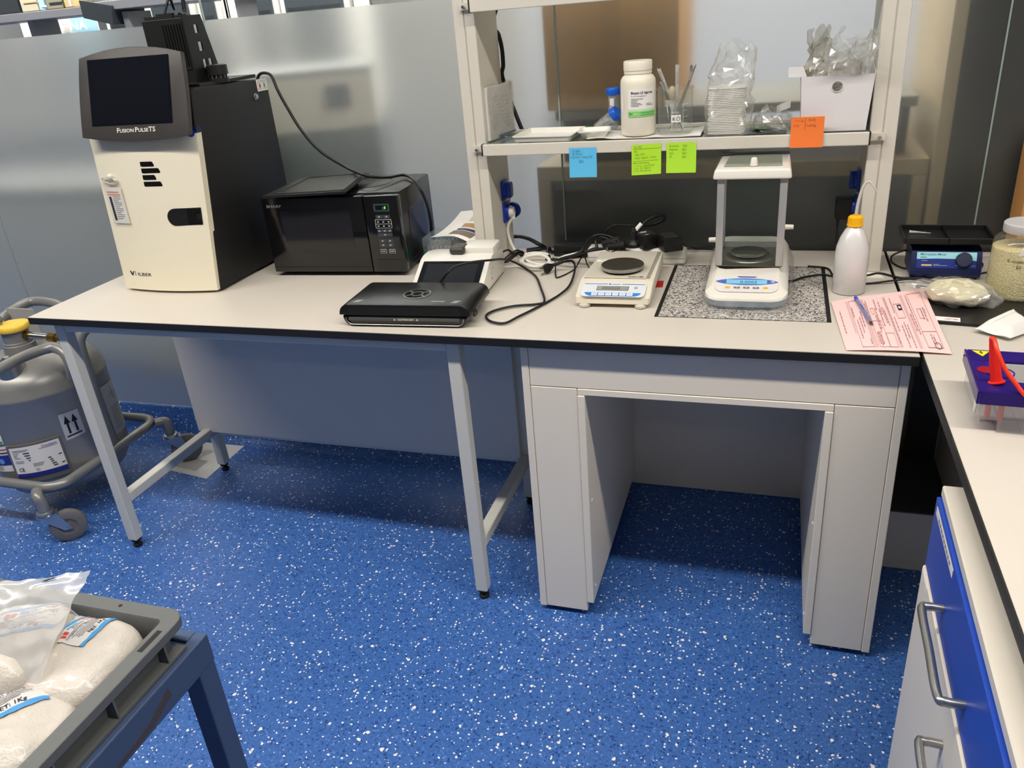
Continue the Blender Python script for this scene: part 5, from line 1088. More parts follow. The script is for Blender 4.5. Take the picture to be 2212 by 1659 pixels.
# two blue capped tubes
tube1 = thing('centrifuge_tube', 'upright clear conical tube with blue screw cap and red 0.1 mark', 'tube', (1.443, 0.612, S))
TUBE = film('tube_plastic', (232, 238, 240), clear=0.8, rough=0.1, white=0.2)
BCAP = mat('bright_blue_plastic', (20, 98, 214), 0.35)
def ctube(o, M, L=0.092):
    b = MB(); b.lathe([(0.002, 0.0), (0.013, 0.014), (0.0138, L), (0.0138, L+0.002)], seg=22, M=M, cap=False); b.build('barrel', TUBE, o, smooth=50)
    b = MB(); b.lathe([(0.0165, L-0.004), (0.017, L-0.002), (0.017, L+0.010), (0.0155, L+0.012)], seg=28, M=M)
    for k in range(28):
        a = 2*PI*k/28; p = M @ Vector((0.017*math.cos(a), 0.017*math.sin(a), L-0.002)); q = M @ Vector((0.017*math.cos(a), 0.017*math.sin(a), L+0.0095)); b.tube([p, q], 0.0006, seg=4, sub=1)
    b.build('screw_cap', BCAP, o, smooth=40)
M1 = Matrix.Translation((1.443, 0.612, S)); ctube(tube1, M1)
b = MB(); b.grid(lambda u, v: M1 @ Vector((0.0141*math.cos(-2.1+0.8*u), 0.0141*math.sin(-2.1+0.8*u), 0.022+0.058*v)), 6, 2); wl_ = b.build('write_strip', PAPER, tube1)
fnr = lambda x, y: M1 @ Vector((0.0144*math.cos(-1.72+(-y)/0.0144), 0.0144*math.sin(-1.72+(-y)/0.0144), 0.064-x))
text('0.1', 0.009, None, REDINK, tube1, fn=fnr, bold=0.02)
tube2 = thing('centrifuge_tube', 'clear conical tube with blue cap lying tilted beside the agarose bottle', 'tube', (1.44, 0.60, S))
d2 = Vector((0.068, -0.02, 0.048)).normalized(); M2 = Matrix.Translation((1.392, 0.600, S+0.0035)) @ Vector((0, 0, 1)).rotation_difference(d2).to_matrix().to_4x4(); ctube(tube2, M2, 0.072)
b = MB(); b.grid(lambda u, v: M2 @ Vector((0.0141*math.cos(-2.3+0.9*u), 0.0141*math.sin(-2.3+0.9*u), 0.02+0.04*v)), 5, 2); b.build('write_strip', MILKY, tube2)
# agarose bottle
ag = thing('agarose_bottle', 'tall ivory wide-mouth plastic bottle with green-banded label on the shelf', 'bottle', (1.519, 0.530, TS))
C = (1.519, 0.5255, TS); R0 = 0.0415
IVB = mat('ivory_bottle_plastic', (236, 228, 210), 0.38, var=0.02)
b = MB(); b.lathe([(0.030, 0.0), (0.038, 0.002), (0.0415, 0.009), (0.0415, 0.118), (0.0405, 0.127), (0.036, 0.134), (0.0315, 0.137), (0.031, 0.1395)], C, 48); b.build('bottle', IVB, ag, smooth=60)
b = MB(); b.lathe([(0.0325, 0.1398), (0.033, 0.1415), (0.033, 0.1420), (0.0322, 0.1422), (0.0322, 0.147), (0.0335, 0.1475), (0.0335, 0.1655), (0.032, 0.168)], C, 48); b.build('screw_cap', IVB, ag, smooth=40)
a0 = math.radians(-104)
def agf(x, y, off=0.0006): a = a0+x/R0; return Vector((C[0]+(R0+off)*math.cos(a), C[1]+(R0+off)*math.sin(a), C[2]+y))
def agl(name, x0, x1, y0, y1, m, off=0.0006, n=14):
    b = MB(); b.grid(lambda u, v: agf(x0+(x1-x0)*u, y0+(y1-y0)*v, off), n, 1); return b.build(name, m, ag, smooth=60)
agl('label', -0.008, 0.064, 0.048, 0.108, PAPER); agl('green_band', -0.008, 0.064, 0.0455, 0.0585, mat('leaf_green_print', (136, 204, 116), 0.6), 0.0009)
agl('pale_green_band', -0.008, 0.064, 0.0586, 0.064, mat('pale_green_print', (196, 226, 182), 0.6), 0.0009)
LF_ = lambda x0, y0: (lambda x, y: agf(x0+x, y0+y, 0.0012))
text('Biozym LE Agarose', 0.0076, None, INK, ag, fn=LF_(0.0, 0.0975), bold=0.02, sx=0.88)
text('For gel electrophoresis', 0.0042, None, INK, ag, fn=LF_(0.0, 0.0915), sx=0.9)
for k, w in enumerate((0.028, 0.016, 0.014, 0.022, 0.026, 0.018)): agl('print', 0.0, w, 0.086-k*0.0032, 0.0872-k*0.0032, GREYINK, 0.0012, 6)
for k, w in enumerate((0.012, 0.018)): agl('print', 0.036, 0.036+w, 0.0745-k*0.0032, 0.0757-k*0.0032, GREYINK, 0.0012, 6)
text('Bio', 0.0062, None, mat('deep_green_print', (60, 160, 60), 0.6), ag, fn=LF_(-0.005, 0.0515), bold=0.02); text('zym', 0.0062, None, WHITEINK, ag, fn=LF_(0.0045, 0.0515), bold=0.01, sx=1.2)
for k in range(2): agl('print', 0.022, 0.058, 0.0495+k*0.005, 0.0507+k*0.005, mat('deep_green_print', (60, 160, 60), 0.6), 0.0012, 6)
agl('side_label', -0.034, -0.022, 0.058, 0.098, PAPER)
# beaker with spatulas and rods
bk = thing('beaker', 'glass beaker marked K and holding glass rods and metal spatulas', 'beaker', (1.606, 0.532, TS))
BG = film('beaker_glass', (252, 254, 252), clear=0.97, rough=0.03, white=0.03)
CB = (1.606, 0.530, TS)
b = MB(); b.lathe([(0.001, 0.0006), (0.036, 0.0006), (0.0405, 0.004), (0.0405, 0.098), (0.042, 0.1015), (0.0435, 0.103), (0.0425, 0.104), (0.0395, 0.100)], CB, 48, cap=False)
for v in b.bm.verts:                                              # pouring lip on the left
    if v.co.z > CB[2]+0.099 and v.co.x < CB[0]-0.036: v.co.x -= 0.008
b.build('vessel', BG, bk, smooth=60)
def bkf(x, y, off=0.0006): a = math.radians(-82)+x/0.0405; return Vector((CB[0]+(0.0405+off)*math.cos(a), CB[1]+(0.0405+off)*math.sin(a), CB[2]+y))
b = MB(); b.grid(lambda u, v: bkf(-0.010+0.022*u, 0.030+0.0165*v), 6, 1); lbk = b.build('label', PAPER, bk, smooth=60)
text('KÖ', 0.0125, None, INK, lbk, fn=lambda x, y: bkf(-0.0075+x, 0.0335+y, 0.0011))
b = MB()
b.grid(lambda u, v: bkf(0.017+0.0008*u, 0.012+0.058*v), 1, 8)
for k in range(5): b.grid(lambda u, v: bkf(0.017+(0.015 if k % 2 == 0 else 0.009)*u, 0.013+k*0.014+0.0008*v), 5, 1)
b.build('graduation', mat('white_enamel', (208, 208, 200), 0.6), bk)
for s, x, y in (('500', 0.025, 0.071), ('400', 0.025, 0.057), ('300', 0.025, 0.043), ('200', 0.025, 0.029)):
    pass
text('600 ml', 0.006, None, mat('white_enamel', (208, 208, 200), 0.6), bk, fn=lambda x, y: bkf(-0.008+x, 0.050+y))
b = MB(); b.grid(lambda u, v: bkf(-0.026+0.010*u, 0.066+0.014*v) if True else None, 5, 4); b.build('etched_patch', MILKY, bk, smooth=60)
GR = film('rod_glass', (250, 250, 250), clear=0.6, rough=0.08, white=0.35)
def rod(name, lab, cat, p0, p1, r, m, flatten=None, group=None):
    o = thing(name, lab, cat, p0, group=group); b = MB(); b.tube([p0, p1], r, seg=10, sub=1); b.build('shaft', m, o, smooth=60)
    d = (Vector(p1)-Vector(p0)).normalized()
    if flatten:
        q = Vector(p1)-d*flatten; M = frame(q, (d.y+0.4, -d.x, 0.1), d)
        b = MB(); b.prism([(-0.003, 0), (-0.0045, flatten*0.4), (-0.0038, flatten*0.9), (0, flatten), (0.0038, flatten*0.9), (0.0045, flatten*0.4), (0.003, 0)], 'z', -0.0006, 0.0006); b.xf(M); b.build('blade', m, o)
    return o
cx, cy, cz = CB
rod('spatula', 'steel spatula leaning right in the beaker, foremost', 'spatula', (cx-0.006, cy-0.012, cz+0.008), (cx+0.046, cy+0.002, cz+0.150), 0.0014, CHROME, 0.035, 'metal spatulas in the beaker')
rod('spatula', 'steel spatula leaning right behind another in the beaker', 'spatula', (cx-0.014, cy+0.004, cz+0.008), (cx+0.043, cy+0.016, cz+0.147), 0.0016, CHROME, 0.03, 'metal spatulas in the beaker')
rod('spatula', 'steel spatula with wide blade leaning left in the beaker', 'spatula', (cx+0.018, cy-0.006, cz+0.008), (cx-0.036, cy-0.004, cz+0.118), 0.0018, CHROME, 0.04, 'metal spatulas in the beaker')
rod('glass_rod', 'glass rod leaning far left in the beaker', 'glass rod', (cx+0.016, cy+0.010, cz+0.006), (cx-0.038, cy+0.004, cz+0.146), 0.0032, GR, None, 'glass rods in the beaker')
rod('glass_rod', 'thinner glass rod crossing at the left of the beaker', 'glass rod', (cx+0.022, cy+0.0, cz+0.006), (cx-0.044, cy+0.012, cz+0.146), 0.0020, GR, None, 'glass rods in the beaker')
rod('glass_rod', 'upright glass tube standing in the middle of the beaker', 'glass rod', (cx+0.002, cy+0.014, cz+0.006), (cx+0.002, cy+0.016, cz+0.152), 0.0048, GR, None, 'glass rods in the beaker')
fu = thing('glass_funnel', 'small glass funnel with rubber bulb hung inside the beaker', 'funnel', (cx-0.006, cy-0.012, cz+0.01))
b = MB(); b.lathe([(0.0028, 0.0), (0.003, 0.045), (0.008, 0.060), (0.012, 0.070)], (cx-0.006, cy-0.012, cz+0.008), 16, cap=False); b.build('cone', GR, fu, smooth=50)
b = MB(); b.lathe([(0.003, 0.062), (0.0065, 0.070), (0.0085, 0.084), (0.007, 0.096), (0.002, 0.100)], (cx-0.006, cy-0.012, cz+0.008), 18); b.build('bulb', mat('tan_rubber', (176, 160, 132), 0.6), fu, smooth=60)
# crumpled plastic bags
def bag(name, label, c, rx, ry, h, m, seed, cat='plastic bag', top=0.5, crum=0.012, tilt=(0, 0), nu=36, nv=18, part='film'):
    o = thing(name, label, cat, c); b = MB()
    def f(u, v):
        a = 2*PI*u; s = (1-0.15*v)*(1+0.0*v); w = 1 if v < 0.75 else 1-(v-0.75)/0.25*(1-top)
        x = rx*w*s*math.copysign(abs(math.cos(a))**0.6, math.cos(a)); y = ry*w*s*math.copysign(abs(math.sin(a))**0.6, math.sin(a))
        p = Vector((c[0]+x+tilt[0]*v*v, c[1]+y+tilt[1]*v*v, c[2]+h*v*(1+0.10*math.sin(3*a+seed))))
        n = nvec(p*38+Vector((seed, 0, 0)))*crum*min(1, v*2.5)+nvec(p*95+Vector((0, seed, 0)))*crum*0.5*min(1, v*2.5)
        return p+n
    b.grid(f, nu, nv, wrap=True)
    b.build(part, m, o); return o
sk = thing('weighing_boat_stack', 'tall stack of square white weighing boats inside a clear bag', 'boat stack', (1.726, 0.522, S))
N = 26; b0 = None
for k in range(N):
    z = S+0.002+k*0.0038
    if b0 is None: b0 = MB().prism([(1.726+x, 0.522+y) for x, y in rrect(0.082, 0.074, 0.012, 4)], 'z', z, z+0.0030, 0.0008).build('boat', WHITEP, sk); o = b0
    else: o = b0.copy(); COL.objects.link(o); o.location = b0.location+Vector((0.0008*math.sin(k*2.1), 0.0008*math.cos(k*1.3), k*0.0038))
b = MB(); b.prism([(1.726+x, 0.522+y) for x, y in rrect(0.084, 0.076, 0.012, 4)], 'z', S+0.002+N*0.0038, S+0.004+N*0.0038, 0.0008); b.build('top_boat', WHITEP, sk)
bag('clear_bag', 'clear plastic bag standing open around the stack of weighing boats', (1.729, 0.522, S+0.0003), 0.054, 0.050, 0.186, FILM, 3.3, top=0.75, crum=0.014, tilt=(0.012, 0.0))
cb_ = bag('crumpled_bag', 'low crumpled clear bag between the boat stack and the white box', (1.825, 0.560, S+0.0003), 0.042, 0.045, 0.042, FILM, 8.1, top=0.3, crum=0.018)
b = MB(); b.lathe([(0.001, 0), (0.018, 0.002), (0.022, 0.005), (0.012, 0.007)], (1.808, 0.535, S+0.0008), 18); b.build('green_cap', mat('green_film_content', (70, 112, 62), 0.5), cb_, smooth=50)
b = MB(); b.grid(lambda u, v: Vector((1.835+0.03*u, 0.545+0.005*math.sin(5*u), S+0.036+0.016*v+0.012*u)), 6, 3); b.build('printed_label', PAPER, cb_)
fo = thing('dark_foil', 'flat dark grey foil sheet with crinkled edge under the white box and bags', 'foil', (1.80, 0.50, S))
b = MB(); b.grid(lambda u, v: Vector((1.755+0.105*u, 0.482+0.055*v, S+0.0012+0.0016*math.sin(13*u+4*v)*math.sin(9*v+u))), 20, 8); b.build('sheet', mat('dark_grey_foil', (44, 44, 46), 0.3, metal=0.3), fo, smooth=50, solid=0.0003)
b = MB(); b.grid(lambda u, v: Vector((1.68+0.02*u, 0.480+0.03*v, S+0.0008)), 2, 2); b.build('torn_piece', mat('dark_grey_foil', (44, 44, 46), 0.3, metal=0.3), fo, solid=0.0003)
# white container with bags inside
wx = thing('storage_box', 'white plastic storage box with a round finger hole at the right of the shelf', 'storage box', (1.955, 0.555, S))
bx0, bx1, by0, by1, h = 1.890, 2.024, 0.486, 0.640, 0.118
def panel(name, q, t=0.002): return MB().slab(q, t).build(name, mat('white_box_plastic', (226, 222, 222), 0.35, var=0.01), wx)
ft, bt2 = 0.006, 0.0
b = MB(); n = 24; Rr = 0.0108; hcx, hcz = 1.958, S+0.095                 # front wall with a hole
out_ = [(bx0, S+0.001), (bx1, S+0.001), (bx1+0.007, S+h), (bx0-0.007, S+h)]
def per(k):
    a = 2*PI*k/n; c_, s_ = math.cos(a), math.sin(a); best = 9
    for i in range(4):
        (x1, y1), (x2, y2) = out_[i], out_[(i+1) % 4]; dx, dy = x2-x1, y2-y1; den = c_*dy-s_*dx
        if abs(den) > 1e-9:
            t_ = ((x1-hcx)*dy-(y1-hcz)*dx)/den; u_ = ((x1-hcx)*s_-(y1-hcz)*c_)/den
            if t_ > 0 and -1e-6 <= u_ <= 1+1e-6: best = min(best, t_)
    return (hcx+c_*best, hcz+s_*best)
corner = {}
pv = [per(k) for k in range(n)]
for (x, y) in out_:
    k = min(range(n), key=lambda i: abs((math.atan2(y-hcz, x-hcx)-2*PI*i/n+PI) % (2*PI)-PI)); pv[k] = (x, y)
yy = lambda z: by0-0.006*(z-S)/h
O_ = [b.bm.verts.new((x, yy(z), z)) for x, z in pv]; I_ = [b.bm.verts.new((hcx+Rr*math.cos(2*PI*k/n), yy(hcz), hcz+Rr*math.sin(2*PI*k/n))) for k in range(n)]
O2 = [b.bm.verts.new((v.co.x, v.co.y+0.002, v.co.z)) for v in O_]; I2 = [b.bm.verts.new((v.co.x, v.co.y+0.002, v.co.z)) for v in I_]
for k in range(n):
    j = (k+1) % n
    b.bm.faces.new((O_[k], O_[j], I_[j], I_[k])); b.bm.faces.new((O2[j], O2[k], I2[k], I2[j])); b.bm.faces.new((I_[k], I_[j], I2[j], I2[k])); b.bm.faces.new((O_[j], O_[k], O2[k], O2[j]))
b.build('front_wall', mat('white_box_plastic', (226, 222, 222), 0.35, var=0.01), wx)
b = MB(); b.tube([Vector((hcx+(Rr+0.0006)*math.cos(2*PI*k/24), yy(hcz)-0.0008, hcz+(Rr+0.0006)*math.sin(2*PI*k/24))) for k in range(24)], 0.0010, seg=6, sub=1, closed=True); b.build('hole_rim', mat('white_box_plastic', (226, 222, 222), 0.35), wx, smooth=60)
panel('side_wall', [(bx0, by0+0.002, S+0.001), (bx0-0.007, by0-0.004, S+h), (bx0-0.007, by1+0.006, S+h), (bx0, by1, S+0.001)])
panel('side_wall', [(bx1, by1, S+0.001), (bx1+0.009, by1+0.006, S+h+0.035), (bx1+0.009, by0-0.002, S+h+0.004), (bx1, by0+0.002, S+0.001)])
panel('rear_wall', [(bx0, by1, S+0.001), (bx0-0.007, by1+0.006, S+h), (bx1+0.007, by1+0.006, S+h), (bx1, by1, S+0.001)])
panel('floor_panel', [(bx0, by0+0.002, S+0.003), (bx1, by0+0.002, S+0.003), (bx1, by1, S+0.003), (bx0, by1, S+0.003)])
panel('top_flange', [(bx0-0.034, by0-0.006, S+h+0.0015), (bx0+0.004, by0-0.006, S+h+0.0015), (bx0-0.002, by1, S+h+0.010), (bx0-0.034, by1, S+h+0.010)], 0.0015)
bag('clear_bag', 'big glossy clear bag bulging out of the white storage box', (1.962, 0.545, S+0.06), 0.050, 0.050, 0.135, FILM, 5.7, top=0.8, crum=0.022, tilt=(0.030, -0.095), nu=48, nv=24)
pw_ = bag('pellet_bag', 'bag of whitish crinkled plastic pieces inside the storage box', (1.965, 0.560, S+0.055), 0.042, 0.040, 0.098, MILKY, 1.9, top=0.5, crum=0.016)
bag('smoky_bag', 'crumpled greyish clear bag at the back left of the storage box', (1.918, 0.625, S+0.03), 0.024, 0.022, 0.165, film('smoky_film', (236, 232, 222), clear=0.85, rough=0.2, white=0.16), 12.4, top=0.9, crum=0.016)
# sticky notes on the rail
def note(label, x0, x1, z0, z1, c, rows, y=0.4642, lift=0.004, skew=0.0, rot=0.0, big=None):
    o = thing('sticky_note', label, 'sticky note', ((x0+x1)/2, y, (z0+z1)/2), group='sticky notes on the shelf rail')
    w, hh = x1-x0, z1-z0
    def f(u, v, off=0.0): return Vector((x0+w*u+skew*(1-v), y-0.0005-off-lift*(1-v)**2, z0+hh*v+rot*u))
    b = MB(); b.grid(lambda u, v: f(u, v), 4, 8); b.build('sheet', mat('note_'+str(c), c, 0.75, var=0.02), o, smooth=60, solid=0.0002)
    for s, u, v, sz in rows:
        text(s, sz, None, mat('pencil_'+str(c), tuple(int(k*0.62) for k in c), 0.8), o, name='handwriting', fn=lambda x, yy_: f(u+x/w, v+yy_/hh, 0.0004), sx=0.9)
    return o, f
note('sky blue sticky note hanging alone at the left of the shelf rail', 1.359, 1.427, 0.991, 1.061, (92, 188, 232), [('1g agar', 0.10, 0.86, 0.0085), ('1g lampt', 0.10, 0.76, 0.0085), ('0.5g NaO  50mg 70E', 0.04, 0.65, 0.0072), ('8X', 0.36, 0.48, 0.0105)])
o, f = note('lime green sticky note with two underlined blocks of handwriting', 1.512, 1.582, 0.993, 1.063, (176, 226, 48), [('2x SG', 0.08, 0.88, 0.0085), ('Ab', 0.08, 0.74, 0.008), ('- 4g/L KO', 0.06, 0.64, 0.0075), ('- 0.5g/L MgSO4 - 7H2O', 0.05, 0.53, 0.0064), ('after autoclaving', 0.05, 0.37, 0.0064), ('- 1 ml 1/L  CaCl2*H2O', 0.05, 0.27, 0.006), ('- 2 ml  1M  MgSO4', 0.05, 0.19, 0.006), ('- 2 ml  40% glucose', 0.05, 0.11, 0.006)], rot=0.003)
b = MB(); b.grid(lambda u, v: f(0.06+0.9*u, 0.845+0.012*v, 0.0005), 4, 1); b.grid(lambda u, v: f(0.06+0.85*u, 0.455+0.010*v, 0.0005), 4, 1); b.build('underline', mat('pencil_(176, 226, 48)', (109, 140, 29), 0.8), o)
note('lime green sticky note with a short ingredient list right of the other', 1.594, 1.663, 0.997, 1.066, (176, 228, 52), [('Sucrose', 0.10, 0.86, 0.0075), ('5g/L', 0.55, 0.86, 0.0075), ('Pepton', 0.10, 0.74, 0.0075), ('4g/L', 0.52, 0.74, 0.0075), ('Salt', 0.10, 0.62, 0.0075), ('5g/L', 0.52, 0.62, 0.0075), ('SF', 0.10, 0.50, 0.0075), ('6g/L', 0.52, 0.50, 0.0075)])
o, f = note('orange sticky note on the rail in front of the white storage box', 1.868, 1.937, 1.047, 1.112, (240, 122, 52), [('1 = 2x', 0.12, 0.84, 0.0075), ('50.05', 0.52, 0.86, 0.0075), ('0.75', 0.08, 0.68, 0.0075), ('0.6025g', 0.46, 0.68, 0.0072)])
b = MB(); b.grid(lambda u, v: f(0.42+0.012*u, 0.58+0.38*v, 0.0005), 1, 4); b.build('underline', mat('pencil_(240, 122, 52)', (149, 76, 32), 0.8), o)

# ================================================================== ON THE SIDE BENCH
mx_ = thing('microplate_mixer', 'dark blue microplate mixer with black two-bay tray and round dial', 'lab mixer', (2.218, 0.500, 0.7502), math.radians(-1))
NV = mat('deep_blue_plastic', (26, 36, 82), 0.4)
b = MB(); b.prism([(-0.052, 0.004), (0.055, 0.004), (0.055, 0.066), (-0.030, 0.066), (-0.038, 0.062), (-0.056, 0.024), (-0.057, 0.012)], 'x', -0.072, 0.072, 0.004); hs2 = b.build('housing', NV, mx_, local=True, smooth=30)
for x in (-0.06, 0.06):
    for y in (-0.045, 0.045): MB().lathe([(0.007, 0), (0.008, 0.0038)], (x, y, 0), 12).build('foot', RUBBER, mx_, local=True)
aa = math.atan2(0.038, 0.018); MF = frame((0, -0.0565, 0.0245), (1, 0, 0), (0, math.cos(aa), math.sin(aa)))
plate([(-0.060, 0.0025), (0.060, 0.0025), (0.060, 0.0385), (-0.060, 0.0385)], MF, 0.0005, mat('royal_panel_print', (24, 46, 128), 0.35), 'fascia', mx_, local=True)
fp = plate([(-0.060, 0.0225), (-0.02, 0.0240), (0.02, 0.0235), (0.060, 0.0195), (0.060, 0.0385), (-0.060, 0.0385)], MF @ Matrix.Translation((0, 0, 0.0005)), 0.0003, mat('pale_cyan_print', (158, 218, 224), 0.4), 'name_band', mx_, local=True)
text('Microplate Mixer', 0.0072, MF @ Matrix.Translation((-0.053, 0.031, 0.0009)), mat('teal_print', (60, 110, 140), 0.6), fp, sx=1.05, bold=0.01, local=True)
lines([(-0.053, -0.040, 0.0265)], MF @ Matrix.Translation((0, 0, 0.0009)), INK, fp, local=True); lines([(-0.05, -0.038, 0.019), (-0.026, 0.002, 0.0085), (-0.026, -0.014, 0.011), (0.018, 0.024, 0.009), (0.050, 0.058, 0.0085)], MF @ Matrix.Translation((0, 0, 0.0006)), mat('pale_print', (150, 160, 190), 0.6), mx_, local=True)
lines([(-0.050, -0.029, 0.009)], MF @ Matrix.Translation((0, 0, 0.0006)), mat('gold_print', (226, 190, 110), 0.6), mx_, name='logo_print', h=0.0035, local=True)
b = MB(); b.lathe([(0.0165, 0.001), (0.0160, 0.010), (0.0145, 0.0115)], seg=32, M=MF @ Matrix.Translation((0.034, 0.021, 0))); b.build('speed_dial', mat('slate_blue_plastic', (40, 46, 74), 0.4), mx_, local=True, smooth=40)
b = MB(); b.box(-0.05, 0.05, -0.02, 0.045, 0.0662, 0.080, bev=0.003); b.build('drive_head', RUBBER, mx_, local=True)
def bay(x0, x1):
    b = MB(); b.box(x0, x1, -0.048, 0.056, 0.0805, 0.0845); t = b.build('tray_bay', BLACKP, mx_, local=True)
    for d in ((x0, x1, -0.052, -0.0482, 0.0805, 0.094), (x0, x1, 0.0562, 0.060, 0.0805, 0.096)): MB().box(*d, bev=0.0008, seg=1).build('tray_wall', BLACKP, t, local=True)
bay(-0.088, -0.002); bay(0.000, 0.086)
for x in (-0.0922, -0.0016, 0.0862): MB().box(x, x+0.0038 if x != -0.0016 else x+0.0012, -0.052, 0.060, 0.0805, 0.095, bev=0.0004, seg=1).build('tray_divider', BLACKP, mx_, local=True)
ti = thing('pipette_tip', 'single clear pipette tip lying in the left bay of the mixer tray', 'pipette tip', (2.17, 0.51, 0.836))
b = MB(); b.cyl((2.149, 0.524, 0.8385), (2.190, 0.522, 0.836), 0.0032, 0.0008, 10); b.build('tip', MILKY, ti, smooth=50)
b = MB(); b.cyl((2.1445, 0.5243, 0.8386), (2.149, 0.524, 0.8385), 0.0040, 0.0036, 10); b.build('collar', MILKY, ti, smooth=50)
for k, (p, l) in enumerate(((([(2.148, 0.535, 0.79), at(1950, 542, 'y', 0.50), at(1928, 552, 'z', 0.757), at(1926, 565, 'z', 0.753), at(1945, 577, 'z', 0.753), at(1970, 582, 'z', 0.753)]), 'thin black cord curving out left of the mixer'),
                            (([at(2110, 568, 'z', 0.765)+Vector((0.006, 0.004, 0)), at(2121, 568, 'z', 0.757), at(2122, 575, 'z', 0.7535), at(2112, 590, 'z', 0.753), at(2135, 588, 'z', 0.753), at(2160, 586, 'z', 0.753)]), 'thin black cord looping out right of the mixer'))):
    cord('mixer_cord', p, 0.0021, CABLEB, l, 'cord')
jr = thing('grain_jar', 'large clear plastic jar of pale cream granules at the right edge', 'jar', (2.332, 0.345, 0.7502))
JC = (2.334, 0.345, 0.7502)
b = MB(); b.lathe([(0.048, 0.0), (0.0555, 0.004), (0.0565, 0.012), (0.0565, 0.112), (0.054, 0.124), (0.046, 0.132), (0.0395, 0.135), (0.0395, 0.139)], JC, 48, cap=False); b.build('vessel', film('jar_plastic', (252, 252, 248), clear=0.97, rough=0.12, white=0.04), jr, smooth=60)
b = MB(); b.lathe([(0.041, 0.139), (0.0425, 0.141), (0.0425, 0.156), (0.040, 0.1585), (0.012, 0.1575)], JC, 48); b.build('screw_lid', mat('frosted_lid_plastic', (222, 222, 222), 0.4, trans=0.3, var=0.0, ior=1.3), jr, smooth=40)
GRAINM = mat('cream_granules', (240, 208, 162), 0.8, var=0.5, scale=300, bump=1.0, bscale=320)
b = MB(); b.lathe([(0.047, 0.002), (0.0545, 0.006), (0.0555, 0.013), (0.0555, 0.108), (0.040, 0.111), (0.010, 0.108)], JC, 48); b.noise(0.0006, 300); g_ = b.build('granules', GRAINM, jr, smooth=60); g_['kind'] = 'stuff'
jf = lambda x, y: Vector((JC[0]+0.0570*math.cos(math.radians(-125)+x/0.057), JC[1]+0.0570*math.sin(math.radians(-125)+x/0.057), JC[2]+y))
text('B. nivalis', 0.0085, None, INK, jr, name='handwriting', fn=lambda x, y: jf(-0.004+x, 0.088+y)); text('B3', 0.0085, None, INK, jr, name='handwriting', fn=lambda x, y: jf(0.014+x, 0.076+y))
b = MB(); b.grid(lambda u, v: Vector((JC[0]+0.0562*math.cos(math.radians(-112+62*u+8*v)), JC[1]+0.0562*math.sin(math.radians(-112+62*u+8*v)), JC[2]+0.100+0.022*v*(1-0.3*u)+0.003*math.sin(9*u))), 10, 5); b.build('paper_slip', PAPER, jr, smooth=60)
# black mat, powder bag, packet
ml_ = thing('black_board', 'flat black board lying on the side bench under the powder bag', 'board', (2.24, 0.26, 0.7502))
b = MB(); b.slab([(2.128, 0.172, 0.7562), (2.42, 0.130, 0.7562), (2.45, 0.300, 0.7562), (2.152, 0.388, 0.7562)], 0.0058); b.build('plate', mat('soft_black_plastic', (24, 24, 24), 0.4, var=0.1), ml_)
stk = MB().slab([(2.150, 0.1745, 0.7567), (2.204, 0.1665, 0.7567), (2.207, 0.188, 0.7567), (2.150, 0.197, 0.7567)], 0.0004).build('sticker', PAPER, ml_)
lines([(0.030, 0.042, 0.012), (0.026, 0.038, 0.008)], frame((2.150, 0.1745, 0.7569), (0.054, -0.008, 0), (0.003, 0.02, 0)), GREYINK, stk); lines([(0.042, 0.050, 0.010)], frame((2.150, 0.1745, 0.7569), (0.054, -0.008, 0), (0.003, 0.02, 0)), REDINK, stk, h=0.003)
pb = thing('powder_bag', 'clear bag of cream powder slumped on the black board before the mixer', 'powder bag', (2.222, 0.300, 0.7564))
b = MB(); bmesh.ops.create_icosphere(b.bm, subdivisions=4, radius=1.0)
PM = Matrix.Translation((2.216, 0.288, 0.775)) @ Matrix.Rotation(math.radians(-32), 4, 'Z')
for v in b.bm.verts:
    c = v.co.copy(); p = Vector((c.x*0.060, c.y*0.050, c.z*0.024)); p += nvec(c*2.2)*0.006; p.z = max(p.z, -0.0175); v.co = p
b.xf(PM); b.build('powder', mat('cream_powder', (226, 216, 178), 0.75, var=0.08, scale=60, bump=0.4, bscale=180), pb, smooth=70)
b = MB()
def pf(u, v):
    a = 2*PI*u; r = 1+0.75*max(0, math.cos(a-PI))**6+0.35*max(0, math.cos(a))**8
    x, y = 0.063*r*math.cos(a)*math.cos((v-0.5)*PI*0.92), 0.054*math.sin(a)*math.cos((v-0.5)*PI*0.92); z = 0.025*math.sin((v-0.5)*PI)*(1 if r < 1.3 else 1.3-0.4*r)
    p = Vector((x, y, z)); p += nvec(p*60)*0.006; p.z = max(p.z, -0.0182); return PM @ p
b.grid(pf, 60, 20, wrap=True); b.build('film', FILM, pb)
pk = thing('paper_packet', 'folded white paper packet lying at the front edge of the black board', 'packet', (2.27, 0.16, 0.7564))
b = MB(); P8 = [at(2104, 712, 'z', 0.757), at(2182, 732, 'z', 0.757), at(2212, 715, 'z', 0.757)+Vector((0.02, 0.01, 0)), at(2165, 668, 'z', 0.757)+Vector((0.02, 0.0, 0))]
Cn = sum(P8, Vector())/4
def pkf(u, v):
    p = P8[0]*(1-u)*(1-v)+P8[1]*u*(1-v)+P8[2]*u*v+P8[3]*(1-u)*v
    return p+Vector((0, 0, 0.015*min(1, 4*u*(1-u)*1.6)*min(1, 4*v*(1-v)*1.6)+0.0012*math.sin(9*u+3*v)+0.001))
b.grid(pkf, 14, 14); b.build('wrapper', PAPER, pk, smooth=25)
b = MB(); b.grid(lambda u, v: pkf(0.30+0.03*u, 0.1+0.8*v)+Vector((0, 0, 0.0012)), 2, 10); b.build('fold', PAPER, pk, solid=0.0005)
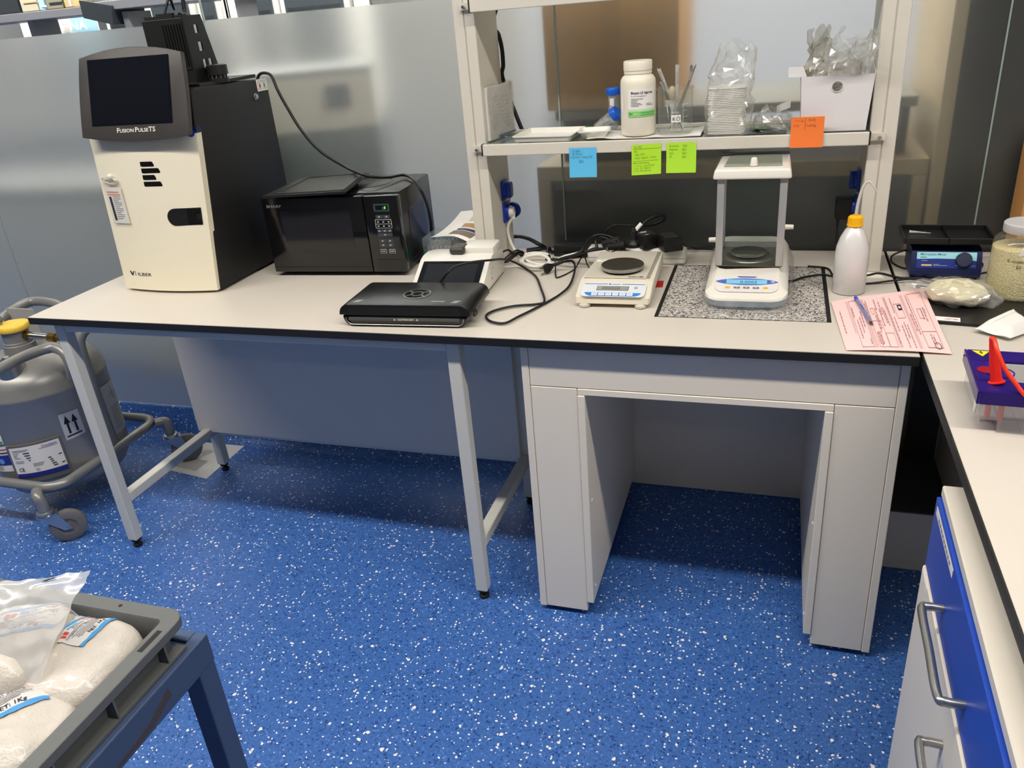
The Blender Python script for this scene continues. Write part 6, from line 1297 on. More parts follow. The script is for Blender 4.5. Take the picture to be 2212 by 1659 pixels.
b = MB(); b.grid(lambda u, v: P8[0]*(1-u)*(1-v)+P8[1]*u*(1-v)+P8[2]*u*v+P8[3]*(1-u)*v, 2, 2); b.build('underside', PAPER, pk)
cbx = thing('cardboard_box', 'small edge of an orange-brown cardboard box at the right border', 'cardboard box', (2.46, 0.60, 0.7502))
b = MB(); b.box(2.375, 2.60, 0.56, 0.655, 0.7502, 1.03, bev=0.002); b.build('carton', mat('orange_kraft_card', (196, 142, 84), 0.75, var=0.05, scale=20), cbx)
MB().box(2.40, 2.58, 0.559, 0.5598, 0.86, 0.91).build('packing_tape', mat('brown_tape', (126, 94, 54), 0.3), cbx)

# pink form and pen
pf_ = thing('pink_form', 'curled pink printed form lying over the worktop joint', 'form', (2.075, 0.17, 0.7502))
Pq = [at(1828, 757, 'z', 0.7515), at(2057, 765, 'z', 0.7525), at(1993, 622, 'z', 0.762), at(1795, 652, 'z', 0.7535)]
def pq(u, v, off=0.0):                                           # u along the long side (left->right), v towards the wall
    p = Pq[0]*(1-u)*(1-v)+Pq[1]*u*(1-v)+Pq[2]*u*v+Pq[3]*(1-u)*v
    return p+Vector((0.0, -0.004*math.sin(PI*u)*v, 0.004*math.sin(PI*min(1, 1.2*u))*(v)*(1-u)+0.003*math.sin(PI*u)*(1-v)+off+0.0004))
PINK = mat('pink_paper', (246, 204, 200), 0.8, var=0.015); PPR = mat('mauve_print', (170, 118, 124), 0.7); PGB = mat('pink_grey_band', (214, 176, 174), 0.7)
b = MB(); b.grid(lambda u, v: pq(u, v), 20, 16); b.build('sheet', PINK, pf_, smooth=60, solid=0.0003)
def pbar(u0, u1, v0, v1, m, name='print', off=0.0006, n=10):
    b = MB(); b.grid(lambda u, v: pq(u0+(u1-u0)*u, v0+(v1-v0)*v, off), n if u1-u0 > 0.06 else 2, n if v1-v0 > 0.06 else 1); b.build(name, m, pf_, smooth=60)
for u in (0.72, 0.535, 0.30): pbar(u, u+0.026, 0.05, 0.93, PGB, 'grey_band')
pbar(0.145, 0.158, 0.30, 0.93, PGB, 'grey_band')
def pframe(u0, u1, v0, v1):
    b = MB()
    for (a, c, d, e) in ((u0, u1, v0, v0+0.006), (u0, u1, v1-0.006, v1), (u0, u0+0.003, v0, v1), (u1-0.003, u1, v0, v1)):
        b.grid(lambda u, v: pq(a+(c-a)*u, d+(e-d)*v, 0.0007), 10, 6)
    b.build('form_rule', PPR, pf_)
pframe(0.80, 0.945, 0.06, 0.93); pframe(0.80, 0.945, 0.06, 0.30); pframe(0.84, 0.885, 0.50, 0.66)
pframe(0.62, 0.70, 0.52, 0.78); pframe(0.44, 0.52, 0.05, 0.28); pframe(0.34, 0.44, 0.05, 0.50); pframe(0.17, 0.29, 0.05, 0.93); pframe(0.37, 0.40, 0.62, 0.74)
random.seed(11)
b = MB()
for u, v0, v1 in [(0.775, 0.25, 0.92), (0.755, 0.3, 0.6), (0.68, 0.05, 0.42), (0.655, 0.2, 0.45), (0.625, 0.05, 0.4), (0.60, 0.62, 0.9), (0.58, 0.3, 0.55), (0.545, 0.1, 0.9), (0.505, 0.4, 0.7), (0.49, 0.45, 0.75), (0.47, 0.6, 0.85), (0.455, 0.4, 0.72), (0.43, 0.7, 0.9), (0.415, 0.35, 0.75), (0.40, 0.3, 0.6), (0.385, 0.1, 0.3), (0.37, 0.08, 0.32), (0.355, 0.1, 0.3), (0.34, 0.42, 0.9), (0.325, 0.5, 0.85), (0.27, 0.1, 0.2), (0.255, 0.4, 0.7), (0.23, 0.3, 0.6), (0.20, 0.2, 0.55), (0.18, 0.6, 0.8), (0.05, 0.3, 0.75), (0.90, 0.45, 0.68), (0.875, 0.48, 0.66), (0.89, 0.1, 0.24), (0.87, 0.12, 0.26)]:
    v = v0
    while v < v1:
        w = random.uniform(0.02, 0.06); b.grid(lambda a, c: pq(u+0.009*a, v+min(w, v1-v)*c, 0.0007), 1, 2); v += w+0.012
b.build('print', PPR, pf_)
text('1 PR. CZ', 0.0065, None, PPR, pf_, fn=lambda x, y: pq(0.905-(-y)*0-(-(y))/0.24*0, 0.66-x/0.28, 0.0008) if False else pq(0.905+y/0.24, 0.66-x/0.28, 0.0008))
pbar(0.655, 0.695, 0.66, 0.76, mat('navy_stamp', (40, 34, 66), 0.7), 'stamp'); pbar(0.664, 0.686, 0.69, 0.73, PINK, 'stamp_window', 0.0009)
b = MB(); b.tube([pq(0.90+0.028*math.cos(2*PI*k/20), 0.09+0.045*math.sin(2*PI*k/20), 0.001) for k in range(20)], 0.0005, seg=4, sub=1, closed=True); b.build('stamp_ring', INK, pf_)
pe_ = thing('ballpoint_pen', 'blue and clear ballpoint pen lying on the pink form', 'pen', tuple(at(1868, 690, 'z', 0.757)))
q0, q1 = pq(0.255, 0.955, 0.0045), pq(0.325, 0.40, 0.0045)
d = q1-q0
b = MB(); b.cyl(q0+d*0.10, q0+d*0.93, 0.0036, seg=6); b.build('barrel', mat('lilac_clear_plastic', (150, 158, 206), 0.2, trans=0.3), pe_, smooth=30)
b = MB(); b.cyl(q0, q0+d*0.10, 0.0038, seg=10); b.build('end_plug', mat('pen_blue', (44, 78, 200), 0.35), pe_, smooth=40)
b = MB(); b.cyl(q0+d*0.93, q1, 0.0034, 0.0008, 10); b.build('tip', mat('brass_tip', (120, 92, 56), 0.3, metal=0.8), pe_, smooth=40)
lines([(0.05, 0.078, 0.0)], frame(q0+Vector((0, 0, 0.0037)), d, Vector((0, 0, 1)).cross(d)), BLUEINK, pe_, h=0.002)

# gel tank
gt = thing('gel_tank', 'electrophoresis gel tank with violet lid at the right edge of the side bench', 'gel tank', (2.15, -0.275, 0.7502), math.radians(-3))
VIO = film('violet_acrylic', (92, 62, 206), clear=0.8, rough=0.05, white=0.06); ACR = film('clear_acrylic', (248, 248, 250), clear=0.9, rough=0.04, white=0.06, even=True)
VIOS = mat('violet_solid', (62, 40, 140), 0.12, trans=0.5, ior=1.2)
LZ = 0.0475
b = MB(); 
for d in ((0.0, 0.30, 0.0, 0.038, LZ+0.0165, LZ+0.0215), (0.0, 0.30, 0.114, 0.152, LZ+0.0165, LZ+0.0215), (0.0, 0.046, 0.0385, 0.1135, LZ+0.0165, LZ+0.0215)): b.box(*d, bev=0.001)
ld = b.build('lid', VIOS, gt, local=True)
MB().box(0.047, 0.30, 0.039, 0.113, LZ+0.0175, LZ+0.0185).build('lid_window', ACR, gt, local=True)
for d in ((0.0, 0.30, -0.0042, -0.0004, LZ, LZ+0.0215), (0.0, 0.30, 0.1524, 0.156, LZ, LZ+0.0215), (-0.0042, -0.0004, -0.004, 0.156, LZ, LZ+0.0215)): MB().box(*d, bev=0.0012).build('lid_skirt', VIOS, ld, local=True)
b = MB(); b.lathe([(0.020, LZ+0.0216), (0.020, LZ+0.0226), (0.018, LZ+0.0226), (0.018, LZ+0.0216)], (0.034, 0.068, 0), 36, cap=False); b.build('port_ring', VIOS, ld, local=True)
b = MB(); b.lathe([(0.0125, LZ+0.0216), (0.0125, LZ+0.0228), (0.010, LZ+0.0228)], (0.016, 0.074, 0), 24); b.build('terminal_disc', mat('dark_red_plastic', (150, 14, 34), 0.3), ld, local=True)
wt_ = plate([(0.006, 0.150), (0.031, 0.150), (0.0185, 0.128)], Matrix.Translation((0, 0, LZ+0.0217)), 0.0004, mat('warning_yellow', (250, 220, 20), 0.5), 'warning_triangle', ld, local=True)
plate([(0.0165, 0.148), (0.0195, 0.1475), (0.0185, 0.143), (0.0210, 0.1435), (0.0185, 0.135), (0.0183, 0.140), (0.0160, 0.141)], Matrix.Translation((0, 0, LZ+0.0221)), 0.0002, INK, 'bolt_mark', wt_, local=True)
for d in ((0.006, 0.30, 0.002, 0.005, 0.020, LZ-0.0004), (0.006, 0.30, 0.147, 0.150, 0.020, LZ-0.0004), (0.003, 0.0058, 0.002, 0.150, 0.012, LZ-0.0004), (0.030, 0.066, 0.002, 0.005, 0.0, 0.0196), (0.030, 0.033, 0.0054, 0.1466, 0.0, 0.0196), (0.063, 0.066, 0.0054, 0.1466, 0.0, 0.0196), (0.0335, 0.0625, 0.0054, 0.1466, 0.0, 0.003), (0.067, 0.30, 0.0054, 0.1466, 0.017, 0.0196)):
    MB().box(*d).build('tank_wall', ACR, gt, local=True)
plate([(0.0035, 0.012), (0.0035, 0.035), (0.006, 0.044)], frame((0.0, 0.0, 0.0), (0, 1, 0), (0, 0, 1)), 0.0004, PAPER, 'corner_label', gt, local=True) if False else None
wl2 = MB().slab([(0.0022, 0.020, 0.042), (0.0022, 0.045, 0.042), (0.0022, 0.045, 0.016), (0.0022, 0.032, 0.014)], 0.0003).build('inspection_label', PAPER, gt, local=True)
b = MB(); b.cyl((0.034, 0.020, LZ-0.001), (0.036, 0.022, 0.008), 0.0042, seg=12); b.build('electrode_sleeve', mat('red_sleeve', (216, 40, 44), 0.35), gt, local=True, smooth=40)
b = MB(); b.cyl((0.018, 0.026, LZ-0.001), (0.020, 0.028, 0.012), 0.0040, seg=12); b.build('electrode_sleeve', mat('red_sleeve', (216, 40, 44), 0.35), gt, local=True, smooth=40)
GW_ = WM[gt.name]
rl = thing('red_lead', 'red banana lead plugged upright into the violet tank lid', 'lead', tuple(GW_ @ Vector((0.024, 0.030, LZ+0.022))))
RED = mat('bright_red_plastic', (232, 36, 28), 0.35)
pA = GW_ @ Vector((0.024, 0.030, LZ+0.0222)); pB = at(2143, 727, 'y', pA.y+0.012)
b = MB(); d = (pB-pA); Ld = d.length; MR = Matrix.Translation(pA) @ Vector((0, 0, 1)).rotation_difference(d.normalized()).to_matrix().to_4x4()
b.lathe([(0.0115, 0.0), (0.0118, 0.0015), (0.009, 0.003), (0.0078, 0.008), (0.0075, Ld*0.4), (0.0050, Ld*0.82), (0.0042, Ld*0.97), (0.002, Ld)], seg=20, M=MR); b.build('banana_plug', RED, rl, smooth=40)
b = MB(); b.tube([pB-d.normalized()*0.004+Vector((0, -0.002, 0)), at(2148, 735, 'y', pA.y+0.004), at(2155, 760, 'y', pA.y-0.01), at(2170, 795, 'y', pA.y-0.02), at(2195, 830, 'y', pA.y-0.03), at(2225, 862, 'y', pA.y-0.04), at(2300, 900, 'y', pA.y-0.05)], 0.0032, seg=10); b.build('wire', mat('orange_red_wire', (240, 58, 30), 0.35), rl, smooth=60)

# ================================================================== LIQUID NITROGEN VESSEL ON ITS TROLLEY FRAME
dw = thing('cryogenic_vessel', 'squat grey metal cryogenic vessel in a tubular castor frame left of the table', 'gas vessel', (-0.37, 0.262, 0))
DC = Vector((-0.372, 0.262, 0)); DR = 0.198
b = MB(); b.lathe([(0.05, 0.082), (0.14, 0.088), (0.178, 0.105), (0.196, 0.135), (DR, 0.160), (DR, 0.425), (0.2, 0.430), (0.2, 0.436), (DR-0.001, 0.440), (0.192, 0.466), (0.172, 0.494), (0.140, 0.513), (0.095, 0.526), (0.05, 0.530)], DC, 64); tank = b.build('tank', DEWAR, dw, smooth=50)
def cyl_hit(px, py, off=0.0):
    d = _f + _r*((px-1106)/FPX) - _u*((py-829.5)/FPX); R = DR+off
    ox, oy = CAM.x-DC.x, CAM.y-DC.y; A_ = d.x*d.x+d.y*d.y; B_ = 2*(ox*d.x+oy*d.y); C_ = ox*ox+oy*oy-R*R
    D_ = max(0, B_*B_-4*A_*C_); t = (-B_-math.sqrt(D_))/(2*A_); p = CAM+d*t
    return math.atan2(p.y-DC.y, p.x-DC.x), p.z
def dec(corners):
    q = [cyl_hit(*c) for c in corners]                            # bl, br, tr, tl
    def f(u, v, off=0.0012):
        th = q[0][0]*(1-u)*(1-v)+q[1][0]*u*(1-v)+q[2][0]*u*v+q[3][0]*(1-u)*v; z = q[0][1]*(1-u)*(1-v)+q[1][1]*u*(1-v)+q[2][1]*u*v+q[3][1]*(1-u)*v
        return Vector((DC.x+(DR+off)*math.cos(th), DC.y+(DR+off)*math.sin(th), z))
    return f
def dgrid(f, u0, u1, v0, v1, m, name, par, off, nu=8, nv=2):
    b = MB(); b.grid(lambda u, v: f(u0+(u1-u0)*u, v0+(v1-v0)*v, off), nu, nv); return b.build(name, m, par, smooth=60)
# "this way up" label
f = dec([(144, 952), (185, 933), (166, 882), (124, 897)])
lab = dgrid(f, 0, 1, 0, 1, mat('silver_label', (190, 190, 196), 0.4), 'arrow_label', dw, 0.0012)
BLK = mat('label_black', (16, 16, 16), 0.6)
dgrid(f, 0.10, 0.86, 0.10, 0.155, BLK, 'arrow_bar', lab, 0.0018)
for uc in (0.30, 0.68):
    dgrid(f, uc-0.055, uc+0.055, 0.21, 0.62, BLK, 'arrow_shaft', lab, 0.0018, 2)
    b = MB(); vs_ = [b.bm.verts.new(f(uc-0.16, 0.60, 0.0018)), b.bm.verts.new(f(uc+0.16, 0.60, 0.0018)), b.bm.verts.new(f(uc, 0.90, 0.0018))]; b.bm.faces.new(vs_); b.build('arrow_head', BLK, lab)
# data plate on its raised carrier
f = dec([(46, 1030), (149, 1008), (125, 944), (22, 967)])
car = dgrid(f, -0.06, 1.04, -0.16, 1.06, mat('plate_carrier_grey', (104, 103, 98), 0.4), 'plate_carrier', dw, 0.0075, 10)
b = MB(); b.grid(lambda u, v: f(-0.06+1.1*u, -0.16, 0.0075*v), 10, 1); b.grid(lambda u, v: f(-0.06+1.1*u, 1.06, 0.0075*v), 10, 1); b.grid(lambda u, v: f(1.04, -0.16+1.22*u, 0.0075*v), 10, 1); b.grid(lambda u, v: f(-0.06, -0.16+1.22*u, 0.0075*v), 10, 1); b.build('carrier_edge', mat('plate_carrier_grey', (104, 103, 98), 0.4), dw)
pl8 = dgrid(f, 0, 1, 0, 1, PAPER, 'data_plate', car, 0.0085, 10)
dgrid(f, 0, 1, 0, 0.14, mat('deep_blue_print', (36, 44, 140), 0.5), 'blue_band', pl8, 0.0090, 10) if False else dgrid(f, 0, 1, 0, 0.14, mat('deep_blue_print', (36, 44, 140), 0.5), 'blue_band', dw, 0.0092, 10)
TFN = lambda u0, v0, su=0.17, sv=0.105, off=0.0094: (lambda x, y: f(u0+x/su, v0+y/sv, off))
text('Cryotherm', 0.011, None, BLUEINK, dw, fn=TFN(0.66, 0.885), bold=0.01)
dgrid(f, 0.60, 0.96, 0.855, 0.868, REDINK, 'red_swoosh', dw, 0.0094)
text('CE', 0.017, None, INK, dw, fn=TFN(0.075, 0.22), bold=0.01)
for u0, u1, v in ((0.06, 0.40, 0.90), (0.06, 0.36, 0.86), (0.06, 0.18, 0.80), (0.06, 0.14, 0.75), (0.06, 0.14, 0.70), (0.06, 0.20, 0.65), (0.06, 0.24, 0.55), (0.06, 0.24, 0.50), (0.40, 0.62, 0.42), (0.40, 0.60, 0.38), (0.40, 0.58, 0.34), (0.42, 0.50, 0.24), (0.42, 0.50, 0.19)): dgrid(f, u0, u1, v, v+0.016, GREYINK, 'print', dw, 0.0094, 4, 1)
for u0, u1, v in ((0.27, 0.40, 0.78), (0.29, 0.40, 0.70), (0.31, 0.40, 0.62), (0.34, 0.38, 0.54), (0.71, 0.77, 0.50), (0.73, 0.79, 0.43), (0.74, 0.80, 0.36), (0.75, 0.83, 0.29), (0.76, 0.84, 0.22), (0.91, 0.97, 0.52), (0.92, 0.98, 0.24)): dgrid(f, u0, u1, v, v+0.030, INK, 'figures_print', dw, 0.0094, 3, 1)
# left label, cut by the frame edge (its square code is left out)
f2 = dec([(-14, 1015), (34, 1017), (18, 963), (-30, 962)])
l3 = dgrid(f2, 0, 1, 0, 1, PAPER, 'service_label', dw, 0.0012)
dgrid(f2, 0, 1, 0.26, 0.66, mat('deep_blue_print', (36, 44, 140), 0.5), 'blue_band', l3, 0.0017)
b = MB(); vs_ = [b.bm.verts.new(f2(0.66+0.10*math.cos(2*PI*k/16), 0.42+0.11*math.sin(2*PI*k/16), 0.0021)) for k in range(16)]; b.bm.faces.new(vs_); b.build('blue_disc', mat('sky_print', (110, 160, 220), 0.5), l3)
for v in (0.20, 0.14, 0.08): dgrid(f2, 0.35, 0.62, v, v+0.02, GREYINK, 'print', l3, 0.0017, 3, 1)
dgrid(f2, 0.5, 0.95, 0.86, 0.90, REDINK, 'red_print', l3, 0.0017, 3, 1); dgrid(f2, 0.4, 0.95, 0.72, 0.77, INK, 'figures_print', l3, 0.0017, 3, 1)
f4 = dec([(-20, 958), (9, 960), (2, 940), (-24, 940)]); l4 = dgrid(f4, 0, 1, 0, 1, PAPER, 'green_dot_label', dw, 0.0012); dgrid(f4, 0.8, 0.95, 0.05, 0.35, GREENINK, 'green_dot', l4, 0.0017, 3, 1)
f = dec([(250, 939), (270, 912), (239, 812), (214, 838)])
l5 = dgrid(f, 0, 1, 0, 1, mat('grey_paper_label', (168, 168, 170), 0.7), 'instruction_label', dw, 0.0012)
for k in range(14): dgrid(f, 0.15, 0.55+0.3*((k*7) % 5)/5, 0.08+k*0.035, 0.095+k*0.035, GREYINK, 'print', l5, 0.0017, 3, 1)
b = MB(); b.tube([f(0.3, 0.72, 0.002), f(0.5, 0.82, 0.002), f(0.7, 0.74, 0.002), f(0.5, 0.66, 0.002), f(0.45, 0.9, 0.002)], 0.0008, seg=5); b.build('diagram', GREYINK, l5)
# neck with yellow cap, relief valve, pipes
NC = Vector((-0.372, 0.240, 0))
b = MB(); b.lathe([(0.048, 0.526), (0.045, 0.560), (0.042, 0.562), (0.042, 0.568), (0.0385, 0.570), (0.0385, 0.606)], NC, 32); b.build('neck', DEWAR, dw, smooth=35)
b = MB(); b.lathe([(0.0465, 0.6065), (0.048, 0.609), (0.048, 0.620), (0.045, 0.624), (0.02, 0.6245)], NC, 32); b.noise(0.0012, 40); yc_ = b.build('neck_cap', mat('yellow_rubber', (240, 200, 70), 0.5), dw, smooth=50)
b = MB(); b.tube([NC+Vector((-0.03+0.012*math.cos(2*PI*k/12), -0.01+0.004*math.sin(2*PI*k/12), 0.638+0.012*math.sin(2*PI*k/12))) for k in range(12)], 0.0022, seg=6, closed=True, sub=2); b.build('key_ring', CHROME, yc_, smooth=60)
b = MB()
for k in range(11):
    p = NC+Vector((-0.042-0.002*math.sin(k), -0.012, 0.622-k*0.0095)); b.tube([p+Vector((0.003*math.cos(2*PI*j/8)*(1 if k % 2 else 0.4), 0.003*math.cos(2*PI*j/8)*(0.4 if k % 2 else 1), 0.0055*math.sin(2*PI*j/8))) for j in range(8)], 0.0011, seg=5, sub=1, closed=True)
ch_ = b.build('chain', CHROME, dw, smooth=60); ch_['kind'] = 'stuff'
KC = Vector((-0.318, 0.142, 0))
b = MB(); b.lathe([(0.0375, 0.498), (0.0375, 0.532), (0.036, 0.536)], KC, 32); kb_ = b.build('relief_cap', BRUSH, dw, smooth=35)
b = MB(); b.lathe([(0.036, 0.5361), (0.012, 0.556), (0.010, 0.558)], KC, 6); b.build('cone_nut', CHROME, kb_)
BRASS = mat('brass', (184, 146, 74), 0.3, metal=1.0)
p0, p1 = NC+Vector((0.036, 0.0, 0.588)), NC+Vector((0.165, 0.018, 0.574)); d = p1-p0
def seg_(a, c, r, m, nm, par=dw, s=18): return MB().cyl(p0+d*a, p0+d*c, r, seg=s).build(nm, m, par, smooth=35)
seg_(0.0, 0.14, 0.0135, BRASS, 'hex_nut', s=6); seg_(0.141, 0.62, 0.0105, CHROME, 'safety_valve'); seg_(0.621, 0.80, 0.0145, BRASS, 'hex_nut', s=6); seg_(0.801, 0.90, 0.010, BRASS, 'hex_nut', s=6); seg_(0.901, 1.25, 0.006, CHROME, 'pipe')
b = MB(); b.tube([(-0.235, 0.40, 0.575), (-0.15, 0.41, 0.565), (-0.06, 0.42, 0.555)], 0.006, seg=8); b.build('pipe', CHROME, dw, smooth=60)
b = MB(); b.tube([(-0.235, 0.42, 0.545), (-0.15, 0.43, 0.535), (-0.06, 0.44, 0.525)], 0.006, seg=8); b.build('pipe', CHROME, dw, smooth=60)
b = MB(); b.lathe([(0.012, 0.0), (0.016, 0.004), (0.016, 0.018), (0.010, 0.024), (0.006, 0.030), (0.006, 0.045)], (-0.225, 0.40, 0.57), 14); b.build('valve_body', BRASS, dw, smooth=40)
MB().box(-0.53, -0.415, 0.36, 0.364, 0.54, 0.625, bev=0.001).build('tag_plate', mat('grey_tag', (168, 166, 160), 0.5), dw)
# tubular frame
TR = 0.0155; RX0, RX1, RY0, RY1, RZ = -0.585, -0.178, 0.040, 0.492, 0.172
ringp = []
for cx, cy, a0 in ((RX1-0.06, RY1-0.06, 0), (RX0+0.06, RY1-0.06, PI/2), (RX0+0.06, RY0+0.06, PI), (RX1-0.06, RY0+0.06, 1.5*PI)):
    for k in range(7): a = a0+PI/2*k/6; ringp.append((cx+0.06*math.cos(a), cy+0.06*math.sin(a), RZ))
MB().tube(ringp, TR, seg=14, sub=1, closed=True).build('base_ring', DEWAR, dw, smooth=60)
U1 = [at(-120, 862, 'z', 0.58), at(-40, 812, 'z', 0.58), at(0, 796, 'z', 0.58), at(55, 769, 'z', 0.58), at(105, 752, 'z', 0.58), at(128, 755, 'z', 0.575), at(143, 768, 'z', 0.56), at(152, 790, 'z', 0.53), at(157, 815, 'z', 0.49)]
MB().tube(U1, TR, seg=14, sub=4).build('front_handle', DEWAR, dw, smooth=60)
U2 = [(-0.188, 0.287, RZ+0.01), (-0.186, 0.286, 0.30), (-0.184, 0.285, 0.45), (-0.182, 0.286, 0.53), (-0.179, 0.292, 0.562), (-0.168, 0.312, 0.583), (-0.150, 0.350, 0.588), (-0.12, 0.42, 0.588), (-0.10, 0.47, 0.585)]
MB().tube(U2, TR, seg=14, sub=4).build('side_handle', DEWAR, dw, smooth=60)
U3 = [at(-100, 735, 'z', 0.60), at(-30, 703, 'z', 0.60), at(0, 690, 'z', 0.60), at(40, 663, 'z', 0.60), at(72, 651, 'z', 0.60), at(115, 655, 'z', 0.60), at(150, 672, 'z', 0.585), at(180, 700, 'z', 0.56)]
MB().tube(U3, TR, seg=14, sub=4).build('rear_handle', DEWAR, dw, smooth=60)
ZINC = mat('zinc_plate', (186, 190, 192), 0.28, metal=0.9); TYRE = mat('grey_rubber_tyre', (112, 110, 108), 0.6)
def caster(stem, wc_, ax):
    s_ = Vector(stem); w = Vector(wc_); ax = Vector(ax).normalized()
    c = MB(); c.tube([(s_.x-0.03*(1 if s_.x > -0.4 else -1), s_.y+0.02*(1 if s_.y < 0.25 else -1), RZ), (s_.x-0.006*(1 if s_.x > -0.4 else -1), s_.y, RZ-0.002), (s_.x, s_.y, RZ-0.02), (s_.x, s_.y, 0.124)], 0.0165, seg=12, sub=4); st = c.build('caster_stub', DEWAR, dw, smooth=60)
    c = MB(); c.lathe([(0.018, 0.123), (0.024, 0.121), (0.025, 0.115), (0.02, 0.112), (0.022, 0.108)], (s_.x, s_.y, 0), 20); c.build('swivel', ZINC, st, smooth=40)
    c = MB()
    for sg_ in (-1, 1):
        o = ax*0.0155*sg_; t = Vector((w.x-s_.x, w.y-s_.y, 0)).normalized()
        top = Vector((s_.x, s_.y, 0.109))+o; lo = w+o
        c.hexa([lo-t*0.011-Vector((0, 0, 0.008))-ax*0.0012, lo+t*0.011-Vector((0, 0, 0.008))-ax*0.0012, lo+t*0.011-Vector((0, 0, 0.008))+ax*0.0012, lo-t*0.011-Vector((0, 0, 0.008))+ax*0.0012,
                top-t*0.026-ax*0.0012, top+t*0.030-ax*0.0012, top+t*0.030+ax*0.0012, top-t*0.026+ax*0.0012])
    c.hexa([Vector((s_.x, s_.y, 0.107))+t*p+ax*q+Vector((0, 0, e)) for e in (0, 0.003) for p, q in ((-0.027, -0.0167), (0.031, -0.0167), (0.031, 0.0167), (-0.027, 0.0167))])
    c.build('fork', ZINC, st)
    q = Vector((0, 0, 1)).rotation_difference(ax).to_matrix().to_4x4()
    c = MB(); c.lathe([(0.026, -0.0125), (0.044, -0.0125), (0.0515, -0.009), (0.053, 0), (0.0515, 0.009), (0.044, 0.0125), (0.026, 0.0125), (0.024, 0.009), (0.012, 0.009), (0.012, 0.0135), (0.004, 0.0135)], seg=40, M=Matrix.Translation(w) @ q); c.build('wheel', TYRE, st, smooth=40)
    c = MB(); c.cyl(w-ax*0.018, w+ax*0.018, 0.0065, seg=10); c.build('axle_bolt', CHROME, st)
ax1 = Vector((0.70, -0.71, 0)); t1 = Vector((0.71, 0.70, 0))
w1 = at(148, 1133, 'z', 0.053); s1 = w1-t1*0.046
caster(s1, w1, ax1)
w2_ = at(404, 966, 'z', 0.053); s2 = w2_-t1*0.040
caster(s2, w2_, ax1)
caster((-0.575, 0.05, 0), (-0.607, 0.018, 0.053), (0.71, -0.70, 0)); caster((-0.575, 0.48, 0), (-0.607, 0.512, 0.053), (0.70, 0.71, 0))
# sheet of paper on the floor
fp_ = thing('floor_paper', 'white sheet of paper lying on the floor under the castor and rear table leg', 'paper', (-0.07, 0.53, 0.001))
qf = [at(355, 1013, 'z', 0.0008), at(446, 1034, 'z', 0.0008), at(545, 948, 'z', 0.0008), at(452, 936, 'z', 0.0008)]
b = MB(); b.slab(qf, 0.0006); b.build('sheet', PAPER, fp_)
sfp = lambda u, v: qf[0]*(1-u)*(1-v)+qf[1]*u*(1-v)+qf[2]*u*v+qf[3]*(1-u)*v+Vector((0, 0, 0.0004))
b = MB(); b.grid(lambda u, v: sfp(0.1+0.55*u, 0.10+0.25*v), 2, 2); b.build('grey_patch', mat('patch_grey', (186, 184, 180), 0.8), fp_)  # slightly greyer patch over the near part of the sheet

# ================================================================== CRATE OF BAGS ON A STOOL (front left)
CRG = mat('grey_crate_plastic', (98, 100, 99), 0.5, var=0.03, bump=0.05, bscale=600)
STB = mat('slate_blue_paint', (66, 82, 112), 0.4, var=0.03)
sx1, sy1 = 1.086, -0.768; sx0, sy0 = 0.47, -1.20
stl = thing('steel_stand', 'slate blue steel stand with square legs carrying the grey crate', 'stand', ((sx0+sx1)/2, (sy0+sy1)/2, 0))
for nm, d in (('top_rail', (sx1-0.020, sx1, sy0, sy1, 0.538, 0.588)), ('top_rail', (sx0, sx1-0.0205, sy1-0.020, sy1, 0.538, 0.588)), ('top_rail', (sx0, sx1-0.0205, sy0, sy0+0.020, 0.538, 0.588)), ('top_rail', (sx0, sx0+0.020, sy0+0.0205, sy1-0.0205, 0.538, 0.588))):
    MB().box(*d, bev=0.002).build(nm, STB, stl)
MB().box(sx0+0.0205, sx1-0.0205, sy0+0.0205, sy1-0.0205, 0.578, 0.5815).build('shelf_plate', STB, stl)
for x in (sx0+0.001, sx1-0.0355):
    for y in (sy0+0.001, sy1-0.0355):
        MB().box(x, x+0.0345, y, y+0.0345, 0.012, 0.5375, bev=0.002).build('leg', STB, stl)
        MB().box(x+0.002, x+0.0325, y+0.002, y+0.0325, 0.0, 0.0118).build('foot', RUBBER, stl)
b = MB(); b.prism([(-1.00+0.0, 0.546), (-0.905, 0.555), (-0.862, 0.575), (-0.858, 0.560), (-0.90, 0.545), (-0.98, 0.543)], 'x', sx1+0.0001, sx1+0.0006); b.build('tape_residue', mat('brown_residue', (74, 66, 66), 0.6), stl)
cr = thing('plastic_crate', 'grey plastic stacking crate holding bags of white granules at front left', 'crate', (0.78, -0.98, 0.5885))
X0c, X1c, Y0c, Y1c, ZT, ZB = 0.478, 1.077, -1.182, -0.781, 0.640, 0.5885
b = MB(); 
def ringq(x0, x1, y0, y1, r, z, n=5): return [((x0+x1)/2+x, (y0+y1)/2+y, z) for x, y in rrect(x1-x0, y1-y0, r, n)]
RR = [ringq(X0c+0.018, X1c-0.018, Y0c+0.018, Y1c-0.018, 0.022, ZB), ringq(X0c+0.015, X1c-0.015, Y0c+0.015, Y1c-0.015, 0.024, ZT-0.014), ringq(X0c, X1c, Y0c, Y1c, 0.026, ZT-0.014), ringq(X0c, X1c, Y0c, Y1c, 0.026, ZT-0.001), ringq(X0c+0.001, X1c-0.001, Y0c+0.001, Y1c-0.001, 0.026, ZT),
      ringq(X0c+0.024, X1c-0.024, Y0c+0.024, Y1c-0.024, 0.008, ZT), ringq(X0c+0.026, X1c-0.026, Y0c+0.026, Y1c-0.026, 0.008, ZT-0.004), ringq(X0c+0.029, X1c-0.029, Y0c+0.029, Y1c-0.029, 0.010, ZB+0.004)]
V = [[b.bm.verts.new(p) for p in r] for r in RR]; n = len(V[0])
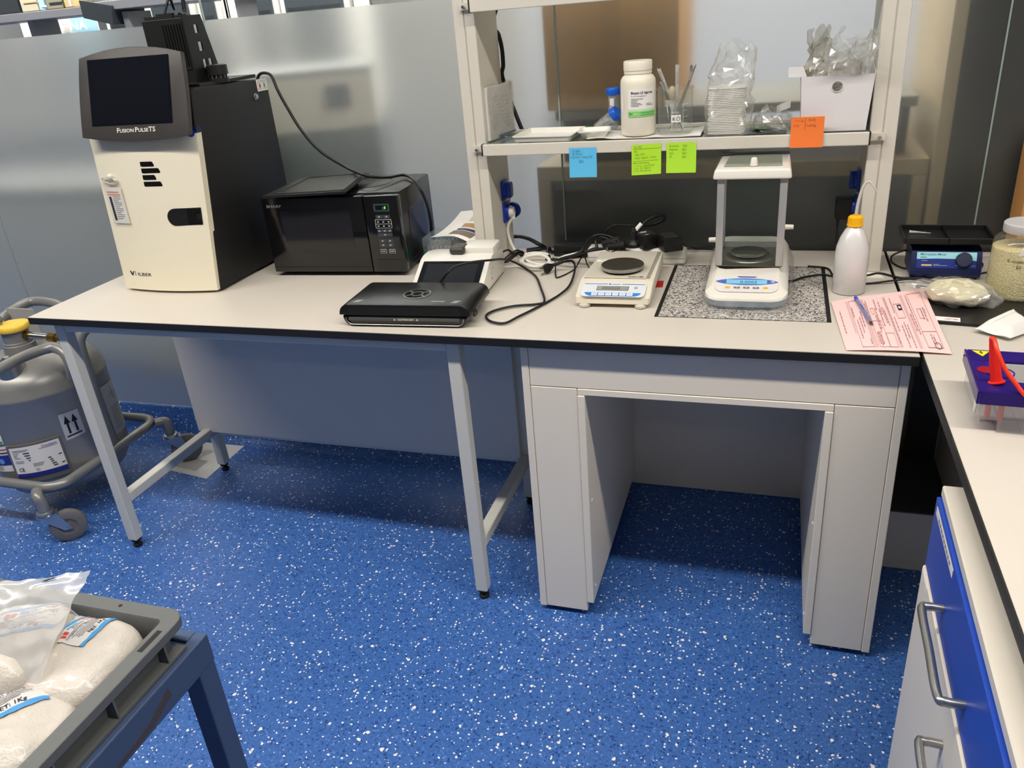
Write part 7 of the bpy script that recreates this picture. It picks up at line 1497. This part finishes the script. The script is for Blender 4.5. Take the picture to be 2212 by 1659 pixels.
for a, c in zip(V[:-1], V[1:]):
    for k in range(n): b.bm.faces.new((a[k], a[(k+1) % n], c[(k+1) % n], c[k]))
b.bm.faces.new(list(reversed(V[0]))); b.bm.faces.new(V[-1]); b.build('body', CRG, cr, smooth=35)
for k in range(4):
    y = Y1c-0.055-k*0.098
    MB().box(X1c-0.0165, X1c-0.0015, y-0.0015, y+0.0015, ZB+0.002, ZT-0.0145).build('rib', CRG, cr)
for k in range(5):
    x = X1c-0.09-k*0.11
    MB().box(x-0.0015, x+0.0015, Y1c-0.0165, Y1c-0.0015, ZB+0.002, ZT-0.0145).build('rib', CRG, cr)
MB().box(X1c-0.0175, X1c-0.0005, Y0c+0.02, Y1c-0.02, ZB+0.0008, ZB+0.005).build('base_flange', CRG, cr)
MB().box(X1c-0.0165, X1c-0.0085, -0.866, -0.825, ZT-0.0004, ZT+0.0004).build('grip_slot', mat('dark_slot', (28, 28, 28), 0.7), cr)
MB().lathe([(0.003, 0), (0.003, 0.0004)], (0.968, Y1c-0.012, ZT), 12).build('rim_hole', mat('dark_slot', (28, 28, 28), 0.7), cr)
# bags of granules
BAGM = mat('white_granule_bag', (200, 192, 181), 0.38, var=0.05, scale=90, bump=0.5, bscale=260, coat=0.15)
LBL = mat('bag_label_white', (206, 203, 200), 0.5); BBL = mat('bag_label_blue', (64, 142, 200), 0.5)
def gbag(label, c, a, bb_, yaw, z0, h, seed, org, xd, yd, w, hh, hand=False):
    o = thing('granule_bag', label, 'bag', (c[0], c[1], z0), group='bags of white granules in the crate')
    ca, sa = math.cos(yaw), math.sin(yaw)
    def zt_(x, y):
        dx, dy = x-c[0], y-c[1]; u = (dx*ca+dy*sa)/a; v = (-dx*sa+dy*ca)/bb_
        e = abs(u)**3.6+abs(v)**3.6
        w_ = noise.noise(Vector((x*26+seed, y*26, seed)))*0.0055+noise.noise(Vector((x*80, y*80+seed, 0)))*0.0026+abs(noise.noise(Vector((u*5+seed, v*1.3, 2))))*0.006*min(1, e)
        return z0+h*max(0.0, 1-e)**0.36+w_*(1 if e < 0.97 else 0.2)
    b = MB(); n_, m_ = 56, 22
    top = [[None]*n_ for _ in range(m_+1)]
    for j in range(m_+1):
        r = math.sin(PI/2*j/m_)
        for k in range(n_):
            t = 2*PI*k/n_; s_ = (abs(math.cos(t))**3.6+abs(math.sin(t))**3.6)**(-1/3.6)
            u, v = r*s_*math.cos(t)*0.999, r*s_*math.sin(t)*0.999; x = c[0]+(u*a)*ca-(v*bb_)*sa; y = c[1]+(u*a)*sa+(v*bb_)*ca
            top[j][k] = (x, y, zt_(x, y))
    cv = b.bm.verts.new((c[0], c[1], zt_(*c))); prev = None
    for j in range(1, m_+1):
        cur = [b.bm.verts.new(p) for p in top[j]]
        for k in range(n_):
            if prev is None: b.bm.faces.new((cv, cur[k], cur[(k+1) % n_]))
            else: b.bm.faces.new((prev[k], cur[k], cur[(k+1) % n_], prev[(k+1) % n_]))
        prev = cur
    lo = [b.bm.verts.new((v.co.x*0.9+c[0]*0.1, v.co.y*0.9+c[1]*0.1, z0-0.012)) for v in prev]
    for k in range(n_): b.bm.faces.new((prev[k], lo[k], lo[(k+1) % n_], prev[(k+1) % n_]))
    b.bm.faces.new(list(reversed(lo))); b.build('filled_bag', BAGM, o, smooth=70)
    xd, yd = Vector(xd).normalized(), Vector(yd).normalized()
    def lf(x, y, off=0.0016): q = Vector(org)+xd*x+yd*y; return Vector((q.x, q.y, zt_(q.x, q.y)+off))
    def lg(x0, x1, y0, y1, m, nm, off, nx=14, ny=10, wav=0.0):
        b = MB(); b.grid(lambda u, v: lf(x0+(x1-x0)*u, y0+(y1-y0)*v+wav*math.sin(2*PI*u), off), nx, ny); return b.build(nm, m, o, smooth=60)
    lg(0, w, 0, hh, LBL, 'label', 0.0016); lg(0, w, 0, hh*0.11, BBL, 'blue_band', 0.0022, 14, 2); lg(0, w, hh*0.90, hh, BBL, 'blue_band', 0.0022, 14, 2, 0.0015)
    def tt(s, sz, x, y, m=INK, **k): text(s, sz, None, m, o, fn=lambda X, Y: lf(x+X, y+Y, 0.0024), **k)
    tt('NET: 1Kg', w*0.105, w*0.34, hh*0.16, bold=0.02); tt('ΧΛΩΡΙΟΥΧΟ ΑΣΒΕΣΤΙΟ', w*0.082, w*0.06, hh*0.52, mat('grey_blue_print', (84, 84, 104), 0.7), sx=0.92, bold=0.01)
    tt('SOLVAY', w*0.075, w*0.36, hh*0.68)
    for k, (x0, x1, y) in enumerate(((0.14, 0.9, 0.46), (0.2, 0.8, 0.40), (0.2, 0.85, 0.35), (0.24, 0.7, 0.30), (0.16, 0.9, 0.62))): lg(w*x0, w*x1, hh*y, hh*(y+0.018), GREYINK, 'print', 0.0024, 8, 1)
    lg(w*0.12, w*0.18, hh*0.68, hh*0.82, REDINK, 'red_logo_bar', 0.0024, 2, 3); lg(w*0.20, w*0.26, hh*0.70, hh*0.84, REDINK, 'red_logo_bar', 0.0024, 2, 3)
    tt('mano', w*0.11, w*0.30, hh*0.78, mat('sky_blue_print', (90, 160, 214), 0.6), bold=0.03)
    for k in range(3):
        cx_, cy_, s_ = w*(0.74+0.1*k), hh*(0.80-0.075*(k % 2)), w*0.055
        b = MB(); b.tube([lf(cx_+s_, cy_, 0.0024), lf(cx_, cy_+s_, 0.0024), lf(cx_-s_, cy_, 0.0024), lf(cx_, cy_-s_, 0.0024)], 0.0005, seg=4, sub=1, closed=True); b.build('hazard_diamond', mat('pale_red_print', (222, 140, 130), 0.6), o)
    if hand: tt('0θεν', w*0.10, w*0.62, hh*0.14, REDINK)
    return o, lf
zb = 0.612
o2 = at(180, 1402, 'z', 0.645); e2 = at(262, 1325, 'z', 0.645)-o2; u2 = at(108, 1390, 'z', 0.645)-o2
cB = at(222, 1405, 'z', 0.625)
gbag('plump bag of white granules at the right of the crate with label turned sideways', (0.958, -0.890), 0.086, 0.078, 0.03, 0.606, 0.042, 2.3, o2, e2, u2, e2.length*0.98, u2.length*0.98)
o3 = at(-75, 1590, 'z', 0.645); e3 = at(100, 1500, 'z', 0.645)-at(5, 1545, 'z', 0.645); u3 = Vector((-e3.y, e3.x, 0))
cC = at(60, 1590, 'z', 0.62)
gbag('bag of white granules nearest the camera at the lower left of the crate', (cC.x-0.045, cC.y-0.012), 0.095, 0.075, -0.06, 0.606, 0.040, 7.7, o3, e3, u3, 0.092, 0.078)
o1 = at(-48, 1395, 'z', 0.668); e1 = at(57, 1372, 'z', 0.668)-at(0, 1388, 'z', 0.668); u1 = at(95, 1325, 'z', 0.668)-at(57, 1372, 'z', 0.668)
cA = at(5, 1400, 'z', 0.65)
oA, lfA = gbag('opened bag of white granules lying on the others at the left of the crate', (cA.x+0.004, cA.y+0.004), 0.070, 0.085, 0.25, 0.625, 0.046, 4.1, o1, e1, u1, 0.090, 0.058, True)
Qs = [at(-70, 1478, 'z', 0.640), at(82, 1492, 'z', 0.636), at(203, 1231, 'z', 0.735), at(-60, 1268, 'z', 0.725)]
def flap(u, v):
    p = Qs[0]*(1-u)*(1-v)+Qs[1]*u*(1-v)+Qs[2]*u*v+Qs[3]*(1-u)*v
    k = math.sin(PI*v); q = Vector((0, 0, 0.024*k*(1-0.5*u)))+nvec(p*22)*0.006*(0.3+v)+nvec(p*60)*0.0025
    if v > 0.9: q.z += 0.004*math.sin(7*u)
    return p+q
b = MB(); b.grid(flap, 40, 34); b.build('plastic_flap', film('bag_film', (248, 246, 242), clear=0.8, rough=0.2, white=0.45, even=True), oA, smooth=70)
b = MB(); b.grid(lambda u, v: flap(0.58+0.15*u, 0.935+0.028*v*math.sin(PI*u))+Vector((0, 0, 0.002)), 8, 2); b.build('carry_hole', mat('dark_slot', (28, 28, 28), 0.7), oA)

for o in bpy.data.objects:
    if o.name.split('.')[0] in ('print', 'figures_print', 'graduation', 'handwriting') and o.type == 'MESH' and 'kind' not in o and o.name.startswith(('print', 'grad')): o['kind'] = 'stuff'
